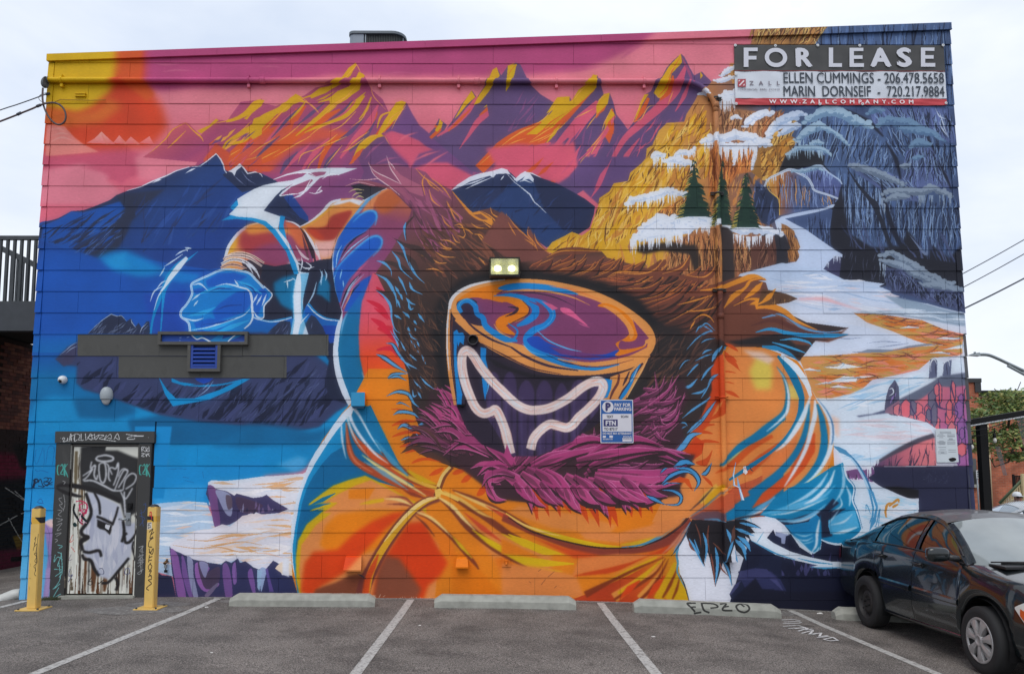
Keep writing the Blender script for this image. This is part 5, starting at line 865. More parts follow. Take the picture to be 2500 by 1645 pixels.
def mural_fur(m):
 BR,B2_,DK,MV=(98,60,46),(74,48,42),(40,32,34),(124,64,96)
 fur='902,403 951,458 1005,513 991,551 956,610 918,666 943,717 956,776 967,832 996,913 1005,994 1023,1042 983,1085 1050,1120 1131,1147 1185,1168 1249,1220 1400,1240 1520,1240 1600,1230 1660,1190 1638,1104 1697,1042 1737,975 1746,921 1751,881 1767,846 1880,848 1951,881 1981,843 2000,820 2072,801 1968,787 1887,747 1869,690 1805,674 1751,693 1697,704 1720,680 1743,650 1700,668 1640,672 1560,650 1482,629 1469,614 1380,618 1342,620 1286,577 1240,529 1198,508 1144,521 1104,465 1056,440 1040,421 1018,413 948,400'
 m.g('P',fur,(980,440),(1150,720),[(136,72,104),(124,66,92),(100,62,60),(64,46,42),(50,38,38)])
 m.setclip('P',fur)
 m.p('P','1240,520 1300,560 1350,620 1480,615 1760,660 1880,680 1900,760 1700,800 1500,720 1300,650 1250,620',(104,64,56),soft=18)
 m.p('P','1440,640 1750,690 1900,760 1800,840 1640,800 1540,720',(96,54,46),soft=14)
 m.setclip()
 # hood hair at the top left: mauve strands
 R=m.rng
 m.streaks('B1','1240,220 1420,200 1700,300 1900,480 1850,700 1500,900 1450,600 1440,420',70,58,(140,480),(10,36),[(146,74,112),(104,58,84),(164,88,122),(84,52,64)],jit=9,bend=18)
 m.streaks('B1','1450,520 1800,500 2250,560 2380,800 2150,900 1900,1050 1500,1000 1450,800',110,40,(120,380),(8,34),[(110,66,52),(84,54,46),(126,76,60),(72,48,46)],jit=10,bend=16)
 m.p('B1','1000,330 880,200 1050,160 1180,190 1230,212 1130,255',(44,40,54))
 m.L('B1',[20,26,4],(142,74,92),'1240,225 1100,180 960,165 830,205','1200,210 1050,190 950,175');m.L('B1',[2,9,3],(226,170,180),'830,205 950,170 1100,200','870,140 1000,150 1150,140 1330,180');m.L('B1',[2,14,3],(206,186,130),'860,260 920,232 1000,240','890,300 930,270 985,265','920,315 960,295 1000,310')
 m.p('B1','1400,330 1300,240 1180,180 1090,100 1040,0 1040,-20 1080,50 1200,130 1330,180 1450,330',(160,84,112));m.p('B1','1330,185 1280,120 1230,30 1205,-60 1260,20 1330,100 1400,140 1520,200 1540,300 1420,260',(170,92,118))
 m.L('B1',[2,10,3],(232,200,206),'1040,-10 1090,100 1190,180 1240,215 1330,290','1205,-70 1240,40 1300,130 1340,190','1040,0 1100,70 1240,140 1330,185','1220,-20 1260,20 1280,50')
 m.L('B1',[4,34,6],(150,78,110),'1500,140 1560,260 1600,400 1700,560','1560,200 1640,330 1760,430','1600,150 1720,260 1800,330','1330,200 1440,330 1520,500')
 m.L('B1',[3,14,4],(222,140,64),'1470,45 1540,120 1620,180 1720,260','1555,100 1530,170 1555,290','1560,130 1600,190 1680,250','1610,130 1720,220 1790,320','1590,230 1620,330 1690,390','1750,340 1780,400 1880,500','1760,350 1800,450 1830,520','1705,470 1740,540 1790,580')
 m.l('B1','1800,250 1880,350 1960,440 2040,500 2120,530',[6,18,30,26,6],(224,138,50));m.p('B1','1960,450 2050,430 2160,500 2200,590 2100,530 2020,490',(222,140,50));m.p('B1','1990,465 2060,455 2130,510 2080,510',(120,74,60))
 m.L('B1',[3,14,4],(222,142,60),'2145,395 2170,460 2260,510 2310,580','2290,455 2320,530 2400,640','2060,430 2150,480 2220,560 2180,590','2300,520 2370,570 2390,640','1820,560 1880,555 1920,640','1970,540 2030,580 2130,590','2080,530 2150,580 2240,620','1840,570 1940,600 1990,640','2030,640 2080,700 2160,760','2130,700 2170,740 2210,765','2000,640 2060,650 2110,720')
 m.L('B1',[3,13,4],(226,146,70),'1690,690 1770,700 1840,740','1680,710 1740,760 1800,770','1690,760 1760,780 1800,770','1650,800 1720,840 1830,850','1800,640 1830,700 1870,720','1850,650 1900,670 1920,640','1520,830 1600,860 1680,900 1750,900','1560,960 1640,955 1720,990','2040,850 2080,890 2100,920')
 # right crest: long brown locks with orange edges
 ED=[(222,138,56),(214,126,50),(200,104,56)]
 FB=[(112,62,48),(104,56,46),(124,70,50),(92,52,44)]
 m.p('B2','-60,430 0,480 60,560 170,660 190,570 230,640 290,720 380,820 300,870 60,900 -240,700',(118,68,62),soft=4);m.L('B2',[2,12,3],(222,136,60),'0,475 70,570 170,660 260,760','185,570 180,640 240,720 270,790','235,625 270,720 380,820','145,680 210,720 260,770','0,530 40,600 70,650')
 m.locks('B2','380,960 700,960 1000,1020 1300,1080 1560,1130','620,800 930,850 1250,860 1560,960 1880,930',13,(60,92),FB,ED,(48,34,34),.13,14,6)
 m.locks('B2','160,950 420,1000 700,1040 960,1100 1180,1200','300,860 560,870 860,880 1200,870 1560,970',17,(50,84),FB,ED,(48,34,34),.13,18,6)
 m.locks('B2','720,1060 960,1130 1100,1230 1300,1330','1080,1010 1380,1060 1560,1060 1860,1090',17,(50,86),FB,ED,(44,32,32),.12,18,6)
 m.locks('B2','1050,1220 1200,1330 1400,1460 1500,1560','1480,1080 1800,1110 1880,1190 1880,1300',15,(50,86),FB,ED,(44,32,32),.12,18,6)
 m.L('B2',[6,60,70,8],(112,62,48),'350,860 480,800 640,790 850,795','980,1000 1200,1010 1400,900 1410,870','1120,1000 1420,1000 1600,930 1650,830','1500,1010 1700,1040 1830,1010 1880,930');m.L('B2',[3,13,4],(222,140,60),'350,850 470,795 640,785 850,795','980,990 1200,1000 1330,960 1410,870','1400,1000 1560,950 1620,880 1650,830','1600,1010 1760,1030 1840,990 1880,930','900,1030 1000,980 1150,985 1300,985')
 m.L('B2',[30,90,70,8],(120,66,50),'1600,1200 1800,1160 2000,1130 2200,1050 2340,1055','1950,1330 2100,1200 2250,1150 2310,1080','2100,1380 2250,1260 2380,1210');m.L('B2',[6,40,50,8],(222,138,40),'1740,1150 1920,1130 2080,1070 2230,1020 2345,1055','2140,1230 2240,1150 2310,1075','2120,1350 2260,1260 2440,1200','1960,1310 2050,1200 2160,1130');m.L('B2',[4,16,4],(224,140,50),'1540,1280 1700,1240 1860,1190','1620,1340 1780,1330 1890,1300','1680,1420 1760,1370 1830,1390 1870,1440','1990,1480 2050,1420 2170,1385','1970,1460 2040,1400','1650,1500 1700,1420')
 m.L('B2',[4,14,4],(90,160,220),'1710,1520 1760,1470 1860,1520','1760,1562 1830,1520 1880,1540')
 # big tail tuft on the right
 m.p('B3','-420,1420 -300,1270 -100,1280 60,1290 180,1340 300,1420 480,1500 640,1530 720,1520 790,1480 720,1540 790,1550 600,1620 400,1600 450,1650 300,1640 400,1720 330,1690 340,1790 250,1720 100,1640 -300,1660 -460,1560',(108,60,46),soft=2)
 m.p('B3','-200,1600 0,1560 200,1560 300,1640 400,1720 340,1700 345,1790 240,1700 60,1650 -200,1650 -330,1610',(34,30,34),soft=6)
 for d,w,c in(('-60,1300 60,1290 200,1340 320,1430 500,1510',[40,60,50,30,6],(222,136,40)),('0,1400 150,1370 260,1430 400,1500 560,1530 700,1520',[10,26,30,24,14,4],(96,150,200)),('-100,1470 100,1420 260,1480 440,1540 640,1550',[10,40,40,30,6],(92,50,44)),('-60,1530 80,1500 240,1540 450,1560 640,1560 780,1550',[8,30,40,34,40,6],(40,150,210)),('0,1560 200,1560 400,1590 600,1600',[10,26,24,4],(40,34,40)),('160,1600 300,1590 420,1620 455,1655',[6,24,20,3],(60,160,216)),('90,1620 200,1650 320,1690 400,1720',[6,22,20,3],(60,160,216)),('0,1660 120,1670 240,1720 330,1790',[20,40,30,4],(30,130,186)),('60,1350 200,1400 350,1500',[4,14,4],(130,74,52))):
  m.l('B3',d,w,c)
 m.L('B3',[4,30,4],(222,138,40),'-260,1290 -120,1230 0,1230 60,1180 125,1135','-300,1200 -160,1130 -100,1060 30,1040','-60,1270 40,1220 110,1160')
 m.p('B3','0,1135 80,1150 220,1180 325,1224 240,1260 100,1280 -40,1290',(88,60,44));m.streaks('B3','0,1140 220,1185 310,1224 100,1280',22,95,(40,110),(6,11),[(160,116,70),(52,36,32)],jit=8);m.L('B3',[4,34,4],(222,138,40),'-60,1290 60,1220 125,1135','0,1250 60,1200 100,1160')
 # dark opening of the hood
 m.p('P','1215,664 1130,680 1080,720 1060,760 1056,840 1075,940 1110,990 1150,1010 1600,980 1660,930 1650,860 1620,800 1560,730 1470,690 1380,670 1300,662',(26,25,30),soft=12)
 m.p('P','1600,790 1660,800 1690,860 1640,930 1560,1000 1530,960',(40,34,36),soft=12)
 m.streaks('B1','1500,1000 1900,1000 1780,1200 1700,1500 1480,1500 1400,1300',50,50,(80,260),(6,16),[(70,50,46),(54,42,42),(86,58,48)],jit=14);m.streaks('B1','1260,1100 1500,1150 1700,1500 1700,1700 1300,1700',70,66,(80,260),(6,22),[(84,58,48),(54,42,40),(100,66,52)],jit=14)
 m.streaks('C2','1350,0 1900,0 1880,300 1750,500 1400,620 1250,560',80,132,(100,300),(6,24),[(78,54,48),(58,44,42),(94,62,52)],jit=12)
 # left: blue-edged brown locks hanging over the coat
 LB=(84,168,226)
 for d,w in(('1450,480 1380,560 1375,620 1390,710',26),('1640,900 1500,780 1380,740 1260,670',60),('1500,1000 1440,900 1360,830 1240,790',66),('1480,1080 1360,960 1240,900 1100,880',60),('1400,1200 1330,1120 1220,1040 1080,990',66),('1350,1330 1280,1240 1200,1180 1100,1140',70)):
  m.lock('B1',[tuple(float(v)for v in p.split(','))for p in d.split()],w,(62,46,46),None,None)
 for d in('1380,530 1365,600 1380,700','1300,700 1350,760 1380,850 1420,950','1410,890 1440,960 1480,1020 1550,1085','1250,790 1310,870 1340,960 1440,1050','1110,880 1180,900 1240,960 1250,1020','1110,1000 1200,1050 1260,1120 1270,1170','1310,1020 1350,1090 1390,1190','1410,1070 1440,1140 1530,1185','1110,1150 1180,1200 1240,1290 1250,1400 1280,1500 1330,1540','1280,1110 1310,1160 1330,1200','1380,1215 1420,1260 1470,1280','1400,1250 1420,1320 1450,1310','1490,1360 1520,1400 1550,1440','1300,1230 1330,1310','1270,1370 1310,1390 1340,1410','1350,1340 1400,1380 1410,1400','1400,1480 1420,1560','1450,1420 1480,1460','1330,1180 1350,1240','1200,1060 1280,1180 1300,1300'):
  m.l('B1',d,[3,24,12,3],LB)
 for d,w in(('1110,240 1180,270 1280,340 1400,410',40),('1200,140 1260,150 1310,230 1370,310 1420,380',30),('1210,455 1280,420 1400,415',30),('1215,460 1300,440 1390,480',24),('1200,620 1300,580 1400,600 1450,680 1500,720',34),('1260,790 1330,760 1440,775 1500,820',34),('1300,920 1360,880 1440,920 1490,980',40),('1490,880 1560,865 1660,900',40),('1330,1020 1400,995 1450,1000',24),('1490,1030 1510,990 1530,970',24),('1290,690 1340,680 1420,720',14)):
  m.l('C1',d,[3,w+10,w,3],(56,44,46));m.l('C1',d,[2,w*.7,w*.6,2],(74,160,220))
 for d in('1260,0 1280,60 1320,120','1390,0 1430,80 1480,110','1330,120 1360,180 1380,210','1420,110 1470,180','1450,190 1510,230','1400,230 1480,300','1520,240 1560,330','1510,440 1560,500 1640,560','1440,460 1480,510 1520,550','1440,560 1450,620 1480,610','1480,560 1520,640','1240,30 1300,130 1310,180','1330,280 1400,330 1500,380','1480,120 1500,170','1460,0 1470,30'):
  m.l('C1',d,[3,17,3],(96,170,226))
 m.streaks('C1','1300,0 1600,0 1700,300 1650,560 1500,600 1420,500',60,60,(80,220),(5,14),[(104,70,54),(54,40,40),(90,60,50)],jit=14)
 # orange fringe marks under the fur on the left
 for d in('1250,890 1320,840 1400,830 1480,850 1380,860','1250,990 1340,940 1440,930 1520,960 1400,960','1320,1080 1400,1040 1500,1050 1420,1070','1370,1140 1440,1100 1560,1110 1700,1190 1500,1120','1430,1230 1500,1180 1640,1180 1730,1220 1560,1200','1590,1340 1640,1290 1720,1265 1680,1320','1800,1320 1850,1280 1930,1290 1840,1330','1880,1400 1920,1340 1990,1320 1940,1390','2020,1520 2060,1440 2130,1390 2090,1500','1240,740 1300,730 1360,740'):
  m.p('C1',d,(206,74,16),sm=1)
 m.p('C1','1330,1140 1400,1070 1560,1080 1740,1180 1800,1250 1600,1180 1440,1100',(74,48,42));m.p('C1','1330,1040 1450,980 1540,1000 1700,1100 1760,1210 1560,1090 1430,1030',(64,46,42))
 # right fringe
 for d in('1960,210 2060,300 2100,380 2130,410 2040,340 1980,290','1970,140 2040,160 2090,215 2010,180','1980,250 2040,260 2075,310','1960,400 2000,390 2070,410','1960,490 2010,490 2055,510','1970,570 2040,580 2100,635 2000,600','1940,660 1900,760 1820,840 1960,780 1975,690','1700,960 1780,930 1860,960 1780,960','1760,900 1830,870 1880,880','1720,1040 1800,1010 1920,1040','1700,1220 1800,1180 1855,1105 1800,1250','1760,1340 1830,1380 1855,1440 1780,1370'):
  m.p('C2',d,(200,70,20),sm=1)
 m.p('C2','1840,380 1900,260 1940,240 1960,640 1900,700 1820,880 1740,960 1660,960 1740,830 1800,700 1850,560',(204,66,20),soft=1)
 m.p('C2','1600,1110 1700,980 1780,1040 1760,1140 1680,1200 1600,1180',(206,62,16))
 for d,w in(('1850,310 1880,240 1930,170',40),('1810,520 1860,450 1910,420',30),('1660,600 1760,580 1830,520',26),('1750,640 1800,560 1870,430',16),('1590,540 1650,530 1720,460',34),('1620,440 1700,350 1730,330',20),('1550,380 1600,310 1650,290',12),('1620,200 1700,110 1780,50 1850,20',14),('1750,480 1800,400 1870,330',26),('1580,820 1680,740 1800,660 1840,620',24),('1640,960 1740,860 1830,740 1890,660',34),('1550,870 1600,860 1630,890',18),('1550,950 1580,910 1620,890',14),('1480,1150 1580,1080 1660,980 1760,955',60),('1620,960 1700,880 1790,800',24),('1750,140 1800,110 1880,95',14),('1760,240 1800,210 1850,200',20),('1700,300 1780,260 1850,240',16),('1700,50 1740,-10 1810,-10',16),('1740,10 1800,-40 1880,30',14)):
  m.l('C2',d,[3,w+6,w,3],(46,38,42));m.l('C2',d,[2,w*.85,w*.7,2],(84,160,216))
  # magenta lower ruff
 MG=[(172,60,116),(160,56,108),(150,56,104),(180,70,122)]
 ME=[(206,106,156),(196,100,150),(186,90,140)]
 DM=(48,32,38)
 m.p('C2','-700,560 -560,760 -300,900 -200,1050 40,1240 250,1120 640,1020 860,900 1130,760 1120,660 1400,520 1600,470 1640,640 1560,800 1600,1000 1500,1130 1700,1150 1560,1450 1580,1520 1000,1600 400,1600 -60,1560 -200,1450 -420,1280 -800,1000',(58,36,44),soft=6)
 m.locks('C2','1000,700 1150,800 1250,900 1150,1000 1000,1060','1250,520 1600,480 1540,740 1440,900 1300,1000',22,(30,54),[(120,54,90),(150,60,108),(104,50,80)],ME,(44,30,36),.16,46,7)
 m.locks('C2','1150,700 1300,720 1350,850 1250,960','1330,480 1460,600 1560,740 1420,900',16,(24,44),[(130,56,98),(104,50,80)],ME,(44,30,36),.2,50,7)
 m.locks('C1','1900,1180 1760,1080 1640,1000 1760,900','1500,1130 1420,1010 1420,880 1540,760',12,(36,60),[(96,50,66),(120,54,88),(84,52,52)],[(150,84,120)],DM,.14,26,6)
 m.locks('C2','560,1130 760,1060 900,960 1000,900','760,980 1000,900 1240,960 1400,1050',14,(40,66),[(104,50,80),(140,58,104),(90,46,60)],ME,DM,.14,40,6)
 m.locks('C2','860,1230 1000,1300 1150,1250','1240,1180 1450,1330 1420,1180',9,(44,66),[(110,50,84),(150,58,106)],ME,DM,.1,30,7)
 m.locks('C1','1740,1010 1800,900 1840,800 1900,760','1500,780 1640,620 1690,510 1780,540',12,(34,56),MG,ME,DM,.14,26,7)
 m.locks('C1','2060,1120 1960,1000 1900,880 1950,820','1560,960 1690,880 1660,720 1930,720',13,(40,66),MG,ME,DM,.2,26,8)
 m.locks('C1','2300,1230 2150,1150 2060,1000 2120,1000','1780,1200 1740,1120 2000,880 2140,1000',11,(44,70),MG,ME,DM,.2,24,8)
 m.locks('C2','40,1240 40,1300 60,1340','330,1050 640,1015 880,960',6,(44,66),MG,ME,DM,-.2,10,8)
 m.locks('C2','120,1220 240,1280 340,1330','500,1090 880,1110 1350,1080',6,(56,80),MG,ME,DM,-.16,20,8)
 m.locks('C2','600,1190 700,1240 760,1290 720,1330','1350,1085 1490,1110 1700,1160 1480,1270',8,(66,96),MG,ME,DM,-.14,16,9)
 m.locks('C2','80,1360 220,1390 380,1400 500,1340','700,1480 1000,1360 1230,1330 1300,1280',9,(56,84),MG,ME,DM,.14,24,9)
 m.locks('C2','560,1400 680,1390 780,1330 820,1300','1050,1540 1350,1420 1480,1400 1740,1170',9,(66,96),MG,ME,DM,.12,20,9)
 # lower spikes over the orange
 m.locks('D2','-60,-130 200,-140 440,-90 700,-60 960,-60 1160,-40','160,210 320,240 640,210 800,320 1060,320 1350,150',13,(80,110),[(206,70,16),(196,62,14)],None,None,-.1,16)
 m.locks('D2','-160,-200 120,-200 360,-180 640,-130 900,-100 1100,-80','150,130 380,140 560,120 760,170 960,220 1330,120',14,(80,116),MG,ME,DM,-.12,18,9)
 m.locks('C2','40,1400 200,1430 420,1440 640,1420 900,1440 1200,1450','180,1560 400,1600 640,1640 860,1640 1060,1620 1500,1560',14,(60,96),MG,ME,DM,.1,20,9)
 m.locks('C1','2300,1260 2200,1290 2140,1330 2130,1380','1960,1270 2130,1400 2200,1480 2300,1560',7,(50,76),MG,ME,DM,.2,16,8)
 m.lock('C2',[(60,1250),(20,1200),(-20,1150),(-60,1080)],80,MG[0],ME[0],DM);m.lock('C2',[(30,1260),(-60,1160),(-170,1080),(-240,1000)],70,MG[1],ME[0],DM);m.lock('C2',[(0,1270),(-90,1240),(-180,1240),(-280,1340)],70,MG[0],ME[0],DM)
 m.lock('C2',[(60,1340),(-60,1300),(-180,1340),(-240,1440)],60,MG[2],ME[1],DM);m.lock('C2',[(-30,1360),(-100,1380),(-170,1400),(-110,1562)],50,MG[3],ME[1],DM)
 # blue tips lower right
 for d,w in(('1500,1270 1620,1280 1700,1330 1730,1400 1690,1480',50),('1750,1330 1800,1310 1850,1220',40),('1390,1420 1480,1340 1600,1300 1700,1330',40),('1400,1470 1500,1480 1570,1530 1540,1600 1400,1600',34),('1250,1520 1340,1560 1420,1600',40),('1380,1320 1420,1280 1450,1270',20),('1500,1260 1600,1215 1700,1240',60),('1400,1430 1460,1400 1560,1410',24)):
  m.l('C2',d,[3,w+8,w,3],(36,34,46));m.l('C2',d,[2,w*.7,w*.55,2],(60,150,212))
 m.p('C2','1440,1400 1560,1350 1640,1370 1680,1480 1600,1400',(206,76,20))
 # fur cuff under the right arm
 m.p('D2','1670,250 1780,255 1960,270 1950,260 2100,250 2140,250 2240,290 2300,330 2200,320 2240,370 2180,380 2200,430 2150,400 2205,540 2100,440 2160,620 2060,520 2080,640 2030,470 2000,560 2035,850 1950,640 1880,860 1830,600 1800,520 1780,640 1750,520 1790,680 1700,540 1640,460 1615,390',(32,28,34))
 for d,w,c in(('1640,420 1700,520 1780,680',22,LB),('1690,430 1720,520 1740,560',14,LB),('1770,370 1800,480 1790,640',26,LB),('1700,290 1740,400 1750,500',14,(120,66,52)),('1820,300 1810,420 1830,560',16,(120,66,52)),('1880,500 1900,640 1880,850',30,LB),('1840,560 1860,680 1880,860',16,(130,66,50)),('1960,330 1990,400 2010,480',30,LB),('1950,620 2000,720 2030,850',22,LB),('2020,430 1990,520 1960,620',24,LB),('2040,420 2130,500 2160,620',40,LB),('2080,400 2160,460 2200,540',40,LB),('2060,330 2140,360 2240,400',30,LB),('2100,280 2200,300 2290,330',26,LB),('2040,520 2060,580 2085,640',26,LB),('1640,430 1660,500 1700,540',20,(120,66,52)),('1920,640 1940,700 2000,760',16,(130,66,50)),('1860,460 1920,520 1950,560',14,(120,70,52)),('2040,290 2030,370 2000,460',50,(96,60,50))):
  m.l('D2',d,[6,w,w*.8,2],c)
def mural_face(m):
 OG,LO,PU,BL,DP,LB2=(226,122,14),(226,148,76),(122,58,100),(10,128,206),(46,32,56),(84,176,232)
 SC['Q']=.7143;OR['Q']=(940,620)
 disc='226,195 232,160 252,132 290,112 350,97 430,86 520,87 600,98 700,122 780,155 850,198 900,240 922,280 922,312 903,345 862,371 800,392 720,403 640,406 560,398 500,383 430,352 370,322 300,275 246,226'
 m.p('Q','218,190 214,300 222,400 245,520 280,600 330,650 430,690 520,680 600,650 700,600 800,520 870,420 915,340 760,400 600,400 420,350 260,230',(40,31,48))
 side='330,330 420,372 500,405 600,425 720,420 770,430 740,520 640,640 520,690 430,690 350,560'
 m.p('Q',side,(38,30,46),soft=3);m.setclip('Q',side)
 for x0,x1,y in((345,396,402),(402,450,402),(455,510,430),(517,572,430),(580,626,440),(634,690,425),(700,750,430)):
  xm=(x0+x1)/2;m.p('Q',[(x0+4,700),(x0,520),(x0+3,y+30),(xm,y),(x1-3,y+30),(x1,520),(x1-6,700)],(60,46,82),sm=1,soft=2);m.l('Q',[(x0+14,y+60),(x0+10,560),(x0+14,690)],[4,10,6],(70,56,96),soft=2);m.l('Q',[(xm+8,y+80),(xm+6,560),(xm+4,690)],[3,7,4],(48,36,64),soft=2)
 m.setclip();m.p('Q','340,345 420,385 520,415 640,425 760,412 620,436 500,425 380,385',(26,22,32),soft=4)
 # side glints
 m.l('Q','222,170 216,240 216,330 224,420 240,515',[9,12,14,13,10],LO);m.l('Q','219,180 213,250 213,330 219,400',[4,6,5,2],(222,222,226));m.l('Q','230,215 226,320 238,450',[3,5,2],(96,50,40))
 m.p('Q','234,266 246,258 252,270 266,268 272,280 268,310 256,300 250,316 246,300 244,340 250,420 264,480 262,518 246,518 244,470 236,380',BL);m.p('Q','326,318 346,322 344,360 352,392 346,420 350,450 342,500 336,470 328,400',BL);m.l('Q','352,420 353,450 346,480',[1,4,1],LB2)
 m.p('Q','905,345 880,400 850,450 820,498 745,498 760,450 770,420 840,395',LO)
 for d,w,c in(('880,372 850,410 838,440 815,470 800,495',[8,16,14,14,9],DP),('872,376 848,415 840,440 818,475 803,496',[4,12,10,13,9],BL),('800,410 795,440 778,470 768,496',[6,9,9,5],(96,46,44)),('835,400 822,430 812,450',[3,9,3],(56,36,48)),('862,390 850,420 838,436',[2,5,2],(150,180,210)),('900,350 870,410 826,490',[2,5,3],(240,180,110))):m.l('Q',d,w,c)
 m.p('Q','716,428 750,424 776,430 772,460 760,490 742,494 748,455',BL)
 # disc
 m.p('Q',disc,LO,sm=1);m.l('Q','220,188 226,160 246,134 290,110 350,95 410,88',[9,12,11,10,7,3],(222,224,230))
 m.p('Q','250,170 290,140 350,125 440,118 560,122 660,140 740,168 800,205 850,250 885,290 880,315 820,345 740,362 640,362 560,350 480,315 400,290 320,235 262,205',PU,sm=1)
 m.p('Q','246,158 300,124 380,104 470,98 420,118 380,140 440,150 400,165 340,152 290,150 256,172',OG,sm=1)
 m.p('Q','385,119 420,103 480,99 560,106 620,121 660,139 580,130 500,121 430,125',BL,sm=1);m.l('Q','400,130 470,124 560,129 640,148 700,175',[2,7,7,5,1],LO);m.l('Q','420,138 500,133 580,148 650,180',[1,4,4,1],DP);m.l('Q','560,110 640,122 740,158',[1,8,2],(232,130,60))
 m.p('Q','244,172 262,156 300,154 325,176 340,205 352,240 330,246 290,236 258,208',DP,sm=1);m.p('Q','318,160 360,170 405,186 392,205 372,222 372,250 400,275 360,262 336,222 318,190',PU,sm=1)
 m.l('Q','262,200 252,182 262,165 286,160 308,178 314,203 334,218 344,246 374,270 412,290 452,296',[14,15,15,16,18,17,19,20,22,22,8],BL);m.l('Q','268,196 266,180 280,174 296,186 304,212 322,228',[4,7,6,8,8,3],DP);m.l('Q','250,186 260,164 284,154 312,176',[1,2,2,1],LB2);m.l('Q','262,205 300,250 360,290 430,318',[3,7,8,4],DP);m.l('Q','240,205 290,262 350,300 430,336',[4,9,10,10],LO)
 m.l('Q','372,144 430,142 478,155 510,178 512,206 484,230 450,246',[4,16,24,26,26,22,8],BL);m.l('Q','452,148 520,158 562,184 572,214 548,242 506,262 484,290 500,318 560,338',[3,10,22,22,20,24,26,24,12],BL);m.l('Q','490,160 536,182 548,210 520,240',[2,8,8,2],PU)
 m.l('Q','330,150 400,152 450,165 474,186 460,208 420,222 394,236 410,258 444,276',[6,16,28,34,36,36,34,26,6],OG);m.l('Q','420,180 452,186 440,202 410,214',[2,10,9,2],DP);m.l('Q','470,160 492,184 486,208 440,232 414,246',[2,3,4,3,1],DP);m.l('Q','372,240 392,266 430,286',[2,6,2],LO);m.l('Q','420,236 452,262 440,290 410,300',[2,7,9,3],BL)
 m.l('Q','530,160 566,186 574,212 552,244 500,270',[1,2,2,2,1],LB2)
 m.p('Q','484,292 520,280 560,305 640,333 740,344 795,328 802,350 720,362 620,352 560,340 505,322',(22,68,170),sm=1);m.p('Q','560,316 640,330 720,346 760,352 680,356 600,342',(104,52,112),soft=2)
 m.l('Q','478,298 500,326 560,354 640,378 720,388 800,376',[10,20,24,26,20,6],BL);m.l('Q','520,262 560,296 620,322 672,334',[2,5,5,1],LB2);m.l('Q','470,306 500,334 560,350',[2,3,1],LB2);m.l('Q','550,344 620,372 700,384',[1,4,1],DP);m.l('Q','430,318 480,350 560,382 660,398',[6,9,9,4],DP)
 m.p('Q','726,178 752,168 792,182 836,216 862,262 856,292 828,300 806,296 798,312 806,326 850,322 896,312 884,332 826,348 786,346 800,328 788,306 818,288 834,268 812,228 770,190',OG,sm=1);m.p('Q','742,176 790,190 836,236 850,272 838,290 826,250 790,210',(230,146,66),sm=1);m.p('Q','846,224 882,264 902,288 884,298 852,304 866,286',PU);m.l('Q','896,306 880,326 800,352 700,366 620,358',[3,9,9,8,2],PU)
 m.l('Q','590,358 660,374 740,376 830,356 905,318',[3,9,12,13,8],LO);m.l('Q','610,364 680,384 760,382 850,360',[1,4,4,1],(96,42,52))
 m.l('Q','240,225 300,278 370,325 430,355 500,386 560,401 640,409 720,406 800,395 862,374 905,347',[6,9,11,12,13,13,12,12,12,12,8],LO);m.l('Q','330,305 420,352 500,389 600,410',[2,5,5,2],(70,40,46))
 m.p('Q','535,160 568,172 592,186 572,192',(216,90,132));m.p('Q','600,184 630,188 660,214 692,246 640,216 606,200',(224,96,142),sm=1);m.l('Q','660,236 700,252',[1,4,1],(206,90,140))
 # glowing grin
 P1='2330,1140 2300,1010 2270,900 2225,790 2190,740 2150,760 2080,775 2010,720 1950,590 1910,470 1890,360 1888,270 1905,220 1940,205 1990,250 2060,360 2150,470 2260,580 2380,690 2480,740 2580,745 2700,720 2850,640 2980,540 3080,490 3150,490 3170,540 3130,630 3040,730 2950,810 2890,880 2830,905 2740,880 2680,875 2610,920 2540,1000 2510,1100'
 m.l('C1',P1,86,(178,150,156));m.l('C1',P1,76,(234,214,206));m.l('C1',P1,44,(232,192,182),soft=1.2);m.l('C1',P1,20,(212,218,224),soft=1.2)
 R=m.rng
 q=m.smooth(m.pts('C1',P1),False,6)
 for i in range(150):
  k=R.randint(0,len(q)-14);o=R.randn(2)*5
  m.put(m.mask(m.ribbon(q[k:k+R.randint(6,14)]+o,[0,2.0*m.k,0])),[(226,150,132),(240,232,228),(206,220,228),(232,176,160)][R.randint(4)],.75)
 m.p('C2','-40,1160 20,1240 50,1240 40,1180 -10,1050',(172,60,116))
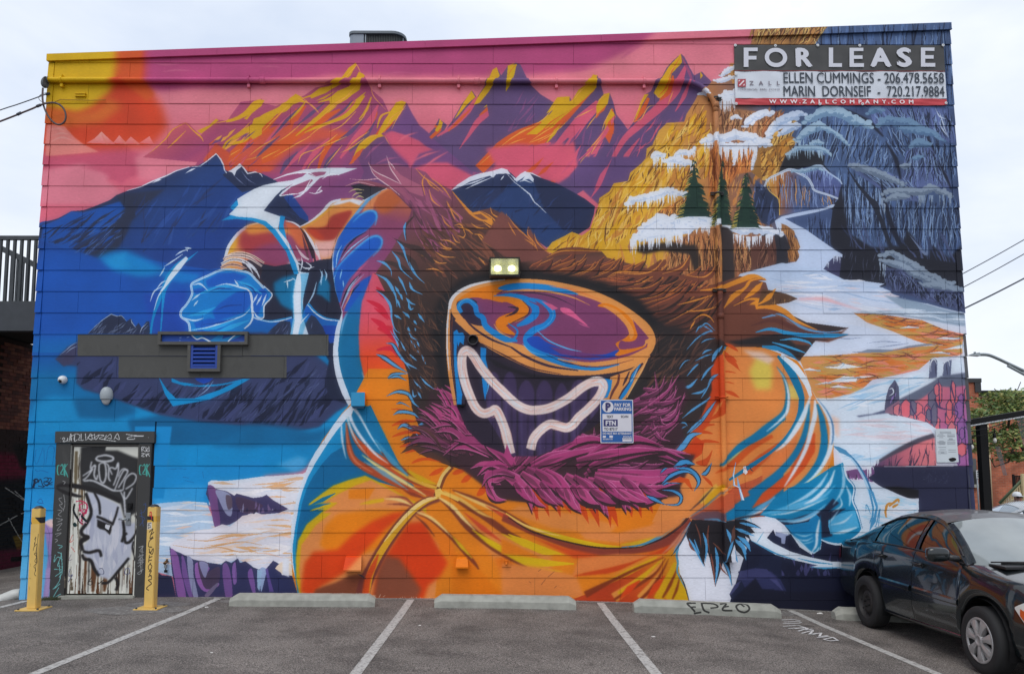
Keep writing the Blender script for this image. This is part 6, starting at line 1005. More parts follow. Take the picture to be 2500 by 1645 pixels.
def mural_boards(m):
# grey primer patches, scuffs and tags
 G=(76,76,74)
 m.p('P','190,816 802,816 802,868 190,868',G);m.p('P','290,869 700,869 700,922 290,922',G)
 m.streaks('P','190,816 802,816 802,868 190,868',60,90,(10,50),(4,20),[(82,82,80),(70,70,68)],jit=10,al=.4);m.streaks('P','290,869 700,869 700,922 290,922',50,90,(10,50),(4,20),[(82,82,80),(70,70,68)],jit=10,al=.4)
 m.L('C0',3,(30,90,150),'1530,1280 1640,1275 1700,1280','1660,1350 1720,1360','1680,1380 1760,1400','1840,1300 1850,1360')
 R=m.rng
 for i in range(260):
  x,y=R.uniform(60,2370),R.uniform(800,1470);s=R.uniform(.4,1.3)
  m.p('P',[(x,y),(x+s*2,y+.3),(x+s*1.4,y+s)],[(206,206,210),(60,50,50),(160,150,146)][R.randint(3)],a=.6)
 for x,y,w,c in((690,1452,60,(190,190,190)),(780,1453,160,(206,180,160)),(980,1462,90,(214,200,190)),(1120,1464,120,(206,190,170))):
  for i in range(40):
   xx=x+R.rand()*w;m.l('P',[(xx,y+R.rand()*5),(xx+R.randn()*6,y-R.rand()*8)],[1.4,.6],c,a=.7)
 m.L('D1',[3,9,3],(40,50,60),'940,740 980,760 1020,790');m.L('D2',5,(150,84,50),'300,840 340,790','360,770 420,720','190,810 210,825','420,870 440,850','270,720 300,700')
 m.p('C2','2135,1260 2155,1250 2165,1290 2175,1310 2155,1330 2135,1310',(220,220,224));m.l('C2','2195,1265 2205,1285 2225,1300',[6,10,4],(60,60,60));m.l('C2','2140,1275 2165,1278',6,(180,40,50))
 m.l('C2','2065,1220 2045,1330 2050,1430 2090,1445 2085,1350 2095,1430 2130,1562',[4,12,14,14,10,16,26],(120,176,220),sm=0);m.l('C2','2060,1260 2048,1330 2054,1425 2100,1450 2135,1562',[2,5,6,8,14],(226,234,244),sm=0)
def paint_mural(m):
 mural_sky(m);mural_mountains(m);mural_navy(m);mural_rocks(m);mural_plain(m);mural_shelves(m)
 mural_coat(m);mural_arm(m);mural_body(m);mural_sleeve(m);mural_fur(m);mural_face(m)
 b=np.stack([m.blur(m.im[:,:,i],7)for i in range(3)],-1);m.im+=(b-m.im)*.2
 g_=m.blur(m.rng.randn(m.H,m.W).astype(np.float32),22);g_/=g_.std();h_=m.rng.randn(m.H,m.W//6+1).astype(np.float32).repeat(6,1)[:,:m.W];m.im*=(1+.022*g_+.016*h_)[:,:,None]
 mural_boards(m)
def paint_door(m):
 G=(62,62,62)
 m.p('P','330,1040 420,1040 400,1215 330,1215',(12,134,200),soft=3)
 m.p('P','138,1082 376,1082 364,1480 120,1480',G);m.p('P','139,1052 382,1052 382,1081 139,1081',(66,66,66))
 m.streaks('P','140,1082 374,1082 362,1470 120,1470',30,88,(20,80),(3,10),[(70,70,69),(54,54,55)],al=.5)
 # door leaf
 m.p('P','177,1085 342,1085 330,1452 160,1452',(206,206,198));m.setclip('P','177,1085 342,1085 330,1452 160,1452')
 m.streaks('P','160,1350 330,1350 330,1450 160,1450',46,91,(40,150),(2,7),[(150,140,126),(222,220,212),(96,62,40),(60,44,36)],jit=1,bend=2);m.streaks('P','175,1090 215,1090 205,1440 165,1440',24,91,(60,200),(2,6),[(120,112,100),(96,84,66),(222,222,214)],jit=1,bend=2)
 for x,y0,y1,w,c in((186,1100,1200,9,(104,92,70)),(200,1105,1240,6,(120,100,76)),(209,1350,1440,6,(98,62,38)),(229,1370,1442,13,(96,62,40)),(257,1400,1442,11,(100,66,42)),(196,1300,1445,3,(40,34,34)),(217,1360,1445,3,(40,36,36)),(290,1390,1440,5,(60,44,36)),(312,1370,1445,2,(50,44,44)),(300,1360,1440,2,(70,60,56))):
  m.l('P',[(x,y0),(x-1,(y0+y1)/2),(x-3,y1)],[w*.8,w,w*.5],c,soft=.6)
 D='P'
 def T(pts):return np.array([(100+float(a)*.29383,1040+float(b)*.29383)for a,b in(q.split(',')for q in pts.split())])
 m.p(D,T('330,170 430,160 540,200 640,200 760,250 830,270 830,700 690,760 660,640 520,580 380,540 330,480 320,330'),(44,44,46),soft=6);m.p(D,T('420,165 540,165 530,210 420,210'),(40,40,42),soft=3)
 m.p(D,T('380,545 460,555 650,650 670,720 690,800 790,800 740,1100 560,1270 470,1240 420,1110 360,1080 340,1000 400,930 340,880 370,820 410,760 390,640'),(178,182,198),soft=5)
 m.streaks(D,T('360,600 650,660 720,1000 560,1250 440,1120 350,980').tolist().__str__().replace('[','').replace(']','').replace(',',' '),60,90,(20,80),(4,14),[(196,198,210),(160,164,186),(206,206,214)],jit=4,al=.6)
 K=(34,32,34)
 for q,w in(('130,500 180,480 260,490 370,510 480,540 600,590 660,620',34),('370,550 400,640 415,720 380,800 335,860 345,900 390,920 330,960',26),('400,915 350,930 330,960 345,1030',26),('345,1035 400,1045 480,1030 500,1080',22),('340,1060 360,1100 410,1110 440,1180 480,1240',24),('500,1300 560,1290 640,1200 730,1090',20),('440,545 480,630 490,730',18),('460,745 520,770 600,810',20),('640,665 620,740 590,820',16),('680,780 690,880 670,960',22),('780,735 820,770 810,850 760,930 730,960 700,960 695,900 715,885',20),('770,950 760,1010 790,1110',16),('610,1250 640,1300 620,1360',20)):
  m.l(D,T(q),[w*.28,w*.33,w*.3],K,soft=1.2)
 m.p(D,T('465,770 590,820 580,880 570,900 530,860 490,850 465,830'),K,soft=1);m.p(D,T('535,810 575,820 560,860 530,840'),(196,198,206))
 m.setclip();m.l(D,T('140,510 200,540 280,570 340,580'),[4,8,8,4],K,soft=1.5);m.l(D,T('140,500 180,485 250,490 330,500'),[5,9,8,6],K,soft=1.2)
 WH=(186,188,194)
 for q,w in(('520,240 470,250 460,275 520,290 590,280 595,255 540,238 500,242',17),('345,410 390,380 430,350 380,420 345,445',12),('420,290 410,350 450,320 440,400 460,440 470,400',14),('500,300 480,330 490,440 520,465 540,400 530,310 500,300',14),('530,300 560,330 560,420 575,455',13),('590,400 570,350 590,340 620,350 640,300 640,370 620,440 600,490',13),('350,450 430,450 520,490 600,530 680,530',16),('610,530 650,430 690,360 720,370 690,430 640,510',13),('680,530 700,440 750,390 790,410 770,470 700,520',13),('690,540 690,600 700,740',16),('660,540 700,600 760,510',13),('720,370 690,350 660,370 640,420',11)):
  m.l(D,T(q),[w*.22,w*.3,w*.24],WH,soft=.5)
 for q,w,c in(('280,640 270,700 300,760 330,800',18,(26,30,34)),('290,620 340,620 380,650 370,720 330,700 320,650 360,640',12,(190,50,90)),('310,700 370,690 350,740 330,800 350,810',12,(170,40,80)),('320,720 350,760 380,790',20,(24,34,40)),('330,640 340,700 320,780 380,800',6,(230,180,200)),('270,800 290,830',30,(16,44,46))):
  m.l(D,T(q),[w*.2,w*.3,w*.2],c)
 for q,c in(('480,1180 510,1180 520,1220 480,1220 470,1190',(90,94,120)),('700,1180 730,1180 730,1220 695,1220 700,1180',(90,94,130)),('390,1290 420,1280 420,1310 390,1310 390,1290 420,1250',K),('470,1310 520,1270',K),('240,1180 230,1240 260,1230 225,1290',(80,84,120)),('260,900 240,960 270,940',(206,120,110)),('250,1000 280,1040',(206,120,110)),('250,1060 230,1110 260,1100',(150,140,150))):
  m.l(D,T(q),1.6,c)
  # writing on the frame
 LG=(196,198,200)
 for q in('195,110 200,95 215,100 200,125 230,120 240,95 235,125','250,125 265,60 270,120 262,90 290,70','290,110 300,60 295,120 320,110','310,60 340,75 330,110 350,115','350,60 352,115 372,110','385,60 390,115','400,110 430,60 440,110 405,90 460,70 455,110','460,60 470,110 500,70 470,85','490,70 540,75 500,100 550,110 640,125','560,70 540,110 590,65 600,100 570,95','620,110 650,60 665,110 630,90','720,65 790,75 870,80 760,85 730,105 790,105 790,90','180,95 182,97','178,125 180,127','905,92 907,94'):
  m.l(D,T(q),1.5,LG)
 for q in('845,170 850,210 845,175 870,170 855,190 880,210','880,170 885,210','895,175 890,205 910,205','905,165 908,205','845,225 870,225 845,245 870,250','880,220 885,250 895,225 912,250','895,230 910,222'):
  m.l(D,T(q),1.6,LG)
 TQ=(70,160,150)
 for ox in(0,680):
  for q in('165,320 150,330 150,390 165,400','172,330 190,315 195,350 175,390 200,395','210,310 208,410 206,350 232,310','212,360 235,420'):
   m.l(D,T(q)+np.array([ox*.29383,0]),[2.2,3,1.4],TQ)
 for q in('190,450 212,460 200,480','185,590 160,600 190,640 165,650 200,690','150,690 185,700 155,730 180,745','140,760 190,770 150,790','140,820 185,800 145,860 180,850','130,890 180,880 140,910','125,930 150,940 130,960','200,560 210,640 195,700'):
  m.l(D,T(q),1.3,(150,150,152))
 for q in('150,980 190,990 160,1010','130,1060 120,1120 150,1080 190,1100','150,1040 180,1060 150,1150 185,1160','120,1180 190,1190 130,1240','160,1120 170,1260 120,1340 170,1300','110,1345 160,1310','160,1330 115,1415 175,1385','180,1040 188,1200 160,1250'):
  m.l(D,T(q),1.6,(110,176,176))
 for q in('820,1000 860,990 830,1030 865,1040','815,1080 860,1060 820,1110 870,1100','810,1130 860,1120 815,1160','850,990 845,1200 810,1215 860,1180','830,1050 840,1200'):
  m.l(D,T(q),1.3,(150,152,154))
 for q in('860,650 880,640 870,700 830,720','840,690 860,830','830,740 870,760 830,820'):
  m.l(D,T(q),1.2,(60,80,130))
# ------------------------------------------------------------------ the mural, painted flat in wall metres
MX0,MX1,MZ0,MZ1,MK=-6.75,6.6,-.62,8.1,190.
def photo_to_tex(a):
 d=_fw+((a[:,:1]-1250)/F_)*_r2-((a[:,1:]-PP)/F_)*_u2
 p=CAM+d*((-CAM[1])/d[:,1:2]);return np.stack([(p[:,0]-MX0)*MK,(MZ1-p[:,2])*MK],1)
PT=Painter(int((MX1-MX0)*MK),int((MZ1-MZ0)*MK),photo_to_tex,(214,112,130))
paint_mural(PT);paint_door(PT)
MURAL=image('mural',PT.im)
def muv(p):return((p[0]-MX0)/(MX1-MX0),(p[2]-MZ0)/(MZ1-MZ0))
PAINT=mat('mural paint',(1,1,1),.62,spec=.25,img=MURAL,noise=.035,nscale=3,bump=.12,bscale=90,mul=1.0)
# ------------------------------------------------------------------ shared materials
M_DARK=mat('dark metal',lin((44,46,48)),.5,noise=.1);M_BLACK=mat('black',(.008,.008,.009),.6,spec=.2)
M_GAP=mat('gap',(.01,.01,.012),.9);M_STEEL=mat('steel',lin((150,155,160)),.35,.7,noise=.1)
M_GALV=mat('galvanised',lin((126,134,142)),.45,.2,noise=.1,nscale=20);M_WHITE=mat('white plastic',lin((206,210,214)),.4,noise=.04)
M_GLASS=mat('window glass',(.012,.016,.018),.03,spec=.8,coat=.4)
M_CONC=mat('cast concrete',lin((150,150,142)),.85,noise=.16,nscale=9,bump=.25,bscale=120)
M_TAR=mat('roof felt',lin((70,70,70)),.9)
# ------------------------------------------------------------------ ground
def asphalt():
 m=bpy.data.materials.new('worn asphalt');m.use_nodes=True;t=m.node_tree;L=t.links;b=t.nodes['Principled BSDF'];b.inputs['Roughness'].default_value=.9;b.inputs['Specular IOR Level'].default_value=.3
 c=t.nodes.new('ShaderNodeTexCoord');N=[]
 for s,d in((95,3),(2.2,6),(.55,4),(34,5),(1.15,5)):
  q=t.nodes.new('ShaderNodeTexNoise');q.inputs['Scale'].default_value=s;q.inputs['Detail'].default_value=d;L.new(c.outputs['Object'],q.inputs[0]);N.append(q)
 def ramp(i,stops):
  r=t.nodes.new('ShaderNodeValToRGB');L.new(N[i].outputs[0],r.inputs[0])
  for k,(p,v)in enumerate(stops):
   e=r.color_ramp.elements[k]if k<2 else r.color_ramp.elements.new(p);e.position=p;e.color=(*v,1)
  return r.outputs[0]
 def mul(a,b_):
  x=t.nodes.new('ShaderNodeMix');x.data_type='RGBA';x.blend_type='MULTIPLY';x.inputs[0].default_value=1;L.new(a,x.inputs[6]);L.new(b_,x.inputs[7]);return x.outputs[2]
 v=t.nodes.new('ShaderNodeTexVoronoi');v.inputs['Scale'].default_value=75;L.new(c.outputs['Object'],v.inputs[0])
 vr=t.nodes.new('ShaderNodeMapRange');vr.inputs[1].default_value=0;vr.inputs[2].default_value=1;vr.inputs[3].default_value=.62;vr.inputs[4].default_value=1.42;L.new(v.outputs['Color'],vr.inputs[0])
 base=ramp(0,[(.36,(.048,.043,.040)),(.66,(.285,.262,.245))])
 big=ramp(1,[(.28,(.62,.61,.61)),(.62,(1.06,1.05,1.04))]);huge=ramp(2,[(.3,(.86,.85,.84)),(.7,(1.12,1.1,1.08))])
 s=t.nodes.new('ShaderNodeVectorMath');s.operation='SCALE';L.new(base,s.inputs[0]);L.new(vr.outputs[0],s.inputs[3])
 st_=ramp(2,[(.66,(1,1,1)),(.74,(.62,.6,.6))]);st2=ramp(4,[(.68,(1,1,1)),(.76,(.5,.48,.48))])
 o=mul(mul(mul(mul(s.outputs[0],big),huge),st_),st2);L.new(o,b.inputs['Base Color'])
 bp=t.nodes.new('ShaderNodeBump');bp.inputs['Strength'].default_value=.6;bp.inputs['Distance'].default_value=.012;L.new(N[0].outputs[0],bp.inputs['Height']);L.new(bp.outputs[0],b.inputs['Normal'])
 return m
M_ASPH=asphalt()
g=MB();xs=sorted(set([-700,-200,-80,-40,-20,-14]+list(np.arange(-11,9,.5))+[10,12,16,24,40,90,250,700]));ys=[-400,-120,-40,-14,-8,-5.2,-4,-3,-2,-1.2,-.6,0,2,6,12,25,60,160,400,900]
g.add([(x,y,gz(x,y))for y in ys for x in xs],[(j*len(xs)+i,j*len(xs)+i+1,(j+1)*len(xs)+i+1,(j+1)*len(xs)+i)for j in range(len(ys)-1)for i in range(len(xs)-1)])
tag(g.build('ground',M_ASPH),kind='structure')
def wornpaint(name,col,cover=.42):
 m=bpy.data.materials.new(name);m.use_nodes=True;t=m.node_tree;L=t.links;b=t.nodes['Principled BSDF'];b.inputs['Roughness'].default_value=.85
 c=t.nodes.new('ShaderNodeTexCoord');q=t.nodes.new('ShaderNodeTexNoise');q.inputs['Scale'].default_value=26;q.inputs['Detail'].default_value=8;q.inputs['Roughness'].default_value=.7;L.new(c.outputs['Object'],q.inputs[0])
 r=t.nodes.new('ShaderNodeValToRGB');L.new(q.outputs[0],r.inputs[0]);r.color_ramp.elements[0].position=cover-.05;r.color_ramp.elements[1].position=cover+.09
 r.color_ramp.elements[0].color=(.13,.12,.112,1);r.color_ramp.elements[1].color=(*col,1);L.new(r.outputs[0],b.inputs['Base Color']);return m
M_LINE=wornpaint('worn line paint',(.43,.42,.4));M_CHALK=wornpaint('scuffed spray paint',(.6,.6,.6),.38)
def strip(pts,w,name,m,dz=.004,label=None):
 P=[np.array(p[:2],float)for p in pts];q=MB();v=[]
 w=w if hasattr(w,'__len__')else[w]*len(P)
 for i,p in enumerate(P):
  d=P[min(i+1,len(P)-1)]-P[max(i-1,0)];d/=np.hypot(*d)+1e-9;n_=np.array([-d[1],d[0]])*w[i]/2
  for s_ in(1,-1):a=p+n_*s_;v.append((a[0],a[1],gz(a[0],a[1])+dz))
 q.add(v,[(2*i,2*i+1,2*i+3,2*i+2)for i in range(len(P)-1)]);return tag(q.build(name,m,fix=False),kind='structure')
def dense(a,b,k=24):a,b=np.array(a[:2]),np.array(b[:2]);return[a+(b-a)*t for t in np.linspace(0,1,k)]
for x0,x1 in((-3.9,-3.93),(-1.31,-1.285),(1.245,1.275),(3.81,3.95)):
 y0=-.13;strip(dense((x0,y0),(x1+(x1-x0)*.4,-4.9)),.1,'parking_line',M_LINE)
a=gnd(0,1482);b=gnd(64,1466);strip(dense(b,a+(a-b)*2),.1,'parking_line',M_LINE)
# sprayed tag on the tarmac beside the fourth bay
def D3(x,y):return gnd(1860+x*640/2380,1200+y*640/2380)
for k,d in enumerate(('180,1165 290,1160 350,1175','200,1185 330,1180 360,1190','190,1200 350,1195','190,1225 330,1215 400,1240 300,1245','240,1245 400,1235','330,1270 420,1240 400,1260 460,1250','360,1290 470,1260 430,1300 500,1290','460,1300 540,1285 520,1320 600,1310','500,1330 600,1320 640,1330 560,1345 620,1360 690,1355 640,1325')):
 P=[D3(*map(float,q.split(',')))for q in d.split()];PP_=[]
 for i in range(len(P)-1):PP_+=dense(P[i],P[i+1],5)[:-1]
 strip(PP_+[P[-1][:2]],.024,'ground_lettering',M_CHALK,.004+.0006*k)
 # pale dust along the foot of the wall
M_DUST=wornpaint('dust',(.34,.33,.31),.53)
strip([(x,-.06)for x in np.arange(-4.2,6.2,.2)],.13,'dust_strip',M_DUST,.003)
for x,y,w,L_ in((-5.2,-1.0,.5,1.2),(-4.9,-.6,.4,.8),(-3.8,-.35,.3,.6),(3.0,-.35,.3,1.0)):
 strip([(x+t,y+.03*math.sin(9*t))for t in np.linspace(0,L_,12)],[w*(.2+math.sin(math.pi*t))for t in np.linspace(0.05,.95,12)],'dust_patch',wornpaint('pale scuff',(.3,.29,.275),.56),.003)
 # ------------------------------------------------------------------ the painted building
H=.305;XL,XR=-6.625,6.435
def top(x):return 7.338+.0392*(x+6.64)
BLD=thing('painted_building','two storey lap sided building with a giant mural of a hooded figure','building',loc=(0,0,-.3))
def part(mb,name,m,uv=None,parent=None,**k):
 o=mb.build(name,m,None,uv,**k)
 p=parent or BLD;o.parent=p;o.matrix_parent_inverse=Matrix.Translation(-Vector(world_loc(p)));return o
def world_loc(o):
 v=Vector((0,0,0))
 while o:v+=o.location;o=o.parent
 return v
DOORX=(wall(139,1200)[0],wall(368,1300)[0]);DZT=wall(250,1053)[2]
core=MB();yb=.012
core.add([(XL+.02,yb,-.9),(XR-.02,yb,-.9),(XR-.02,yb,top(XR)),(XL+.02,yb,top(XL)),(XL+.02,15,-.9),(XR-.02,15,-.9),(XR-.02,15,top(XR)),(XL+.02,15,top(XL))],[(1,2,6,5),(0,4,7,3),(4,5,6,7),(3,7,6,2)],1)
dx0,dx1=wall(170,1260)[0],wall(334,1260)[0]
for a_,b_,z0,z1 in((XL+.02,dx0,-.9,9),(dx1,XR-.02,-.9,9),(dx0,dx1,wall(250,1084)[2],9)):
 core.add([(a_,yb,z0),(b_,yb,z0),(b_,yb,min(z1,top(b_))),(a_,yb,min(z1,top(a_)))],[(0,1,2,3)])
part(core,'wall',[M_GAP,mat('side wall',lin((86,92,100)),.8,noise=.1)])
XA=-.2165
boards=[]
for k in range(-2,26):
 z0,z1=k*H,(k+1)*H-.0028
 off=XA if k%2==0 else XA+.583
 js=[off+i*1.1655 for i in range(-8,9)];js=[XL+.075]+[j for j in js if XL+.12<j<XR-.12]+[XR-.075]
 for a_,b_ in zip(js[:-1],js[1:]):
  zg=min(gz(a_),gz(b_))-.03
  lo=max(z0,zg)
  if lo>z1-.04 or lo>=top(b_)-.03:continue
  segs=[(a_,b_)]
  if z0<DZT-.02:
   segs=[]
   if z1>DZT+.02:
    e0,e1=max(a_,DOORX[0]-.003),min(b_,DOORX[1]+.003)
    if e1-e0>.05:boards.append((e0+.0005,e1-.0005,DZT+.002,z1,False))
   if a_<DOORX[0]:segs.append((a_,min(b_,DOORX[0]-.004)))
   if b_>DOORX[1]:segs.append((max(a_,DOORX[1]+.004),b_))
  for c_,d_ in segs:
   if d_-c_<.05:continue
   hid=(z0>6.45 and z1<7.2 and c_>3.36 and d_<6.3)
   boards.append((c_+.0017,d_-.0017,lo,z1,hid))
boards=[b for b in boards if not b[4]]
boards.sort(key=lambda b:-(b[1]-b[0])*(b[3]-b[2]))
def board(mb,a_,b_,z0,z1):
 j=random.uniform(-.0016,.0016);t0,t1=random.uniform(-.0012,.0012),random.uniform(-.0012,.0012)
 za,zb=min(z1,top(a_)),min(z1,top(b_));f0,f1=-.0105+j,-.003+j;sl=(f1-f0)/H
 v=[]
 for y in(0,1):
  for x,z,s_ in((a_,z0+t0,0),(b_,z0+t1,0),(b_,zb,zb-z0),(a_,za,za-z0)):v.append((x,(f0+sl*s_)if y==0 else .011,z))
 mb.add(v,[(0,1,2,3),(0,4,5,1),(1,5,6,2),(3,2,6,7),(0,3,7,4)])
for i,(a_,b_,z0,z1,_)in enumerate(boards[:300]):
 q=MB();board(q,a_,b_,z0,z1);part(q,'siding_board',PAINT,muv,fix=False)
rest=MB()
for a_,b_,z0,z1,_ in boards[300:]:board(rest,a_,b_,z0,z1)
if rest.v:tag(part(rest,'siding_remnants',PAINT,muv,fix=False),kind='stuff')
for nm,c_,d_ in(('left',XL,XL+.072),('right',XR-.072,XR)):
 q=MB()
 for k in range(-2,26):
  z0,z1=max(k*H,gz(c_)-.03),(k+1)*H-.006
  if z1<=z0+.03 or z0>top(c_)-.04:continue
  z1=min(z1,top(c_));x0,x1=(c_-.012,d_)if nm=='left' else(c_,d_+.012)
  q.add([(x0,-.026,z0),(x1,-.026,z0),(x1,-.008,z1),(x0,-.008,z1),(x0,.06,z0),(x1,.06,z0),(x1,.06,z1),(x0,.06,z1)],[(0,1,2,3),(0,4,5,1),(1,5,6,2),(3,2,6,7),(0,3,7,4)])
 part(q,'corner_trim',PAINT,muv,fix=False)
q=MB();cuts=[XL-.025,-4.2,-1.2,1.35,3.9,XR+.02]
for a_,b_ in zip(cuts[:-1],cuts[1:]):
 q=MB();v=[]
 for y in(-.045,.3):
  for x,dz in((a_,-.004),(b_-.003,-.004),(b_-.003,.094),(a_,.094)):v.append((x,y,top(x)+dz+(.004 if y>0 else 0)))
 q.add(v,[(0,1,2,3),(0,4,5,1),(1,5,6,2),(3,2,6,7),(0,3,7,4)]);part(q,'roof_flashing',PAINT,muv,fix=False)
q=MB();q.add([(XL-.02,-.05,top(XL)-.012),(XR+.02,-.05,top(XR)-.012),(XR+.02,-.05,top(XR)-.002),(XL-.02,-.05,top(XL)-.002),(XL-.02,-.02,top(XL)-.012),(XR+.02,-.02,top(XR)-.012)],[(0,1,2,3),(0,4,5,1)]);part(q,'drip_edge',PAINT,muv)
# door, frame, threshold
def wx(x,y):return wall(x,y)[0]
def wz(x,y):return wall(x,y)[2]
for nm,pl,pr in(('door_jamb',((143,1085),(177,1085)),0),('door_jamb',((342,1085),(373,1085)),0)):
 (ax,ay),(bx,by)=pl;x0,x1=wx(ax,ay),wx(bx,by);zb=gz(x0)-.01
 q=MB();q.box((x0,-.034,zb),(x1,.05,wz(250,1082)),bev=.003);part(q,'door_jamb',PAINT,muv)
q=MB();q.box((wx(139,1066),-.05,wz(250,1081)),(wx(381,1066),.02,wz(250,1053)),bev=.003);part(q,'door_header',PAINT,muv)
ddx0,ddx1=wx(178,1090)+.002,wx(340,1090)-.002;dzb=gz(-5.6)+.055
DOOR=MB();DOOR.box((ddx0+.012,.004,dzb),(ddx1-.012,.05,wz(250,1090)),bev=.002);DOOR=part(DOOR,'door',PAINT,muv)
M_FRAME=mat('door frame metal',lin((70,66,62)),.5,noise=.15)
q=MB();q.box((ddx0-.004,-.006,dzb-.03),(ddx0+.01,.04,wz(250,1084)));q.box((ddx1-.01,-.006,dzb-.03),(ddx1+.004,.04,wz(250,1084)));q.box((ddx0+.0105,-.006,wz(250,1089)),(ddx1-.0105,.04,wz(250,1084)));part(q,'door_frame',M_FRAME)
q=MB();q.box((ddx0-.06,-.09,gz(-5.6)-.02),(ddx1+.05,.05,gz(-5.6)+.035),bev=.006);part(q,'threshold',M_CONC)
q=MB();hx,hz=wx(313,1270),wz(313,1263);q.box((hx-.03,-.012,hz-.1),(hx+.035,.004,hz+.07),bev=.004);q.tube([(hx,-.012,hz-.02),(hx,-.06,hz-.02)],.02,12);q.tube([(hx,-.06,hz-.02),(hx-.1,-.06,hz-.015)],.013,10)
h_=q.build('door_handle',M_STEEL);h_.parent=DOOR
q=MB();q.box((hx-.015,-.016,hz+.11),(hx+.05,.004,hz+.2),bev=.004);q.tube([(hx+.02,-.016,hz+.15),(hx+.02,-.03,hz+.15)],.02,14);h_=q.build('door_lock',M_BLACK);h_.parent=DOOR
# blocked window band and louvre
M_GREY=mat('grey primer',lin((78,77,74)),.8,noise=.12,nscale=14)
def frame(px0,py0,px1,py1,w,y0,y1,name,m=M_GREY,skip=''):
 x0,z1=wx(px0,py0),wz(px0,py0);x1,z0=wx(px1,py1),wz(px1,py1);q=MB()
 if 't' not in skip:q.box((x0,y0,z1-w),(x1,y1,z1))
 q.box((x0,y0,z0),(x1,y1,z0+w));q.box((x0,y0+.001,z0+w),(x0+w,y1,z1-(0 if 't' in skip else w)));q.box((x1-w,y0+.001,z0+w),(x1,y1,z1-(0 if 't' in skip else w)))
 part(q,name,m);return x0,x1,z0,z1
x0,x1,z0,z1=frame(391,811,608,843,.042,-.075,.01,'window_frame')
BAND=np.zeros((40,340,3),np.float32);SC['U']=1.;OR['U']=(0,0)
bp_=Painter(340,40,lambda a:a,(16,70,160));bp_.p('U','118,0 250,0 240,40 190,40 165,22 140,26',(0,130,200));bp_.p('U','160,0 230,0 190,36 175,20',(20,90,170));bp_.p('U','290,0 330,0 260,40 210,40',(0,128,196));bp_.l('U','118,0 142,24 165,16 200,40',[5,6,7],(220,230,245));bp_.l('U','296,2 280,20 266,40',[6,5,5],(220,230,245));bp_.L('U',[2,4,1],(140,170,220),'70,16 80,14','70,30 76,31','100,14 112,10','10,38 130,39','300,38 336,36')
q=MB();q.add([(x0+.04,-.026,z0+.04),(x1-.04,-.026,z0+.04),(x1-.04,-.026,z1-.04),(x0+.04,-.026,z1-.04)],[(0,1,2,3)])
part(q,'window_panel',mat('band paint',(1,1,1),.6,img=image('band',bp_.im)),lambda p:((p[0]-x0-.04)/(x1-x0-.08),(p[2]-z0-.04)/(z1-z0-.08)))
lx0,lx1,lz0,lz1=frame(463,843,541,908,.042,-.07,.01,'vent_frame',skip='t')
M_BLUEL=mat('louvre blue',lin((24,62,150)),.5,noise=.06)
q=MB();q.box((lx0+.043,-.024,lz0+.043),(lx1-.043,.008,lz1-.0));LV=part(q,'louver_vent',mat('louvre back',lin((8,20,60)),.7))
q=MB();q.box((lx0+.0435,-.058,lz0+.0435),(lx0+.075,-.025,lz1-.002));q.box((lx1-.075,-.058,lz0+.0435),(lx1-.0435,-.025,lz1-.002));q.box((lx0+.0755,-.058,lz0+.0435),(lx1-.0755,-.025,lz0+.07));h_=q.build('vent_rim',M_BLUEL);h_.parent=LV
zz=np.linspace(lz0+.075,lz1-.075,5)
for z in zz:
 q=MB();q.add([(lx0+.076,-.062,z),(lx1-.076,-.062,z),(lx1-.076,-.062,z+.02),(lx0+.076,-.062,z+.02),(lx1-.076,-.027,z+.045),(lx0+.076,-.027,z+.045),(lx1-.076,-.027,z+.03),(lx0+.076,-.027,z+.03)],[(0,1,2,3),(3,2,4,5),(0,7,6,1)]);h_=q.build('slat',M_BLUEL);h_.parent=LV
 # ------------------------------------------------------------------ what hangs on the painted wall
def child(mb,name,m,parent,uv=None,**k):
 o=mb.build(name,m,None,uv,**k);o.parent=parent;o.matrix_parent_inverse=Matrix.Translation(-Vector(world_loc(parent)));return o
def wp(x,y,Y=0.):return Vector(wall(x,y,Y))
# for lease banner
p=wp(1800,259);BN=thing('lease_banner','large black, white and red for lease banner on upper right of wall','banner',loc=(p.x,-.03,p.z))
c4=[wp(1795,260),wp(2309,259),wp(2303,113),wp(1791,114)]
bx0,bx1,bz0,bz1=wp(1793,200).x,wp(2306,200).x,wp(2050,259.5).z,wp(2050,113.5).z
def band(z0,z1,col,nm):
 q=MB();nx,nz=60,6
 v=[(bx0+(bx1-bx0)*i/nx,-.028-.006*math.sin(i*.55+j*.5)*math.sin(j*1.1+z0*3)-.003*math.sin(i*1.7),z0+(z1-z0)*j/nz)for j in range(nz+1)for i in range(nx+1)]
 q.add(v,[(j*(nx+1)+i,j*(nx+1)+i+1,(j+1)*(nx+1)+i+1,(j+1)*(nx+1)+i)for j in range(nz)for i in range(nx)],0,True)
 return child(q,nm,mat('banner '+nm,lin(col),.5,noise=.05,nscale=4,bump=.1,bscale=12),BN,fix=False)
fz=lambda y:wp(2050,y).z
b1=band(fz(175.5),bz1,(58,58,58),'title_panel');band(fz(178),fz(175.5),(150,80,82),'divider');band(fz(243.5),fz(178),(206,212,222),'contact_panel');band(bz0,fz(243.5),(190,58,66),'footer_panel')
T_W=mat('print white',lin((204,206,216)),.5);T_K=mat('print charcoal',lin((44,54,66)),.5);T_R=mat('print red',lin((168,62,74)),.5);T_G=mat('print grey',lin((120,112,124)),.5);T_LW=mat('print pale',lin((236,226,230)),.5)
BY=-.0405
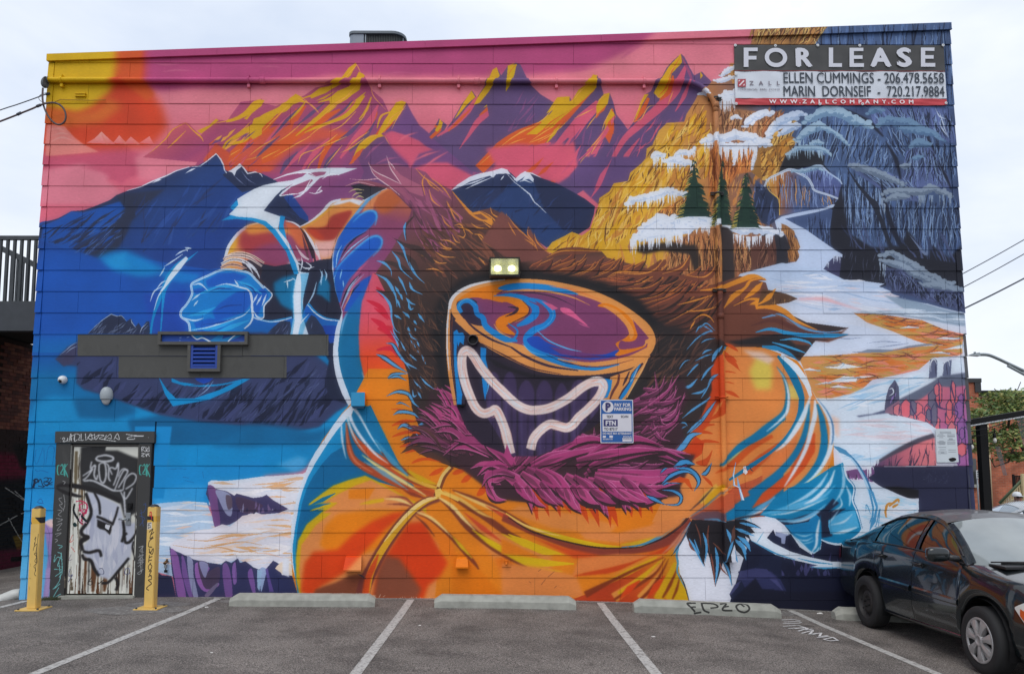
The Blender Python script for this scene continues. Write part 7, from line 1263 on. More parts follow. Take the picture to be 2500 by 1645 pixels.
def bt(s_,m,l_,b_,r_,t_,bold=.03):return text_mesh('lettering',s_,m,None,wx(l_,b_),wz((l_+r_)/2,b_),wz((l_+r_)/2,t_)-wz((l_+r_)/2,b_),wx(r_,b_)-wx(l_,b_),BY,bold)
def own(o,p):o.parent=p;o.matrix_parent_inverse=Matrix.Translation(-Vector(world_loc(p)));return o
def ring_letter(cx,cy,rx,ry,w):
 q=MB();c=wp(cx,cy);rX=(wp(cx+rx,cy)-c).x;rZ=abs((wp(cx,cy+ry)-c).z);W_=abs((wp(cx+w,cy)-c).x);N=40
 q.add([(c.x+(rX-W_*k)*math.cos(2*math.pi*i/N),BY,c.z+(rZ-W_*k)*math.sin(2*math.pi*i/N))for k in(0,1)for i in range(N)],[(i,(i+1)%N,N+(i+1)%N,N+i)for i in range(N)]);return own(q.build('lettering',T_W,fix=False),BN)
def strokes(name,m,polys,parent):
 q=MB()
 for P in polys:
  v=[(wx(x,y),BY,wz(x,y))for x,y in P];q.add(v,[tuple(range(len(v)))])
 return own(q.build(name,m,fix=False),parent)
def bar(x0,y0,x1,y1):return[(x0,y1),(x1,y1),(x1,y0),(x0,y0)]
# FOR LEASE, drawn as the banner's wide geometric capitals
strokes('lettering',T_W,[bar(1814,121,1825.5,168)],BN);strokes('lettering',T_W,[bar(1825.5,121,1848,129.5),bar(1825.5,141,1845,150)],BN)
ring_letter(1892.5,144.8,27.3,23.6,10.3)
own(bt('R',T_W,1941,168,1982,121.5,.05),BN)
strokes('lettering',T_W,[bar(2021,121,2031.5,168),bar(2031.5,159,2053,168)],BN)
strokes('lettering',T_W,[bar(2071.5,121.5,2082,168),bar(2082,121.5,2105,129.5),bar(2082,140,2103,148.5),bar(2082,159,2106.5,168)],BN)
own(bt('A',T_W,2122,168,2174,121,.05),BN);own(bt('S',T_W,2187,168.5,2224,120.5,.055),BN)
strokes('lettering',T_W,[bar(2245,121,2255.5,167.5),bar(2255.5,121,2278,129),bar(2255.5,139.5,2276,148),bar(2255.5,158.5,2280,167.5)],BN)
own(bt('ELLEN CUMMINGS - 206.478.5658',T_K,1911,207.5,2302,181.5,.012),BN)
own(bt('MARIN  DORNSEIF  -  720.217.9884',T_K,1911,240,2303,214,.012),BN)
own(bt('Z   A   L   L',T_G,1828,212,1902,202,.03),BN);own(bt('COMMERCIAL  REAL  ESTATE',T_G,1799,224,1902,220.5,.02),BN)
own(bt('W  W  W . Z  A  L  L  C  O  M  P  A  N  Y . C  O  M',T_LW,1876,257,2227,247.5,.035),BN)
strokes('logo_square',T_R,[bar(1799.5,197,1819,216)],BN)
BY-=.001;strokes('logo_stroke',T_LW,[[(1802,212.5),(1804.5,213.5),(1816,202),(1813.5,200)],[(1801.5,204),(1801.5,200),(1806,200)],[(1811.5,213),(1816,213),(1816,208.5)]],BN);BY+=.001
for px,py in((1793.5,115.5),(1994,115.5),(2096,116),(2299,115.5),(1891,116.5),(2306,256),(1795.5,257.5),(1999,258),(2103,258),(1795,186)):
 q=MB();c=wp(px,py);q.lathe([(.006,-.046),(.016,-.049),(.021,-.046),(.021,-.042)],(c.x,0,c.z),'Y',14);child(q,'grommet',M_WHITE,BN)
 # pay for parking sign
p=wp(1467,1081);SG=thing('parking_sign','blue and white pay for parking sign beside the painted grin','sign',loc=(p.x,-.02,p.z))
def plate(px0,py0,px1,py1,y0,y1,r,nm,m,par):
 x0,x1,z0,z1=wx(px0,py1),wx(px1,py1),wz(px0,py1),wz(px0,py0);q=MB();P=[]
 for cx,cz,a0 in((x1-r,z0+r,-90),(x1-r,z1-r,0),(x0+r,z1-r,90),(x0+r,z0+r,180)):
  for k in range(5):a=math.radians(a0+k*22.5);P.append((cx+r*math.cos(a),cz+r*math.sin(a)))
 q.prism(P,y0,y1);return child(q,nm,m,par)
T_B=mat('sign blue',lin((22,86,156)),.45,noise=.04);T_N=mat('sign navy',lin((46,44,98)),.45);SG_W=mat('sign white',lin((206,204,212)),.45,noise=.03)
plate(1465.5,976,1546,1081.5,-.026,-.021,.012,'sign_board',SG_W,SG);plate(1467.5,978,1544,1079.5,-.0275,-.0262,.01,'blue_field',T_B,SG);plate(1470.5,1010.5,1541.5,1053.5,-.029,-.0277,.006,'white_panel',SG_W,SG)
q=MB();c=wp(1483.5,993.5);q.lathe([(0,-.0292),(.079,-.0292),(.079,-.0277)],(c.x,0,c.z),'Y',32,sm=False);child(q,'round_emblem',SG_W,SG)
BY=-.031
def st(s_,m,l_,b_,r_,t_,bold=.03):return own(text_mesh('lettering',s_,m,None,wx(l_,b_),wz((l_+r_)/2,b_),wz((l_+r_)/2,t_)-wz((l_+r_)/2,b_),wx(r_,b_)-wx(l_,b_),BY,bold),SG)
st('P',T_N,1477.5,1004,1490.5,983,.07);st('PAY FOR',SG_W,1499.5,993,1539,984.5,.045);st('PARKING',SG_W,1499,1003,1540.5,994.5,.045)
st('TEXT',T_K,1480,1020.5,1496.5,1014,.03);st('SCAN',T_K,1515,1020,1533,1014,.03);st('TO 87517',T_K,1474,1051,1507,1044,.03)
plate(1473,1024,1507.5,1041,-.0302,-.0291,.004,'code_panel',T_N,SG);st('FTN',SG_W,1478,1038.5,1503,1027,.05);st('DO NOT PAY ATTENDANT',SG_W,1471,1061,1541.5,1055.5,.04);st('303-956-1170',SG_W,1471,1074,1495,1070,.03)
plate(1471,1063.5,1478.5,1068.5,-.0302,-.028,.001,'card_mark',SG_W,SG);plate(1487,1063,1495.5,1068.5,-.0302,-.028,.001,'card_mark',SG_W,SG);plate(1519,1069,1542,1077.5,-.0302,-.028,.001,'logo_panel',SG_W,SG);st('FOCUS',SG_W,1521,1068,1541,1064,.03);st('PARKING',T_N,1521,1072.5,1541,1070,.02)
# parking rules notice
p=wp(2285,1129);NT=thing('rules_notice','white printed notice with black paint blob near right corner of wall','notice',loc=(p.x,-.02,p.z))
q=MB();P=[wp(2281,1047),wp(2331,1047),wp(2338,1128.5),wp(2284.5,1129)];x0,x1,z0,z1=P[3].x,P[2].x,P[2].z,P[0].z
q.prism([(P[3].x+.01,P[3].z),(P[2].x-.01,P[2].z),(P[2].x,P[2].z+.01),(P[1].x,P[1].z-.01),(P[1].x-.01,P[1].z),(P[0].x+.01,P[0].z),(P[0].x,P[0].z-.01),(P[3].x,P[3].z+.01)],-.028,-.021);child(q,'notice_board',mat('notice white',lin((198,206,212)),.4,noise=.03),NT)
q=MB()
for u0,u1,v in((.2,.75,.09),(.2,.76,.125),(.13,.38,.17),(.55,.92,.17),(.05,.45,.21),(.55,.92,.21),(.55,.92,.235),(.16,.36,.26),(.62,.8,.29),(.62,.82,.315),(.55,.92,.335),(.16,.36,.36),(.06,.46,.39),(.12,.42,.415),(.06,.46,.44),(.14,.42,.465),(.52,.92,.385),(.52,.92,.42),(.52,.9,.46),(.1,.46,.55),(.14,.44,.62),(.56,.92,.63),(.08,.48,.68),(.2,.36,.71),(.08,.48,.735),(.56,.92,.69)):
 a0=P[0].lerp(P[3],v);a1=P[1].lerp(P[2],v);s0,s1=a0.lerp(a1,u0),a0.lerp(a1,u1);q.add([(s0.x,-.0292,s0.z-.004),(s1.x,-.0292,s1.z-.004),(s1.x,-.0292,s1.z+.003),(s0.x,-.0292,s0.z+.003)],[(0,1,2,3)])
child(q,'printed_lines',mat('faint print',lin((140,146,154)),.6),NT,fix=False)
q=MB();c=wp(2322.5,1122);q.add([(c.x+.053*math.cos(a)*(1+.08*math.sin(3*a)),-.0295,c.z+.027*math.sin(a)*(1+.1*math.sin(2*a)))for a in np.linspace(0,6.28,20)[:-1]],[tuple(range(19))]);child(q,'paint_blob',M_BLACK,NT,fix=False)
# floodlight
p=wp(1232,680);FL=thing('floodlight','lit twin bulb floodlight in bronze box above the painted mask','floodlight',loc=(p.x,0,p.z))
M_BRZ=mat('bronze housing',lin((40,36,28)),.45,.4,noise=.15);x0,x1,z0,z1=wx(1195.5,660),wx(1269,660),wz(1232,682),wz(1232,637)
D_=-.2
q=MB();t_=.022
q.box((x0,D_,z0),(x1,-.018,z0+t_));q.box((x0,D_,z1-t_),(x1,-.018,z1));q.box((x0,D_,z0+t_),(x0+t_,-.018,z1-t_));q.box((x1-t_,D_,z0+t_),(x1,-.018,z1-t_));q.box((x0+t_,-.05,z0+t_),(x1-t_,-.02,z1-t_));child(q,'housing',M_BRZ,FL)
M_REFL=mat('reflector',lin((176,174,120)),.35,.1,noise=.05)
q=MB();a_,b_,c_,d_=x0+t_,x1-t_,z0+t_,z1-t_;ym=(a_+b_)/2
q.add([(a_,-.195,c_),(b_,-.195,c_),(b_,-.195,d_),(a_,-.195,d_),(a_+.05,-.06,c_+.06),(b_-.05,-.06,c_+.06),(b_-.05,-.06,d_-.06),(a_+.05,-.06,d_-.06)],[(0,1,5,4),(1,2,6,5),(2,3,7,6),(3,0,4,7),(4,5,6,7)]);child(q,'reflector',M_REFL,FL)
M_BULB=mat('lit bulb',(1,.95,.8),.4,emit=((1,.95,.8),2.6))
for s_ in(-1,1):
 q=MB();c=((a_+b_)/2+s_*.1,-.12,(c_+d_)/2-.008);q.lathe([(.001,-.055*s_),(.03,-.05*s_),(.046,-.01*s_),(.046,.02*s_),(.03,.045*s_),(.001,.05*s_)][::s_],c,'X',16);child(q,'bulb',M_BULB,FL)
M_LENS=bpy.data.materials.new('lens');M_LENS.use_nodes=True;t=M_LENS.node_tree;b=t.nodes['Principled BSDF'];mixs=t.nodes.new('ShaderNodeMixShader');tr=t.nodes.new('ShaderNodeBsdfTransparent');tr.inputs[0].default_value=(.9,.93,.82,1);mixs.inputs[0].default_value=.16;b.inputs['Roughness'].default_value=.05
t.links.new(tr.outputs[0],mixs.inputs[1]);t.links.new(b.outputs[0],mixs.inputs[2]);t.links.new(mixs.outputs[0],t.nodes['Material Output'].inputs[0])
q=MB();q.box((a_+.002,-.199,c_+.002),(b_-.002,-.196,d_-.002));child(q,'lens',M_LENS,FL)
for x in(x0-.004,x1+.004):
 for z in(z0+.05,z1-.05):q=MB();q.box((x-.006,D_-.004,z-.012),(x+.006,D_+.03,z+.012));child(q,'clip',M_BRZ,FL)
 # dome camera, siren
p=wp(156,936);DC=thing('security_camera','small white dome security camera on blue siding','security camera',loc=(p.x,0,p.z));c=wp(156,927)
q=MB();q.lathe([(.001,-.09),(.035,-.083),(.052,-.06),(.057,-.035),(.057,-.012)],(c.x,0,c.z),'Y',24);child(q,'camera_dome',M_WHITE,DC)
q=MB();q.lathe([(.001,-.03),(.018,-.026),(.026,-.012),(.03,0)],(0,0,0),'Y',18);o=child(q,'camera_eye',mat('camera black',(.01,.01,.012),.15),DC);o.matrix_parent_inverse=Matrix.Identity(4);o.location=(c.x-p.x-.006,-.068,c.z-p.z-.02);o.rotation_euler=(math.radians(38),0,math.radians(-10))
p=wp(262,990);SI=thing('wall_siren','pale grey oval siren housing below the slate vent panel','siren',loc=(p.x,0,p.z));c=wp(262,966)
def egg(z0,z1,wid,dep,nm,m):
 q=MB();nz,na=16,16;v=[]
 for i in range(nz+1):
  z=z0+(z1-z0)*i/nz;t_=(z-(-.128))/.256;t_=min(max(t_,0),1);r=math.sqrt(max(0,1-(2*t_-1)**2))*(1+.12*(t_-.5))
  for k in range(na+1):a=math.pi*k/na;v.append((c.x+wid*r*math.cos(a),-.014-dep*r**.7*math.sin(a),c.z+z))
 q.add(v,[(i*(na+1)+k,i*(na+1)+k+1,(i+1)*(na+1)+k+1,(i+1)*(na+1)+k)for i in range(nz)for k in range(na)],0,True);return child(q,nm,m,SI)
egg(-.05,.128,.088,.085,'siren_cover',mat('siren grey',lin((152,160,166)),.45,noise=.05));egg(-.128,-.056,.08,.066,'siren_mouth',mat('siren pale',lin((176,178,180)),.5,noise=.06));egg(-.122,.122,.084,.05,'siren_base',M_DARK)
# junction boxes, hoods, taps: painted over with the mural
def pbox(px0,py0,px1,py1,dep,name,label,cat,bev=.006,group=None):
 p=wp((px0+px1)/2,py1);T_=thing(name,label,cat,group,(p.x,0,p.z));x0,x1,z0,z1=wx(px0,py1),wx(px1,py1),wz(px0,py1),wz(px0,py0)
 q=MB();q.box((x0,-dep,z0),(x1,-.006,z1),bev=bev);child(q,'box_body',PAINT,T_,muv);return T_,x0,x1,z0,z1
JB,x0,x1,z0,z1=pbox(862,960,893,992,.11,'junction_box','turquoise painted junction box on the coat edge','junction box')
q=MB();q.box((x0-.006,-.118,z0-.004),(x1+.006,-.108,z1+.004),bev=.003);child(q,'box_lid',mat('box teal',lin((30,138,186)),.5,noise=.05),JB);q=MB();q.box((x0+.01,-.1,z0-.03),(x1-.01,-.02,z0));child(q,'box_foot',mat('box shade',lin((10,74,110)),.6),JB)
JB,x0,x1,z0,z1=pbox(1116,967,1136,988,.07,'junction_box','small blue striped junction box left of the painted grin','junction box');q=MB();q.box((x0+.004,-.06,z0-.022),(x1-.004,-.015,z0));child(q,'box_foot',M_BLACK,JB)
p=wp(1155,845);RV=thing('round_vent','black round exhaust pipe end on the puck side','vent',loc=(p.x,0,p.z));c=wp(1155,831)
q=MB();q.lathe([(.075,-.01),(.078,-.05),(.074,-.06),(.06,-.06),(.058,-.01)],(c.x,0,c.z),'Y',26);child(q,'vent_collar',mat('dark plum',lin((34,30,42)),.5),RV);q=MB();q.lathe([(.001,-.015),(.058,-.015)],(c.x,0,c.z),'Y',26);child(q,'vent_hole',M_GAP,RV)
def hood(px0,py0,px1,py1,dep,label,lip):
 p=wp((px0+px1)/2,py1);T_=thing('vent_hood',label,'vent hood','vent hoods low on the wall',(p.x,0,p.z));x0,x1,z0,z1=wx(px0,py1),wx(px1,py1),wz(px0,py1),wz(px0,py0);q=MB()
 q.add([(x0+.02,-.015,z1),(x1-.02,-.015,z1),(x1-.012,-.06,z1-.02),(x0+.012,-.06,z1-.02),(x0,-dep,z0+.02),(x1,-dep,z0+.02),(x0,-dep+.004,z0),(x1,-dep+.004,z0),(x0+.01,-.012,z0+.01),(x1-.01,-.012,z0+.01)],[(0,1,2,3),(3,2,5,4),(4,5,7,6),(0,3,4,6,8),(1,9,7,5,2)]);child(q,'hood_shell',PAINT,T_,muv);q=MB();q.box((x0+.015,-dep+.015,z0+.004),(x1-.015,-.013,z0+.012));child(q,'hood_mouth',M_GAP,T_)
hood(843,1355,886,1391,.15,'larger sheet metal vent hood on the red brown paint',1);hood(1113,1359,1144,1385,.11,'small dented vent hood on plain orange paint',1)
OB,x0,x1,z0,z1=pbox(1225,1361,1247,1383,.02,'outlet_box','orange painted tap plate low on the wall','tap plate',.003);q=MB();cx=(x0+x1)/2;cz=(z0+z1)/2;q.tube([(cx,-.02,cz),(cx,-.06,cz),(cx,-.075,cz-.03)],.014,10);q.tube([(cx-.03,-.05,cz+.025),(cx+.03,-.05,cz+.025)],.008,8);child(q,'tap',PAINT,OB,muv)
p=wp(409,1395);HB=thing('hose_tap','brass hose tap with padlock right of the yellow bollard','tap',loc=(p.x,0,p.z));c=wp(409,1371)
q=MB();q.tube([c+Vector((0,-.01,.01)),c+Vector((0,-.05,.01)),c+Vector((-.006,-.08,-.012))],[.018,.018,.022],12);q.tube([c+Vector((.005,-.04,.01)),c+Vector((.012,-.05,.045))],.014,10);child(q,'tap_body',mat('brass',lin((110,84,54)),.4,.6),HB)
q=MB();q.box((c.x-.018,-.07,c.z-.075),(c.x+.02,-.04,c.z-.03),bev=.004);child(q,'padlock',M_STEEL,HB);q=MB();q.box((c.x-.02,-.06,c.z-.135),(c.x+.02,-.035,c.z-.1),bev=.003);q.tube([c+Vector((0,-.05,-.075)),c+Vector((0,-.05,-.1))],.007,8);child(q,'tag_plate',M_BLACK,HB)
# bracket and loose wire at the top left
p=wp(201,238);BR=thing('wire_bracket','yellow painted double slot bracket below the conduit','bracket',loc=(p.x,0,p.z))
for yy in(230,235.5):
 q=MB();q.box((wx(186,yy),-.04,wz(186,yy)-.012),(wx(212,yy),-.012,wz(186,yy)+.006));child(q,'bracket_bar',PAINT,BR,muv)
q=MB();q.tube([wp(125,253,-.03),wp(148,243,-.03),wp(165,244,-.035),wp(184,244,-.03),wp(218,245,-.03),wp(258,244,-.03)],.005,6);tag(q.build('loose_wire',mat('yellow wire',lin((150,110,20)),.6)),'thin painted wire clipped under the double slot bracket','wire')
# conduit
CY=-.06;L0=wp(116,194,CY);L1=wp(1660,200,CY);zc=(L0.z+L1.z)/2;xv=wp(1758,700,CY).x
p=Vector((L0.x,0,zc));CD=thing('conduit','long steel conduit crossing the wall and turning down in mural colours','conduit',loc=p)
rc=.038
def cseg(pts,r=rc,nm='pipe'):
 q=MB();q.tube(pts,r,14);return child(q,nm,PAINT,CD,muv)
xe=wp(1668,200,CY).x;R_=xv-xe
cseg([(L0.x-.01,CY,zc)]+[(x,CY,zc)for x in np.linspace(L0.x+.1,xe,30)]);cseg([(xe+R_*math.sin(a),CY,zc-R_*(1-math.cos(a)))for a in np.linspace(0,math.pi/2,14)],nm='elbow')
zb=wp(1762,1208,CY).z
cseg([(xv,CY,z)for z in np.linspace(zc-R_,zb,24)])
for px in(150,607,927,1120,1359,1573):
 c=Vector((wp(px,198,CY).x,CY,zc));q=MB();q.lathe([(rc+.001,-.014),(rc+.009,-.012),(rc+.009,.012),(rc+.001,.014)],c,'X',16);q.box((c.x-.014,-.075,c.z+rc+.004),(c.x+.014,-.012,c.z+rc+.04),bev=.003);q.box((c.x-.02,-.06,c.z-rc-.06),(c.x+.02,-.012,c.z-rc-.012),bev=.003);q.tube([(c.x,-.104,c.z-.004),(c.x,-.09,c.z-.004)],.01,8);child(q,'clamp',PAINT,CD,muv)
for py in(240,472,708,970):
 z=wp(1758,py,CY).z;c=Vector((xv,CY,z));q=MB();q.lathe([(rc+.001,-.014),(rc+.009,-.012),(rc+.009,.012),(rc+.001,.014)],c,'Z',16);q.box((xv-rc-.06,-.05,z-.02),(xv-rc,-.014,z-.008));q.box((xv-rc-.06,-.05,z+.008),(xv-rc,-.014,z+.02));q.box((xv+rc,-.05,z-.02),(xv+rc+.055,-.014,z-.008));q.box((xv+rc,-.05,z+.008),(xv+rc+.055,-.014,z+.02));child(q,'clamp',M_DARK if py<720 else PAINT,CD,muv)
for px in(637,1167,1700):
 pass
for c,ax in((Vector((wp(641,200,CY).x,CY,zc)),'X'),(Vector((wp(1165,200,CY).x,CY,zc)),'X'),(Vector((xv,CY,wp(1758,257,CY).z)),'Z'),(Vector((xv,CY,wp(1758,772,CY).z)),'Z'),(Vector((xv,CY,wp(1762,1198,CY).z)),'Z')):
 q=MB();q.lathe([(rc,-.04),(rc+.008,-.038),(rc+.008,.038),(rc,.04)],c,ax,16);child(q,'coupling',PAINT,CD,muv)
x0,x1,z0,z1=wx(1762,1290),wx(1788,1290),wz(1775,1370),wz(1775,1202);q=MB();q.box((x0,-.13,z0),(x1,-.014,z1),bev=.004);child(q,'pull_box',PAINT,CD,muv)
hc=wp(106,200,-.1);q=MB();nz=10
v=[];f=[]
for i in range(nz+1):
 a=math.pi*.5*i/nz
 for k in range(14):b_=2*math.pi*k/14;v.append((hc.x+.01-.068*math.sin(a)*1.0*(.25+.75*math.sin(a))*0-.065*math.cos(a)+.03,hc.y+.07*math.sin(a)*math.cos(b_),hc.z-.005+.082*math.sin(a)*math.sin(b_)-.02*math.cos(a)))
q.add(v,[(i*14+k,i*14+(k+1)%14,(i+1)*14+(k+1)%14,(i+1)*14+k)for i in range(nz)for k in range(14)],0,True);q.lathe([(.001,.03),(.06,.03),(.066,.034)],(hc.x,hc.y,hc.z-.005),'X',14);q.tube([(hc.x+.02,CY,zc),(L0.x+.02,CY,zc)],rc+.006,12);child(q,'weatherhead',mat('cast grey',lin((92,96,102)),.6,noise=.15),CD)
# service cables on the left
M_CAB=mat('cable grey',lin((66,70,80)),.6);M_CAB2=mat('cable red',lin((150,44,22)),.6)
def tubeo(name,pts,r,m,label,cat,group=None,n=8,smooth=True):
 P=[np.array(p,float)for p in pts]
 if smooth and len(P)>2:P=list(Painter.smooth(np.array(P),False,6))
 q=MB();q.tube(P,r,n);return tag(q.build(name,m,fix=False),label,cat,group)
Yc=-.12
lp=[(105,215),(104,235),(106,255),(112,272),(121,288),(134,301),(146,304),(157,298),(161,285),(158,270),(149,258),(137,252),(124,251),(110,253),(95,258),(80,265),(55,275),(25,287),(-40,312),(-160,360)]
tubeo('service_cable',[wp(x,y,Yc-(.0 if i<12 else .02))for i,(x,y)in enumerate(lp)],.013,mat('service cable',lin((80,66,68)),.6,noise=.3,nscale=1.2),'thick service cable looping on the wall below the weatherhead','cable')
tubeo('guy_wire',[wp(x,y,-.03)for x,y in((122,228),(110,231),(80,242),(40,256),(0,269),(-150,322))],.0075,M_CAB,'thin wire running from the corner up left to the sky edge','wire')
tubeo('wire_loop',[wp(x,y,-.05)for x,y in((122,226),(108,228),(98,233),(95,240),(100,247),(112,251),(130,252))],.004,M_CAB,'thin hanging wire loop at the top left corner','wire')
for nm,P_,r in(('on the guy wire by the corner',(wp(121,228,-.03),wp(112,231,-.03)),.014),('on the thick cable close to the loop',(wp(100,256,-.14),wp(90,260,-.14)),.02),('on the thick cable further left',(wp(52,275,-.14),wp(42,280,-.14)),.02)):q=MB();q.tube(P_,r,8);tag(q.build('cable_clamp',M_CAB),'dark clamp '+nm,'clamp','cable clamps')
# ------------------------------------------------------------------ on the lot and on the roof
M_YEL=mat('bollard yellow',lin((214,178,98)),.5,noise=.07,nscale=7,bump=.08,bscale=40)
M_TAPE=mat('tape',lin((206,160,50)),.4)
def ink(name,W_,H_,bg,fn):
 im=Painter(W_,H_,lambda a:a,bg,5);fn(im);return image(name,im.im)
def bollard(cx,cy,hgt,label,draw,w=.118):
 z=gz(cx,cy);B=thing('bollard',label,'bollard','yellow bollards either side of the door',(cx,cy,z))
 im=ink('bollard paint',62,480,(214,178,98),draw);hw=w/2
 q=MB();q.box((cx-hw,cy-hw,z+.012),(cx+hw,cy+hw,z+hgt),bev=.008);child(q,'post',mat('bollard print',(1,1,1),.5,img=im,noise=.06,nscale=6,bump=.06,bscale=50),B,lambda p:((p[0]-cx+hw)/w,(p[2]-z)/hgt))
 q=MB();q.lathe([(hw*.98,0),(hw*.9,.012),(hw*.5,.028),(.001,.034)],(cx,cy,z+hgt-.001),'Z',20);child(q,'cap',M_DARK,B)
 q=MB();q.box((cx-.15,cy-.15,z),(cx+.15,cy+.15,z+.014),bev=.003);child(q,'base_plate',M_YEL,B)
 for sx in(-.12,.12):
  for sy in(-.12,.12):q=MB();q.lathe([(.001,.032),(.009,.032),(.014,.024),(.014,.012)],(cx+sx,cy+sy,z),'Z',8,sm=False);child(q,'bolt',M_DARK,B)
def bl(m):
 m.p('U','0,42 62,42 62,74 0,74',(206,162,60));m.p('U','24,42 62,42 62,70',(24,20,20));m.p('U','0,60 0,74 10,74',(24,20,20));m.L('U',3,(50,42,30),'30,150 40,135 36,160 26,200','34,180 48,170 44,210 34,215 50,230 40,250 52,260 36,275 50,290 42,310 54,320','44,200 52,240 46,300','54,120 50,180 56,260','30,170 34,160')
 m.L('U',2,(150,110,60),'14,260 15,275','10,330 22,333','14,370 15,384')
def br(m):
 m.p('U','0,44 62,44 62,72 0,72',(206,162,60));m.p('U','0,44 40,44 44,72 26,62 0,62',(28,20,20));m.L('U',5,(190,30,40),'14,28 26,26 30,60','12,40 30,44','18,28 18,46');m.p('U','0,74 32,72 34,104 0,108',(206,200,190));m.L('U',3,(40,40,44),'4,80 28,76','4,90 14,84 26,92','6,100 28,96','12,78 14,104')
 m.L('U',4.5,(44,30,18),'16,120 40,104 30,130 50,118','30,125 24,150 44,140','46,146 22,160 16,186 40,190','20,196 30,216 48,196 44,222 20,214','24,226 22,262 24,240 44,234','26,252 42,250','36,264 20,282 30,298 44,282 34,270','24,306 42,300 30,320 40,326','22,330 40,322 44,340 24,344 46,360 26,372 14,384 30,392')
 m.L('U',2,(120,80,50),'16,400 18,402','30,150 32,152')
a=gnd(82,1486);bollard(a[0],a[1]+.0,1.255,'yellow bollard left of the door at the building corner',bl);a=gnd(367,1484);bollard(a[0],a[1],1.26,'yellow bollard right of the door with black tag down its front',br)
# wheel stops
def stopim(m):
 m.L('U',7,(46,46,44),'200,18 186,24 210,58','186,22 216,20','194,40 214,38','206,64 232,60','236,18 240,50 260,62','240,20 280,24 290,38 264,44','300,24 322,22 306,50 340,54','312,38 330,34','372,20 356,34 362,54 384,60 400,46 394,26 372,20 384,36')
def wheelstop(xa,xb,y,label,img=False):
 xm=(xa+xb)/2;z=gz(xm,y);n_=24;B=MB();prof=[(-.1,0),(-.098,.078),(-.055,.145),(.05,.148),(.078,.1),(.085,0)];ch=.09;rr=random.Random(int(xa*100));sl=(gz(xb,y)-gz(xa,y))/(xb-xa)
 L_=xb-xa;st=[0,.012,.05,ch]+list(np.linspace(ch+.08,L_-ch-.08,n_))+[L_-ch,L_-.05,L_-.012,L_];v=[]
 for s_ in st:
  e_=min(1,min(s_,L_-s_)/ch);f_=.62+.38*e_
  for py,pz in prof:v.append((xa+s_+(rr.uniform(-.003,.003)if 0<s_<L_ else 0),y+py*(.8+.2*e_)+rr.uniform(-.002,.002),z+sl*(s_-L_/2)+(pz*f_+rr.uniform(-.002,.002)if pz else -.02)))
 k=len(prof);B.add(v,[(i*k+j,i*k+j+1,(i+1)*k+j+1,(i+1)*k+j)for i in range(len(st)-1)for j in range(k-1)]);B.add(v[:k],[tuple(range(k))]);B.add(v[-k:],[tuple(range(k))[::-1]])
 m=mat('stop print',(1,1,1),.85,img=ink('stop',512,80,(148,149,141),stopim),noise=.14,nscale=8,bump=.3,bscale=110)if img else M_CONC
 o=B.build('wheel_stop',m,None,(lambda p:((p[0]-xa)/L_,.12+.95*((p[2]-z)*.5+(p[1]-y+.1)*.3)/.125))if img else None);tag(o,label,'wheel stop','concrete wheel stops along the wall')
for xa,xb,y,lb,im in((-3.56,-1.70,-.6,'concrete wheel stop in the bay beside the bollards',False),(-.94,.87,-.63,'cracked concrete wheel stop in the middle bay',False),(1.6,3.47,-.68,'concrete wheel stop with black spray tag',True),(4.2,5.9,-.58,'concrete wheel stop behind the rear tyre of dark sedan',False)):wheelstop(xa,xb,y,lb,im)
# litter
M_PAPER=mat('paper',lin((216,214,210)),.7)
def scrap(px,py,s_,label,m=M_PAPER,flat=.4):
 a=gnd(px,py);bm=bmesh.new();bmesh.ops.create_icosphere(bm,subdivisions=2,radius=s_)
 R=random.Random(int(px*7+py))
 for v in bm.verts:f_=R.uniform(.55,1.2);v.co=(v.co.x*f_*1.3,v.co.y*f_,max(-.2*s_,v.co.z*f_*flat))
 bmesh.ops.translate(bm,verts=bm.verts,vec=(a[0],a[1],a[2]+s_*.2));q=MB();q.bm(bm);tag(q.build('litter',m),label,'litter','scraps of litter on the tarmac')
for px,py,s_,lb in((1901,1481,.035,'crumpled clear wrapper at the end of the tagged wheel stop'),(1918,1484,.02,'small tan scrap beside the crumpled clear wrapper'),(2002,1498,.028,'crumpled white tissue between tagged stop and sedan'),(504,1482,.02,'torn white scrap on the parking line by the bollards'),(1595,1554,.016,'white cigarette end in the third bay'),(1025,1526,.012,'pale scrap in the second bay'),(517,1592,.012,'pale scrap in the first bay')):scrap(px,py,s_,lb)
# weeds at the foot of the jamb
q=MB();R=random.Random(3)
for _ in range(420):
 x=R.uniform(wx(112,1460),wx(158,1460));y=R.uniform(-.16,-.03);h_=R.uniform(.015,.05);a=R.uniform(0,6.3);dx,dy=math.cos(a)*h_*.6,math.sin(a)*h_*.6;z=gz(x,y)
 q.add([(x-.004,y,z),(x+.004,y,z),(x+dx,y+dy,z+h_)],[(0,1,2)])
tag(q.build('weeds',mat('weeds',(.05,.06,.025),.8,noise=.3),fix=False),'dry tuft of weeds at the foot of the left door jamb','weeds',kind='stuff')
# corrugated drain pipe on the left
P=[wp(50,1450,.12),wp(36,1452,.1),wp(20,1458,.08),wp(0,1465,.05),wp(-40,1472,0),wp(-120,1478,0)];P=Painter.smooth(np.array([tuple(p)for p in P]),False,20)
q=MB();q.tube(P,[.078+(.007 if i%2 else -.003)for i in range(len(P))],14);DP=q.build('drain_pipe',mat('white ribbed plastic',lin((196,198,196)),.5,noise=.1));tag(DP,'white corrugated drain pipe lying at the left building corner','drain pipe')
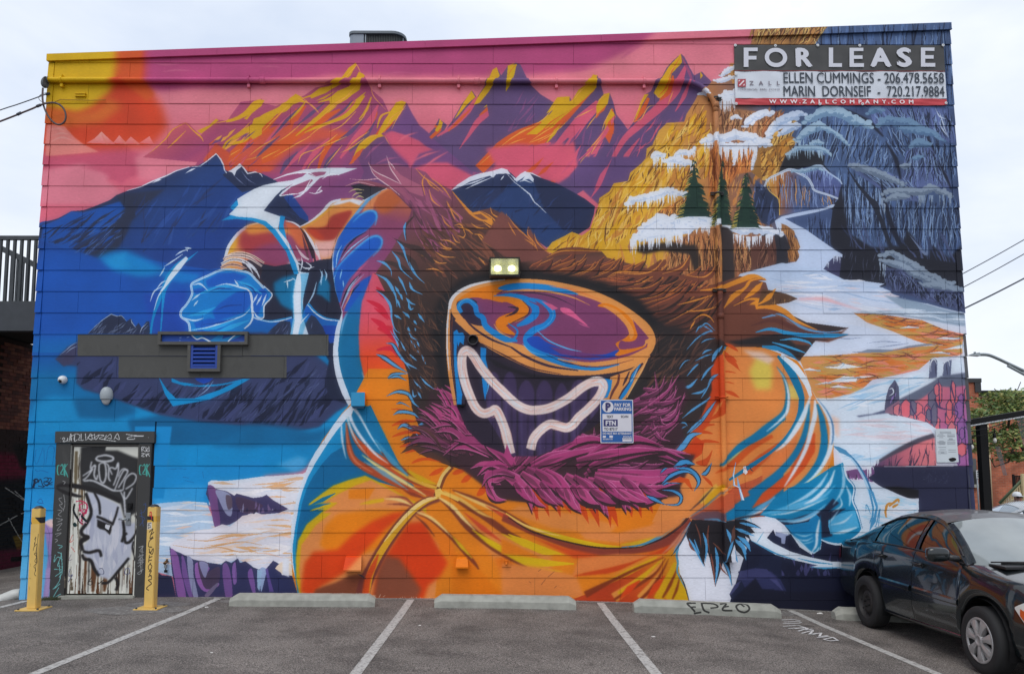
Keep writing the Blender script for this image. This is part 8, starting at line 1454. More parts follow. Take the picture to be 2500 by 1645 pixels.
# roof unit
ya=1.6;a0,a1=wp(852,100,ya),wp(987,100,ya);zt=wp(900,77,ya).z;zb_=top(a0.x)-.1;AC=thing('air_conditioner','grey air conditioning unit on the roof edge','air conditioner',loc=((a0.x+a1.x)/2,ya,zb_));M_AC=mat('ac grey',lin((128,138,150)),.5,noise=.05)
xm=a0.x+(a1.x-a0.x)*.27;dp=.85
def rrect(x0,x1,y0,y1,rs):
 P=[]
 for cx,cy,a_,r in((x0,y0,180,rs[0]),(x1,y0,270,rs[1]),(x1,y1,0,rs[2]),(x0,y1,90,rs[3])):
  sx=1 if cx==x0 else -1;sy=1 if cy==y0 else -1
  for k in range(7):t=math.radians(a_+k*15);P.append((cx+sx*r+r*math.cos(t),cy+sy*r+r*math.sin(t)))
 return P
def vprism(q,P,z0,z1):k=len(P);q.add([(x,y,z0)for x,y in P]+[(x,y,z1)for x,y in P],[tuple(range(k))[::-1],tuple(range(k,2*k))]+[(i,(i+1)%k,(i+1)%k+k,i+k)for i in range(k)])
q=MB();vprism(q,rrect(a0.x,xm,ya,ya+dp,(.09,.01,.01,.05)),zb_,zt-.045);child(q,'side_panel',M_AC,AC)
q=MB();vprism(q,rrect(xm+.01,a1.x-.01,ya+.03,ya+dp-.02,(.01,.2,.1,.01)),zb_,zt-.045);child(q,'coil',mat('coil',lin((40,42,44)),.6,.3),AC)
q=MB();vprism(q,rrect(a0.x-.012,a1.x+.012,ya-.02,ya+dp+.02,(.1,.22,.1,.05)),zt-.043,zt);child(q,'top_panel',mat('ac top',lin((92,102,110)),.5),AC)
q=MB();PR=rrect(xm+.005,a1.x-.004,ya+.018,ya+dp,(.01,.21,.1,.01))[6:22];PR=[np.array(p)for p in PR];L_=np.r_[0,np.cumsum([np.hypot(*(PR[i+1]-PR[i]))for i in range(len(PR)-1)])]
for s_ in np.arange(.02,L_[-1],.028):
 x,y=np.interp(s_,L_,[p[0]for p in PR]),np.interp(s_,L_,[p[1]for p in PR]);q.tube([(x,y,zb_),(x,y,zt-.045)],.0035,4,caps=False)
child(q,'grille',mat('grille',lin((96,100,100)),.5,.3),AC).__setitem__('kind','stuff')
q=MB()
for fr in(.33,.66):z=zb_+(zt-zb_)*fr;q.tube([(p[0],p[1]-.004,z)for p in PR],.006,6)
child(q,'grille_rail',M_GALV,AC)
for s_ in(.012,L_[-1]*.33,L_[-1]*.62):x,y=np.interp(s_,L_,[p[0]for p in PR]),np.interp(s_,L_,[p[1]for p in PR]);q=MB();q.box((x-.01,y-.012,zb_),(x+.01,y+.004,zt-.044));child(q,'grille_post',M_GALV,AC)
# ------------------------------------------------------------------ the sedans
M_RUB=mat('tyre rubber',(.011,.011,.012),.8,bump=.2,bscale=80);M_TRIM=mat('black trim',(.014,.014,.015),.4)
M_HUB=mat('hubcap silver',lin((160,158,158)),.38,.35,noise=.05);M_RIM=mat('steel rim',(.028,.026,.026),.6,.3,noise=.2)
M_LAMP=mat('lamp glass',lin((196,200,196)),.08,coat=.6);M_AMB=mat('amber',lin((190,84,40)),.15,coat=.5);M_RED=mat('tail lamp',lin((110,16,22)),.15,coat=.5)
def sedan(name,label,cat,paint,rpaint,glass,shield,loc,ang,full=True):
 """side x = 0 is the near flank's widest line; y runs from tail (0) to nose (-4.25); z = 0 is the tarmac under the rear wheels"""
 C=thing(name,label,cat,None,loc);C.rotation_euler=(0,0,ang)
 def I(y,t):xs_,ys_=zip(*sorted(t));return float(np.interp(y,xs_,ys_))
 HW=.86;RY,FY,RZ,FZ,TR=-1.06,-3.40,.30,.335,.31
 belt=lambda y:I(y,((.02,.88),(-.06,.95),(-.3,.985),(-.9,1.015),(-1.25,1.025),(-2.1,1.025),(-3.0,1.0),(-3.1,.985),(-3.4,.95),(-3.785,.90),(-4.05,.79),(-4.2,.66),(-4.25,.56)))
 wid=lambda y:I(y,((.02,.78),(-.05,.9),(-.25,.965),(-.7,.99),(-1.4,1),(-3.2,1),(-3.7,.975),(-3.95,.93),(-4.12,.82),(-4.25,.62)))
 def low(y):
  b=I(y,((.02,.36),(-.1,.27),(-.6,.24),(-1.5,.21),(-3.1,.245),(-3.9,.22),(-4.25,.26)))
  for yc,zc,R in((RY,RZ,.372),(FY,FZ,.385)):
   d=R*R-(y-yc)**2
   if d>0:b=max(b,zc+math.sqrt(d))
  return b
 ys=sorted(set(np.round(np.r_[np.linspace(.02,-.1,5),np.linspace(-.1,-4.1,128),np.linspace(-4.1,-4.25,6),RY-.372,RY+.372,FY-.385,FY+.385,-3.05,-2.13,-1.27],4)),reverse=True)
 prof=((.5,0),(.93,0.),(.985,.1),(1.,.3),(.995,.5),(.985,.62),(.972,.78),(.955,.88),(.935,.955),(.905,1.))
 def flank(y,s):
  z0,z1=low(y),belt(y);w=wid(y)*HW;r=[]
  for i,(f,t)in enumerate(prof):
   z=z0+(z1-z0)*t;bow=1-.035*max(0,(.42-z)/.25)
   r.append((s*w*f*bow if i else s*w*.62,z))
  return r
 def grid(name_,sel,m,rows,s):
  q=MB();n_=len(rows[0]);q.add([(x,y,z)for(y,r)in rows_y(rows,sel)for x,z in r],[],0)
  return q
 def loft(q,st,fn,sm=True):
  k=len(fn(st[0]));q.add([(x,y,z)for y in st for x,z in fn(y)],[(i*k+j,i*k+j+1,(i+1)*k+j+1,(i+1)*k+j)for i in range(len(st)-1)for j in range(k-1)],0,sm)
 def fin(q,nm,m,par=C):o=q.build(nm,m,None);o.parent=par;return o
 gap=.0045
 cuts=((-3.05,-2.13,'front'),(-2.13,-1.27,'rear'))
 # body: nose, fenders, quarters, sills
 q=MB()
 for s in(1,-1):
  for a,b in((.03,-1.27),(-3.05,-4.3)):
   st=[y for y in ys if b-1e-6<=y<=a+1e-6]
   if a<0:st[0]-=gap
   else:st[-1]+=gap
   loft(q,st,lambda y:flank(y,s))
  st=[y for y in ys if -3.05<=y<=-1.27];loft(q,st,lambda y:flank(y,s)[:2]+[(s*HW*.965,low(y)+.045),(s*HW*.962,low(y)+.05)])
  # deck, hood, tail and nose panels
 def deck(y):
  z1=belt(y);w=wid(y)*HW*.905;cr=.035 if y>-3 else .055
  return[(-w+2*w*u,z1+cr*math.sin(math.pi*u))for u in np.linspace(0,1,15)]
 loft(q,[y for y in ys if y>=-.5],deck);loft(q,[y for y in ys if y<=-3.02],deck)
 for ye in(.02,-4.25):
  k=[(x,ye,z)for x,z in flank(ye,1)[1:]]+[(x,ye,z)for x,z in deck(ye)[::-1][1:-1]]+[(x,ye,z)for x,z in flank(ye,-1)[1:][::-1]];q.add(k,[tuple(range(len(k)))])
 fin(q,'body',paint)
 for s,keep in((-1,True),(1,full)):
  if not keep:continue
  for a,b,w_ in cuts:
   st=[y for y in ys if a-1e-6<=y<=b+1e-6];st=sorted(set(st),reverse=True);st[0]-=gap;st[-1]+=gap;q=MB()
   def dfl(y):
    r=flank(y,s);z0=low(y)+.06;o_=[p for p in r[1:]if p[1]>z0+.02];o_=[(s*HW*wid(y)*.97,z0)]+o_[-8:]
    while len(o_)<9:o_.insert(1,o_[1])
    return o_
   loft(q,st,dfl);D=fin(q,'car_door',paint)
   hy=(a+.0 if w_=='front' else a)+(.78 if w_=='front' else .72);q=MB();x=s*(HW*.975);q.box((x-.012,hy-.085,.865),(x+.012,hy+.085,.915),bev=.01);q.tube([(x+s*.01,hy-.08,.905),(x+s*.03,hy-.05,.9),(x+s*.03,hy+.05,.9),(x+s*.01,hy+.08,.905)],.012,8);fin(q,'handle',M_TRIM,D)
   q=MB();x=s*HW*1.002;y0,y1=a+.03,b-.03
   if w_=='rear':y1=b-.13
   q.add([(x+s*.0,y0,.585),(x,y1,.585),(x+s*.012,y1-.01,.6),(x+s*.012,y0,.6),(x+s*.012,y1-.01,.635),(x+s*.012,y0,.635),(x-s*.004,y1,.652),(x-s*.004,y0,.652)],[(0,1,2,3),(3,2,4,5),(5,4,6,7)]);fin(q,'door_moulding',paint,D)
   # greenhouse
 rail=lambda y:(I(y,((-3.1,.775),(-2.85,.69),(-2.6,.62),(-2.35,.565),(-2.0,.535),(-1.6,.53),(-1.2,.555),(-.9,.615),(-.6,.69),(-.4,.76))),I(y,((-3.1,.985),(-3.0,1.045),(-2.85,1.135),(-2.6,1.27),(-2.35,1.365),(-2.15,1.405),(-2.0,1.415),(-1.6,1.405),(-1.35,1.36),(-1.2,1.315),(-.9,1.2),(-.6,1.065),(-.4,.985))))
 mid=lambda y:I(y,((-3.4,.985),(-3.1,1.1),(-2.7,1.285),(-2.42,1.40),(-2.2,1.44),(-2.0,1.455),(-1.7,1.46),(-1.3,1.415),(-1.1,1.36),(-.8,1.23),(-.4,1.02)))
 sst=[y for y in ys if -3.1<=y<=-.4]
 def sidew(y,s,t0,t1,k=6,out=0.):
  bx,bz=HW*.905*wid(y)-.004,belt(y)-.004;rx,rz=rail(y);r=[]
  for t in np.linspace(t0,t1,k):r.append((s*(bx+(rx-bx)*t+.022*math.sin(math.pi*min(1,max(0,t)))+out),bz+(rz-bz)*t))
  return r
 def roof(y,u0=0.,u1=1.,k=17,up=0.):
  rx,rz=rail(y);zc=mid(y);return[(-rx+2*rx*u,rz+(zc-rz)*math.sin(math.pi*u)**.75+up)for u in np.linspace(u0,u1,k)]
 q=MB()
 loft(q,[y for y in sst if -2.42<=y<=-1.1],lambda y:roof(y));fin(q,'roof',rpaint);q=MB()
 for s in(1,-1):
  loft(q,sst,lambda y:sidew(y,s,.9,1.001,3));loft(q,sst,lambda y:sidew(y,s,-.02,.055,3))
  for a,b in((-3.1,-2.93),(-2.175,-2.075),(-1.13,-.4)):loft(q,[y for y in sst if a<=y<=b],lambda y:sidew(y,s,.055,.9,6))
 for u0,u1 in((0,.05),(.95,1)):
  loft(q,[y for y in sst if y<=-2.4],lambda y:roof(y,u0,u1,3));loft(q,[y for y in sst if y>=-1.12],lambda y:roof(y,u0,u1,3))
 fin(q,'pillars',paint)
 cow=np.linspace(-3.1,-2.41,14);q=MB()
 q.add([(x,y-(.3*(1-((i/16)*2-1)**2))*(1-t)**1.3,z-.006)for t,y in zip(np.linspace(0,1,14),cow)for i,(x,z)in enumerate([(-(rail(y)[0]*.93)+2*rail(y)[0]*.93*u,rail(y)[1]+(I(y,((-3.1,.985),(-2.42,1.40)))-rail(y)[1])*math.sin(math.pi*u)**.75+.012)for u in np.linspace(0,1,17)])],[(a*17+b,a*17+b+1,(a+1)*17+b+1,(a+1)*17+b)for a in range(13)for b in range(16)],0,True);fin(q,'windshield',shield)
 q=MB();loft(q,[y for y in sst if y>=-1.12],lambda y:roof(y,.05,.95,13,-.008));fin(q,'rear_window',glass)
 for s in(-1,1):
  for a,b in((-2.95,-2.17),(-2.08,-1.12)):q=MB();loft(q,[y for y in sst if a<=y<=b],lambda y:sidew(y,s,.04,.915,6,-.007));fin(q,'side_window',glass)
 q=MB()
 for s in(-1,1):q.tube([(p[0],y,p[1])for y in sst if -3.05<y<-1.05 for p in[sidew(y,s,.05,.05,1,.006)[0]]],.008,6);q.tube([(p[0],y,p[1])for y in sst if -2.98<y<-1.0 for p in[sidew(y,s,.91,.91,1,.005)[0]]],.009,6)
 fin(q,'window_trim',M_TRIM).__setitem__('kind','stuff')
 # cabin
 M_SEAT=mat('seat cloth',lin((52,50,46)),.9)
 q=MB();q.box((-.7,-3.0,.25),(.7,-.5,.75));fin(q,'cabin_floor',M_BLACK)
 for sx in(-.36,.36):q=MB();q.box((sx-.22,-2.3,.7),(sx+.22,-2.17,1.12),bev=.05);q.box((sx-.12,-2.26,1.13),(sx+.12,-2.18,1.27),bev=.035);fin(q,'seat',M_SEAT)
 q=MB();q.box((-.68,-3.12,.75),(.68,-2.85,.95),bev=.06);fin(q,'dashboard',M_SEAT)
 # wheels
 for s in(-1,1):
  for yc,zc,cap in((RY,RZ,False),(FY,FZ,True)):
   if s>0 and not full:continue
   q=MB();xo=s*.795;q.lathe([(.2,-.09),(.255,-.1),(.295,-.092),(TR,-.07),(TR,.07),(.295,.092),(.255,.1),(.205,.088)],(xo,yc,zc),'X',40);Wl=fin(q,'wheel',M_RUB)
   o_=s;q=MB();q.lathe([(.208,.085*o_),(.2,.07*o_),(.19,.03*o_),(.001,.03*o_)]if cap else[(.208,.085*o_),(.196,.06*o_),(.18,.03*o_),(.15,.03*o_),(.13,.06*o_),(.09,.07*o_),(.05,.05*o_),(.001,.05*o_)],(xo,yc,zc),'X',32);fin(q,'rim',M_RIM,Wl)
   if cap:
    q=MB();q.lathe([(.212,.088*o_),(.205,.098*o_),(.186,.094*o_),(.186,.08*o_)],(xo,yc,zc),'X',40);q.lathe([(.06,.085*o_),(.055,.105*o_),(.036,.11*o_),(.034,.104*o_),(.001,.106*o_)],(xo,yc,zc),'X',24)
    for k in range(7):
     a=2*math.pi*k/7+.2;ca,sa=math.cos(a),math.sin(a);P=[]
     for rr,hw_,h_ in((.045,.02,.1),(.11,.026,.102),(.16,.038,.098),(.192,.052,.092)):
      for t in(-1,0,1):P.append((xo+o_*(h_+(.006 if t==0 else 0)),yc+ca*rr-sa*hw_*t,zc+sa*rr+ca*hw_*t))
     for rr,hw_,h_ in((.045,.02,.06),(.192,.052,.06)):
      for t in(-1,1):P.append((xo+o_*h_,yc+ca*rr-sa*hw_*t,zc+sa*rr+ca*hw_*t))
     q.add(P,[(i*3+j,i*3+j+1,i*3+j+4,i*3+j+3)for i in range(3)for j in range(2)]+[(0,3,6,9,14,12),(2,5,8,11,15,13)])
    fin(q,'hubcap',M_HUB,Wl)
   else:
    q=MB()
    for k in range(9):a=2*math.pi*k/9;q.lathe([(.001,.064*o_),(.016,.064*o_)],(xo,yc+.155*math.cos(a)*.98,zc+.155*math.sin(a)*.98),'X',8)
    for k in range(5):a=2*math.pi*k/5;q.lathe([(.001,.085*o_),(.01,.083*o_),(.011,.06*o_)],(xo,yc+.06*math.cos(a),zc+.06*math.sin(a)),'X',6)
    fin(q,'wheel_bolts',M_BLACK,Wl).__setitem__('kind','stuff')
   q=MB();R=.38 if cap else .368;q.add([(s*x,yc+R*math.cos(a),zc+R*math.sin(a))for x in(.845,.55)for a in np.linspace(-.3,math.pi+.3,16)],[(i,i+1,17+i,16+i)for i in range(15)]);q.add([(s*.55,yc+R*math.cos(a),zc+R*math.sin(a))for a in np.linspace(-.3,math.pi+.3,16)],[tuple(range(16))]);fin(q,'wheel_well',M_BLACK)
   # mirrors, lamps, wipers, plate
 for s in(-1,1):
  q=MB();cx,cy,cz=s*.985,-2.93,1.075
  bm=bmesh.new();bmesh.ops.create_uvsphere(bm,u_segments=20,v_segments=12,radius=1)
  for v in bm.verts:
   p=v.co;e=lambda a,n_:math.copysign(abs(a)**n_,a);yy=e(p.y,.6);v.co=(cx+s*(.115*e(p.x,.6)),cy+(.055*yy if yy<0 else .05*yy)-.015*p.x*s*0,cz+.072*e(p.z,.62)*(1-.1*s*p.x))
  q.bm(bm,0,True);MI=fin(q,'mirror',paint);q=MB();q.add([(cx-.095,cy+.052,cz-.052),(cx+.095,cy+.052,cz-.052),(cx+.095,cy+.052,cz+.055),(cx-.095,cy+.052,cz+.055)],[(0,1,2,3)]);fin(q,'mirror_glass',M_STEEL,MI);q=MB();q.tube([(s*.79,-2.95,1.03),(s*.9,-2.94,1.05)],[.035,.03],10);fin(q,'mirror_arm',M_TRIM,MI)
  def lamp(nm,st,t0,t1,m,out=.008):
   q=MB();r=[]
   for y in st:
    z0,z1=low(y),belt(y);row=[]
    for t in np.linspace(t0(y),t1(y),7):f=np.interp(t,[p[1]for p in prof[1:]],[p[0]for p in prof[1:]]);row.append((s*(wid(y)*HW*f+out),z0+(z1-z0)*t))
    r.append(row)
   q.add([(x,y,z)for y,row in zip(st,r)for x,z in row],[(i*7+j,i*7+j+1,(i+1)*7+j+1,(i+1)*7+j)for i in range(len(st)-1)for j in range(6)],0,True);return fin(q,nm,m)
  lamp('headlight',np.linspace(-3.82,-4.18,12),lambda y:.72-.22*min(1,(-3.82-y)/.2),lambda y:.74+.18*min(1,(-3.82-y)/.13),M_LAMP);lamp('indicator',np.linspace(-3.88,-4.0,8),lambda y:.67-.1*min(1,(-3.88-y)/.1),lambda y:.76,M_AMB,.0105)
  lamp('tail_light',np.linspace(.015,-.2,8),lambda y:.66,lambda y:.93-.15*max(0,(-.1-y)/.1),M_RED)
 q=MB()
 for x0,x1 in((-.62,.0),(-.02,.6)):
  q.tube([(x0,-3.2,1.03),((x0+x1)/2,-3.31,1.042),(x1,-3.32,1.045)],.008,6);q.tube([(x0+.1,-3.2,1.02),((x0+x1)/2+.1,-3.33,1.03)],.01,6)
 fin(q,'wipers',M_TRIM).__setitem__('kind','stuff')
 q=MB();q.box((-.62,-3.42,.985),(.62,-3.12,1.01),bev=.01);fin(q,'cowl',M_TRIM)
 return C
CPAINT=mat('dark blue green car paint',(.007,.0105,.012),.2,.0,.35,noise=.1,coat=.8)
SHIELD=mat('dusty windscreen',(.22,.245,.245),.08,spec=.9,noise=.12,nscale=3,coat=.5)
sedan('parked_car','dark blue black sedan parked at the right end of the wall','car',CPAINT,mat('dusty roof paint',(.07,.07,.073),.5,noise=.2,nscale=5,coat=.3),M_GLASS,SHIELD,(5.29,0,-.445),0)
WPAINT=mat('white car paint',lin((208,214,222)),.3,coat=.6)
sedan('parked_car','white car behind the wall, mostly hidden by dark sedan','car',WPAINT,WPAINT,mat('pale glass',lin((150,168,186)),.06,spec=.8),SHIELD,(9.15,5.4,-.62),math.radians(82),False)
# ------------------------------------------------------------------ left: alley wall, deck and stair
def brick_mat(name,c1,c2,mortar,sx=(.215,.072),extra=None,tag_=False,dk=1.):
 m=bpy.data.materials.new(name);m.use_nodes=True;t=m.node_tree;L=t.links;b=t.nodes['Principled BSDF'];b.inputs['Roughness'].default_value=.9
 u=t.nodes.new('ShaderNodeUVMap');u.uv_map='UVMap';k=t.nodes.new('ShaderNodeTexBrick');L.new(u.outputs[0],k.inputs[0]);k.inputs['Scale'].default_value=1;k.inputs['Brick Width'].default_value=sx[0];k.inputs['Row Height'].default_value=sx[1];k.inputs['Mortar Size'].default_value=.007;k.inputs['Color1'].default_value=(*c1,1);k.inputs['Color2'].default_value=(*c2,1);k.inputs['Mortar'].default_value=(*mortar,1);k.inputs['Bias'].default_value=-.1
 nn=t.nodes.new('ShaderNodeTexNoise');nn.inputs['Scale'].default_value=2.2;nn.inputs['Detail'].default_value=8;L.new(u.outputs[0],nn.inputs[0]);r=t.nodes.new('ShaderNodeMapRange');r.inputs[1].default_value=.3;r.inputs[2].default_value=.7;r.inputs[3].default_value=.6;r.inputs[4].default_value=1.35;L.new(nn.outputs[0],r.inputs[0])
 v=t.nodes.new('ShaderNodeVectorMath');v.operation='SCALE';L.new(k.outputs[0],v.inputs[0]);L.new(r.outputs[0],v.inputs[3]);L.new(v.outputs[0],b.inputs['Base Color']);return m
AX=-10.5
AW=thing('alley_wall','old brick wall with dark graffiti under the steel deck','wall',loc=(AX,8,-.7))
M_OLDB=[mat('old brick',lin(c),.9,noise=.25,nscale=9,bump=.3,bscale=50)for c in((150,88,70),(128,74,64),(164,104,82),(112,70,62))]
def gcol(y,z):
 return None
q=MB();q.box((AX-.35,3,-.9),(AX-.012,16,4.2));child(q,'wall_core',mat('old mortar',lin((70,52,46)),.95,noise=.2),AW)
# sprayed pieces on the lower bricks
GI=Painter(400,400,lambda a:a,(40,26,26),9)
GI.p('U','0,60 200,40 400,90 400,200 0,190',(110,22,50),soft=14);GI.p('U','0,150 400,140 400,400 0,400',(14,18,24),soft=16);GI.p('U','0,0 400,0 400,70 240,60 120,90 0,80',(50,34,32),soft=12);GI.p('U','40,60 150,40 300,80 280,130 80,120',(22,18,18),soft=10);GI.p('U','60,300 230,290 220,340 90,350',(120,96,30),soft=4);GI.p('U','230,220 330,180 360,300 300,330',(14,60,76),soft=8);GI.p('U','0,330 150,340 130,400 0,400',(90,20,46),soft=10)
GI.L('U',3,(170,170,166),'60,180 180,260 100,300','20,170 150,230','40,250 120,330 220,340','0,270 110,240 230,250','190,240 250,170 330,190','260,330 300,240 360,250');GI.L('U',12,(6,6,8),'30,200 140,280 230,260','240,160 330,260','60,360 200,370')
M_GRAF=mat('sprayed brick',(1,1,1),.9,img=image('alley piece',GI.im),noise=.2,nscale=9,bump=.3,bscale=50,mul=1.5)
guv=lambda p:(min(1,max(0,(p[1]-5.4)/3.4)),min(1,max(0,(p[2]+.75)/3.2)))
rest=MB();restg=MB();n_=0;R=random.Random(8);BLm={}
for r_ in range(64):
 z=-.72+r_*.0755
 for i in range(26):
  y=5.2+i*.225+(.112 if r_%2 else 0)
  if z>4.1 or y>9.6:continue
  vis=proj_ok=True
  d=R.uniform(-.006,.006);b0,b1=(AX-.05,y,z),(AX+d,y+.214,z+.066);low_=z<2.3
  if n_<300 and 6.3<y<8.6 and z>1.6:
   q=MB();q.box(b0,b1);child(q,'brick',M_GRAF if low_ else M_OLDB[R.randrange(4)],AW,guv if low_ else None,fix=False);n_+=1
  else:(restg if low_ else rest).box(b0,b1,0 if low_ else R.randrange(4))
o=child(rest,'brickwork',M_OLDB,AW,fix=False);o['kind']='stuff';o=child(restg,'painted_brickwork',M_GRAF,AW,guv,fix=False);o['kind']='stuff'
M_RAIL=mat('railing steel',lin((62,66,70)),.5,.3,noise=.2)
DY=3.0;DK=thing('steel_deck','dark steel upper deck with baluster railing left of the mural','deck',loc=(-9.5,DY,4.1))
zt_,zb_=wall(40,740,DY)[2],wall(40,808,DY)[2];q=MB();q.box((-15,DY,zb_+.02),(-7.25,DY+.12,zt_));q.box((-15,DY-.05,zb_),(-7.25,DY+.16,zb_+.025));child(q,'edge_beam',mat('beam paint',lin((58,62,68)),.55,.2,noise=.12),DK)
q=MB();q.box((-15,DY+.13,zt_-.2),(-7.25,6.4,zt_-.03));child(q,'deck_slab',mat('deck underside',lin((44,42,40)),.9),DK)
zr=wall(40,574,DY)[2];q=MB();q.box((-15,DY+.02,zr-.07),(-7.25,DY+.09,zr));child(q,'top_rail',M_RAIL,DK);q=MB();q.box((-15,DY,zt_+.001),(-7.25,DY+.1,zt_+.04));child(q,'bottom_rail',M_RAIL,DK)
for i in range(13):
 x=-9.2+i*.1265;q=MB();q.box((x-.022,DY+.03,zt_+.041),(x+.022,DY+.075,zr-.071));child(q,'baluster',M_RAIL,DK)
ST=thing('stair_flight','sloping stair railing seen behind the deck balusters','stairs',loc=(-9.5,4.4,4.1));Y2=4.4;A=wall(-60,568,Y2);B=wall(130,661,Y2);k_=(B[2]-A[2])/(B[0]-A[0])
q=MB();q.add([(p[0],Y2+dy,p[2]+dz)for dy in(0,.07)for p,dz in((A,0),(B,0),(B,-.12),(A,-.12))],[(0,1,2,3),(4,7,6,5),(0,4,5,1),(3,2,6,7),(1,5,6,2),(0,3,7,4)]);child(q,'hand_rail',M_RAIL,ST)
A2=wall(-60,712,Y2);q=MB();q.add([(p[0],Y2+dy,p[2]+dz)for dy in(0,.06)for p,dz in((A2,0),((B[0],0,A2[2]+k_*(B[0]-A2[0])),0),((B[0],0,A2[2]+k_*(B[0]-A2[0])),-.2),(A2,-.2))],[(0,1,2,3),(4,7,6,5),(0,4,5,1),(3,2,6,7)]);child(q,'stringer',M_RAIL,ST)
for i in range(14):
 x=A[0]+.05+i*.115;z1=A[2]+k_*(x-A[0])-.1;z0=A2[2]+k_*(x-A2[0])-.1;q=MB();q.box((x-.018,Y2+.015,max(z0,zt_-.05)),(x+.018,Y2+.05,z1));child(q,'baluster',M_RAIL,ST)
 # ------------------------------------------------------------------ right: brick house, trees, pergola, lamp
BY_=22.
RB=mat('red',(1,1,1));M_BRK=brick_mat('orange brick',lin((176,96,66)),lin((150,76,52)),lin((150,120,104)))
def fx(x,y=1141,Y=BY_):return wall(x,y,Y)[0]
def fz_(y,x=2420,Y=BY_):return wall(x,y,Y)[2]
BH=thing('brick_building','orange brick building with grey capped corner pier behind the trees','building',loc=(fx(2420),BY_,-.8))
def bwall(x0,x1,y0,y1,z0,z1,nm,m=M_BRK):
 q=MB();q.box((x0,y0,z0),(x1,y1,z1));o=q.build(nm,m);me=o.data;u=me.uv_layers.new(name='UVMap')
 for p in me.polygons:
  for li in p.loop_indices:c=me.vertices[me.loops[li].vertex_index].co;u.data[li].uv=(c.y if abs(p.normal.x)>.5 else c.x,c.z)
 return own(o,BH)
px0,px1=fx(2362),fx(2398);zt2=fz_(934);zc2=fz_(975)
bwall(px0-6,px1,BY_,BY_+8,-1,zt2,'corner_pier');q=MB();q.box((px0-6.05,BY_-.08,zt2),(px1+.12,BY_+8,zt2+.17));q.box((px1-.16,BY_-.06,fz_(958)),(px1+.1,BY_-.01,zt2));child(q,'pier_cap',M_DARK,BH)
bwall(px1+.001,px1+14,BY_+1.2,BY_+8,-1,fz_(965,2450,BY_+1.2),'long_wall')
Yw=BY_+1.2;q=MB();q.box((px1+.02,Yw-.3,fz_(967,2450,Yw)),(px1+14,Yw+6,fz_(955,2450,Yw)));child(q,'roof_edge',M_BLACK,BH);q=MB();q.box((px1+.02,Yw-.2,fz_(972,2450,Yw)),(px1+14,Yw-.005,fz_(967.5,2450,Yw)));child(q,'gutter',mat('tan gutter',lin((170,150,124)),.6),BH)
q=MB();x=fx(2405,1000,Yw);q.tube([(x,Yw-.08,fz_(972,2405,Yw)),(x,Yw-.08,-.8)],.07,8);child(q,'downpipe',mat('cream pipe',lin((206,184,150)),.6),BH)
q=MB();q.box((fx(2360),BY_-.12,fz_(1030)),(fx(2373),BY_-.01,fz_(1004)));child(q,'meter_cabinet',M_GALV,BH)
q=MB();q.box((fx(2362),BY_-.08,fz_(1182)),(fx(2381),BY_-.01,fz_(1120)));child(q,'window',M_GLASS,BH);q=MB();q.box((fx(2358),BY_-.14,fz_(1190)),(fx(2383),BY_-.005,fz_(1182.5)));child(q,'window_sill',M_CONC,BH)
SP=thing('street_sign','small white street sign on a thin pole before the brick pier','street sign',loc=(fx(2387,Y=19),19,-.8));q=MB();q.box((fx(2382.5,Y=19),19,fz_(1168,2386,19)),(fx(2390,Y=19),19.02,fz_(1148,2386,19)),bev=.01);child(q,'sign_plate',M_WHITE,SP);q=MB();q.tube([(fx(2386.5,Y=19),19.05,-.9),(fx(2386.5,Y=19),19.05,fz_(1148,2386,19))],.03,8);child(q,'pole',M_GALV,SP)
q=MB()
for i,yy in enumerate((1152,1158,1163)):q.box((fx(2384.6,Y=19),18.994,fz_(yy+1.6,2386,19)),(fx(2388,Y=19),18.999,fz_(yy-1.2,2386,19)))
child(q,'sign_print',T_K,SP)
LF=[mat('leaf',c,.6,noise=.3,nscale=3)for c in((.12,.19,.05),(.18,.24,.06),(.26,.25,.07),(.09,.15,.045))];M_BARK=mat('bark',lin((76,62,52)),.9,noise=.2)
def tree(px,base,Y,limbs,blobs,label,n_=1150):
 x=fx(px,base,Y);T_=thing('tree',label,'tree','young street trees before the brick building',(x,Y,-.85));q=MB()
 for L_ in limbs:P=[np.array(wall(a,b,Y))+[0,math.sin(a)*.25,0]for a,b,*_ in L_];q.tube(P,[max(.012,c[2])for c in L_],7)
 child(q,'trunk',M_BARK,T_);q=MB();R=random.Random(int(px))
 for cx,cy,rx,ry,dn in blobs:
  c=wall(cx,cy,Y);k=(Y+10.8)/1900
  for _ in range(int(n_*dn)):
   r=R.random()**.5;a=R.uniform(0,6.28);f=R.uniform(.5,1.);p=np.array([c[0]+rx*k*r*math.cos(a),Y+R.gauss(0,.5),c[2]+ry*k*r*math.sin(a)]);s_=R.uniform(.045,.1);u=np.array([R.gauss(0,1),R.gauss(0,1),R.gauss(0,.6)]);u/=np.linalg.norm(u);w_=np.cross(u,[R.gauss(0,1),R.gauss(0,1),R.gauss(0,1)]);w_/=np.linalg.norm(w_)+1e-6
   q.add([p-u*s_,p+w_*s_*.4,p+u*s_,p-w_*s_*.4],[(0,1,2,3)],R.randrange(4))
 child(q,'crown',LF,T_,fix=False)
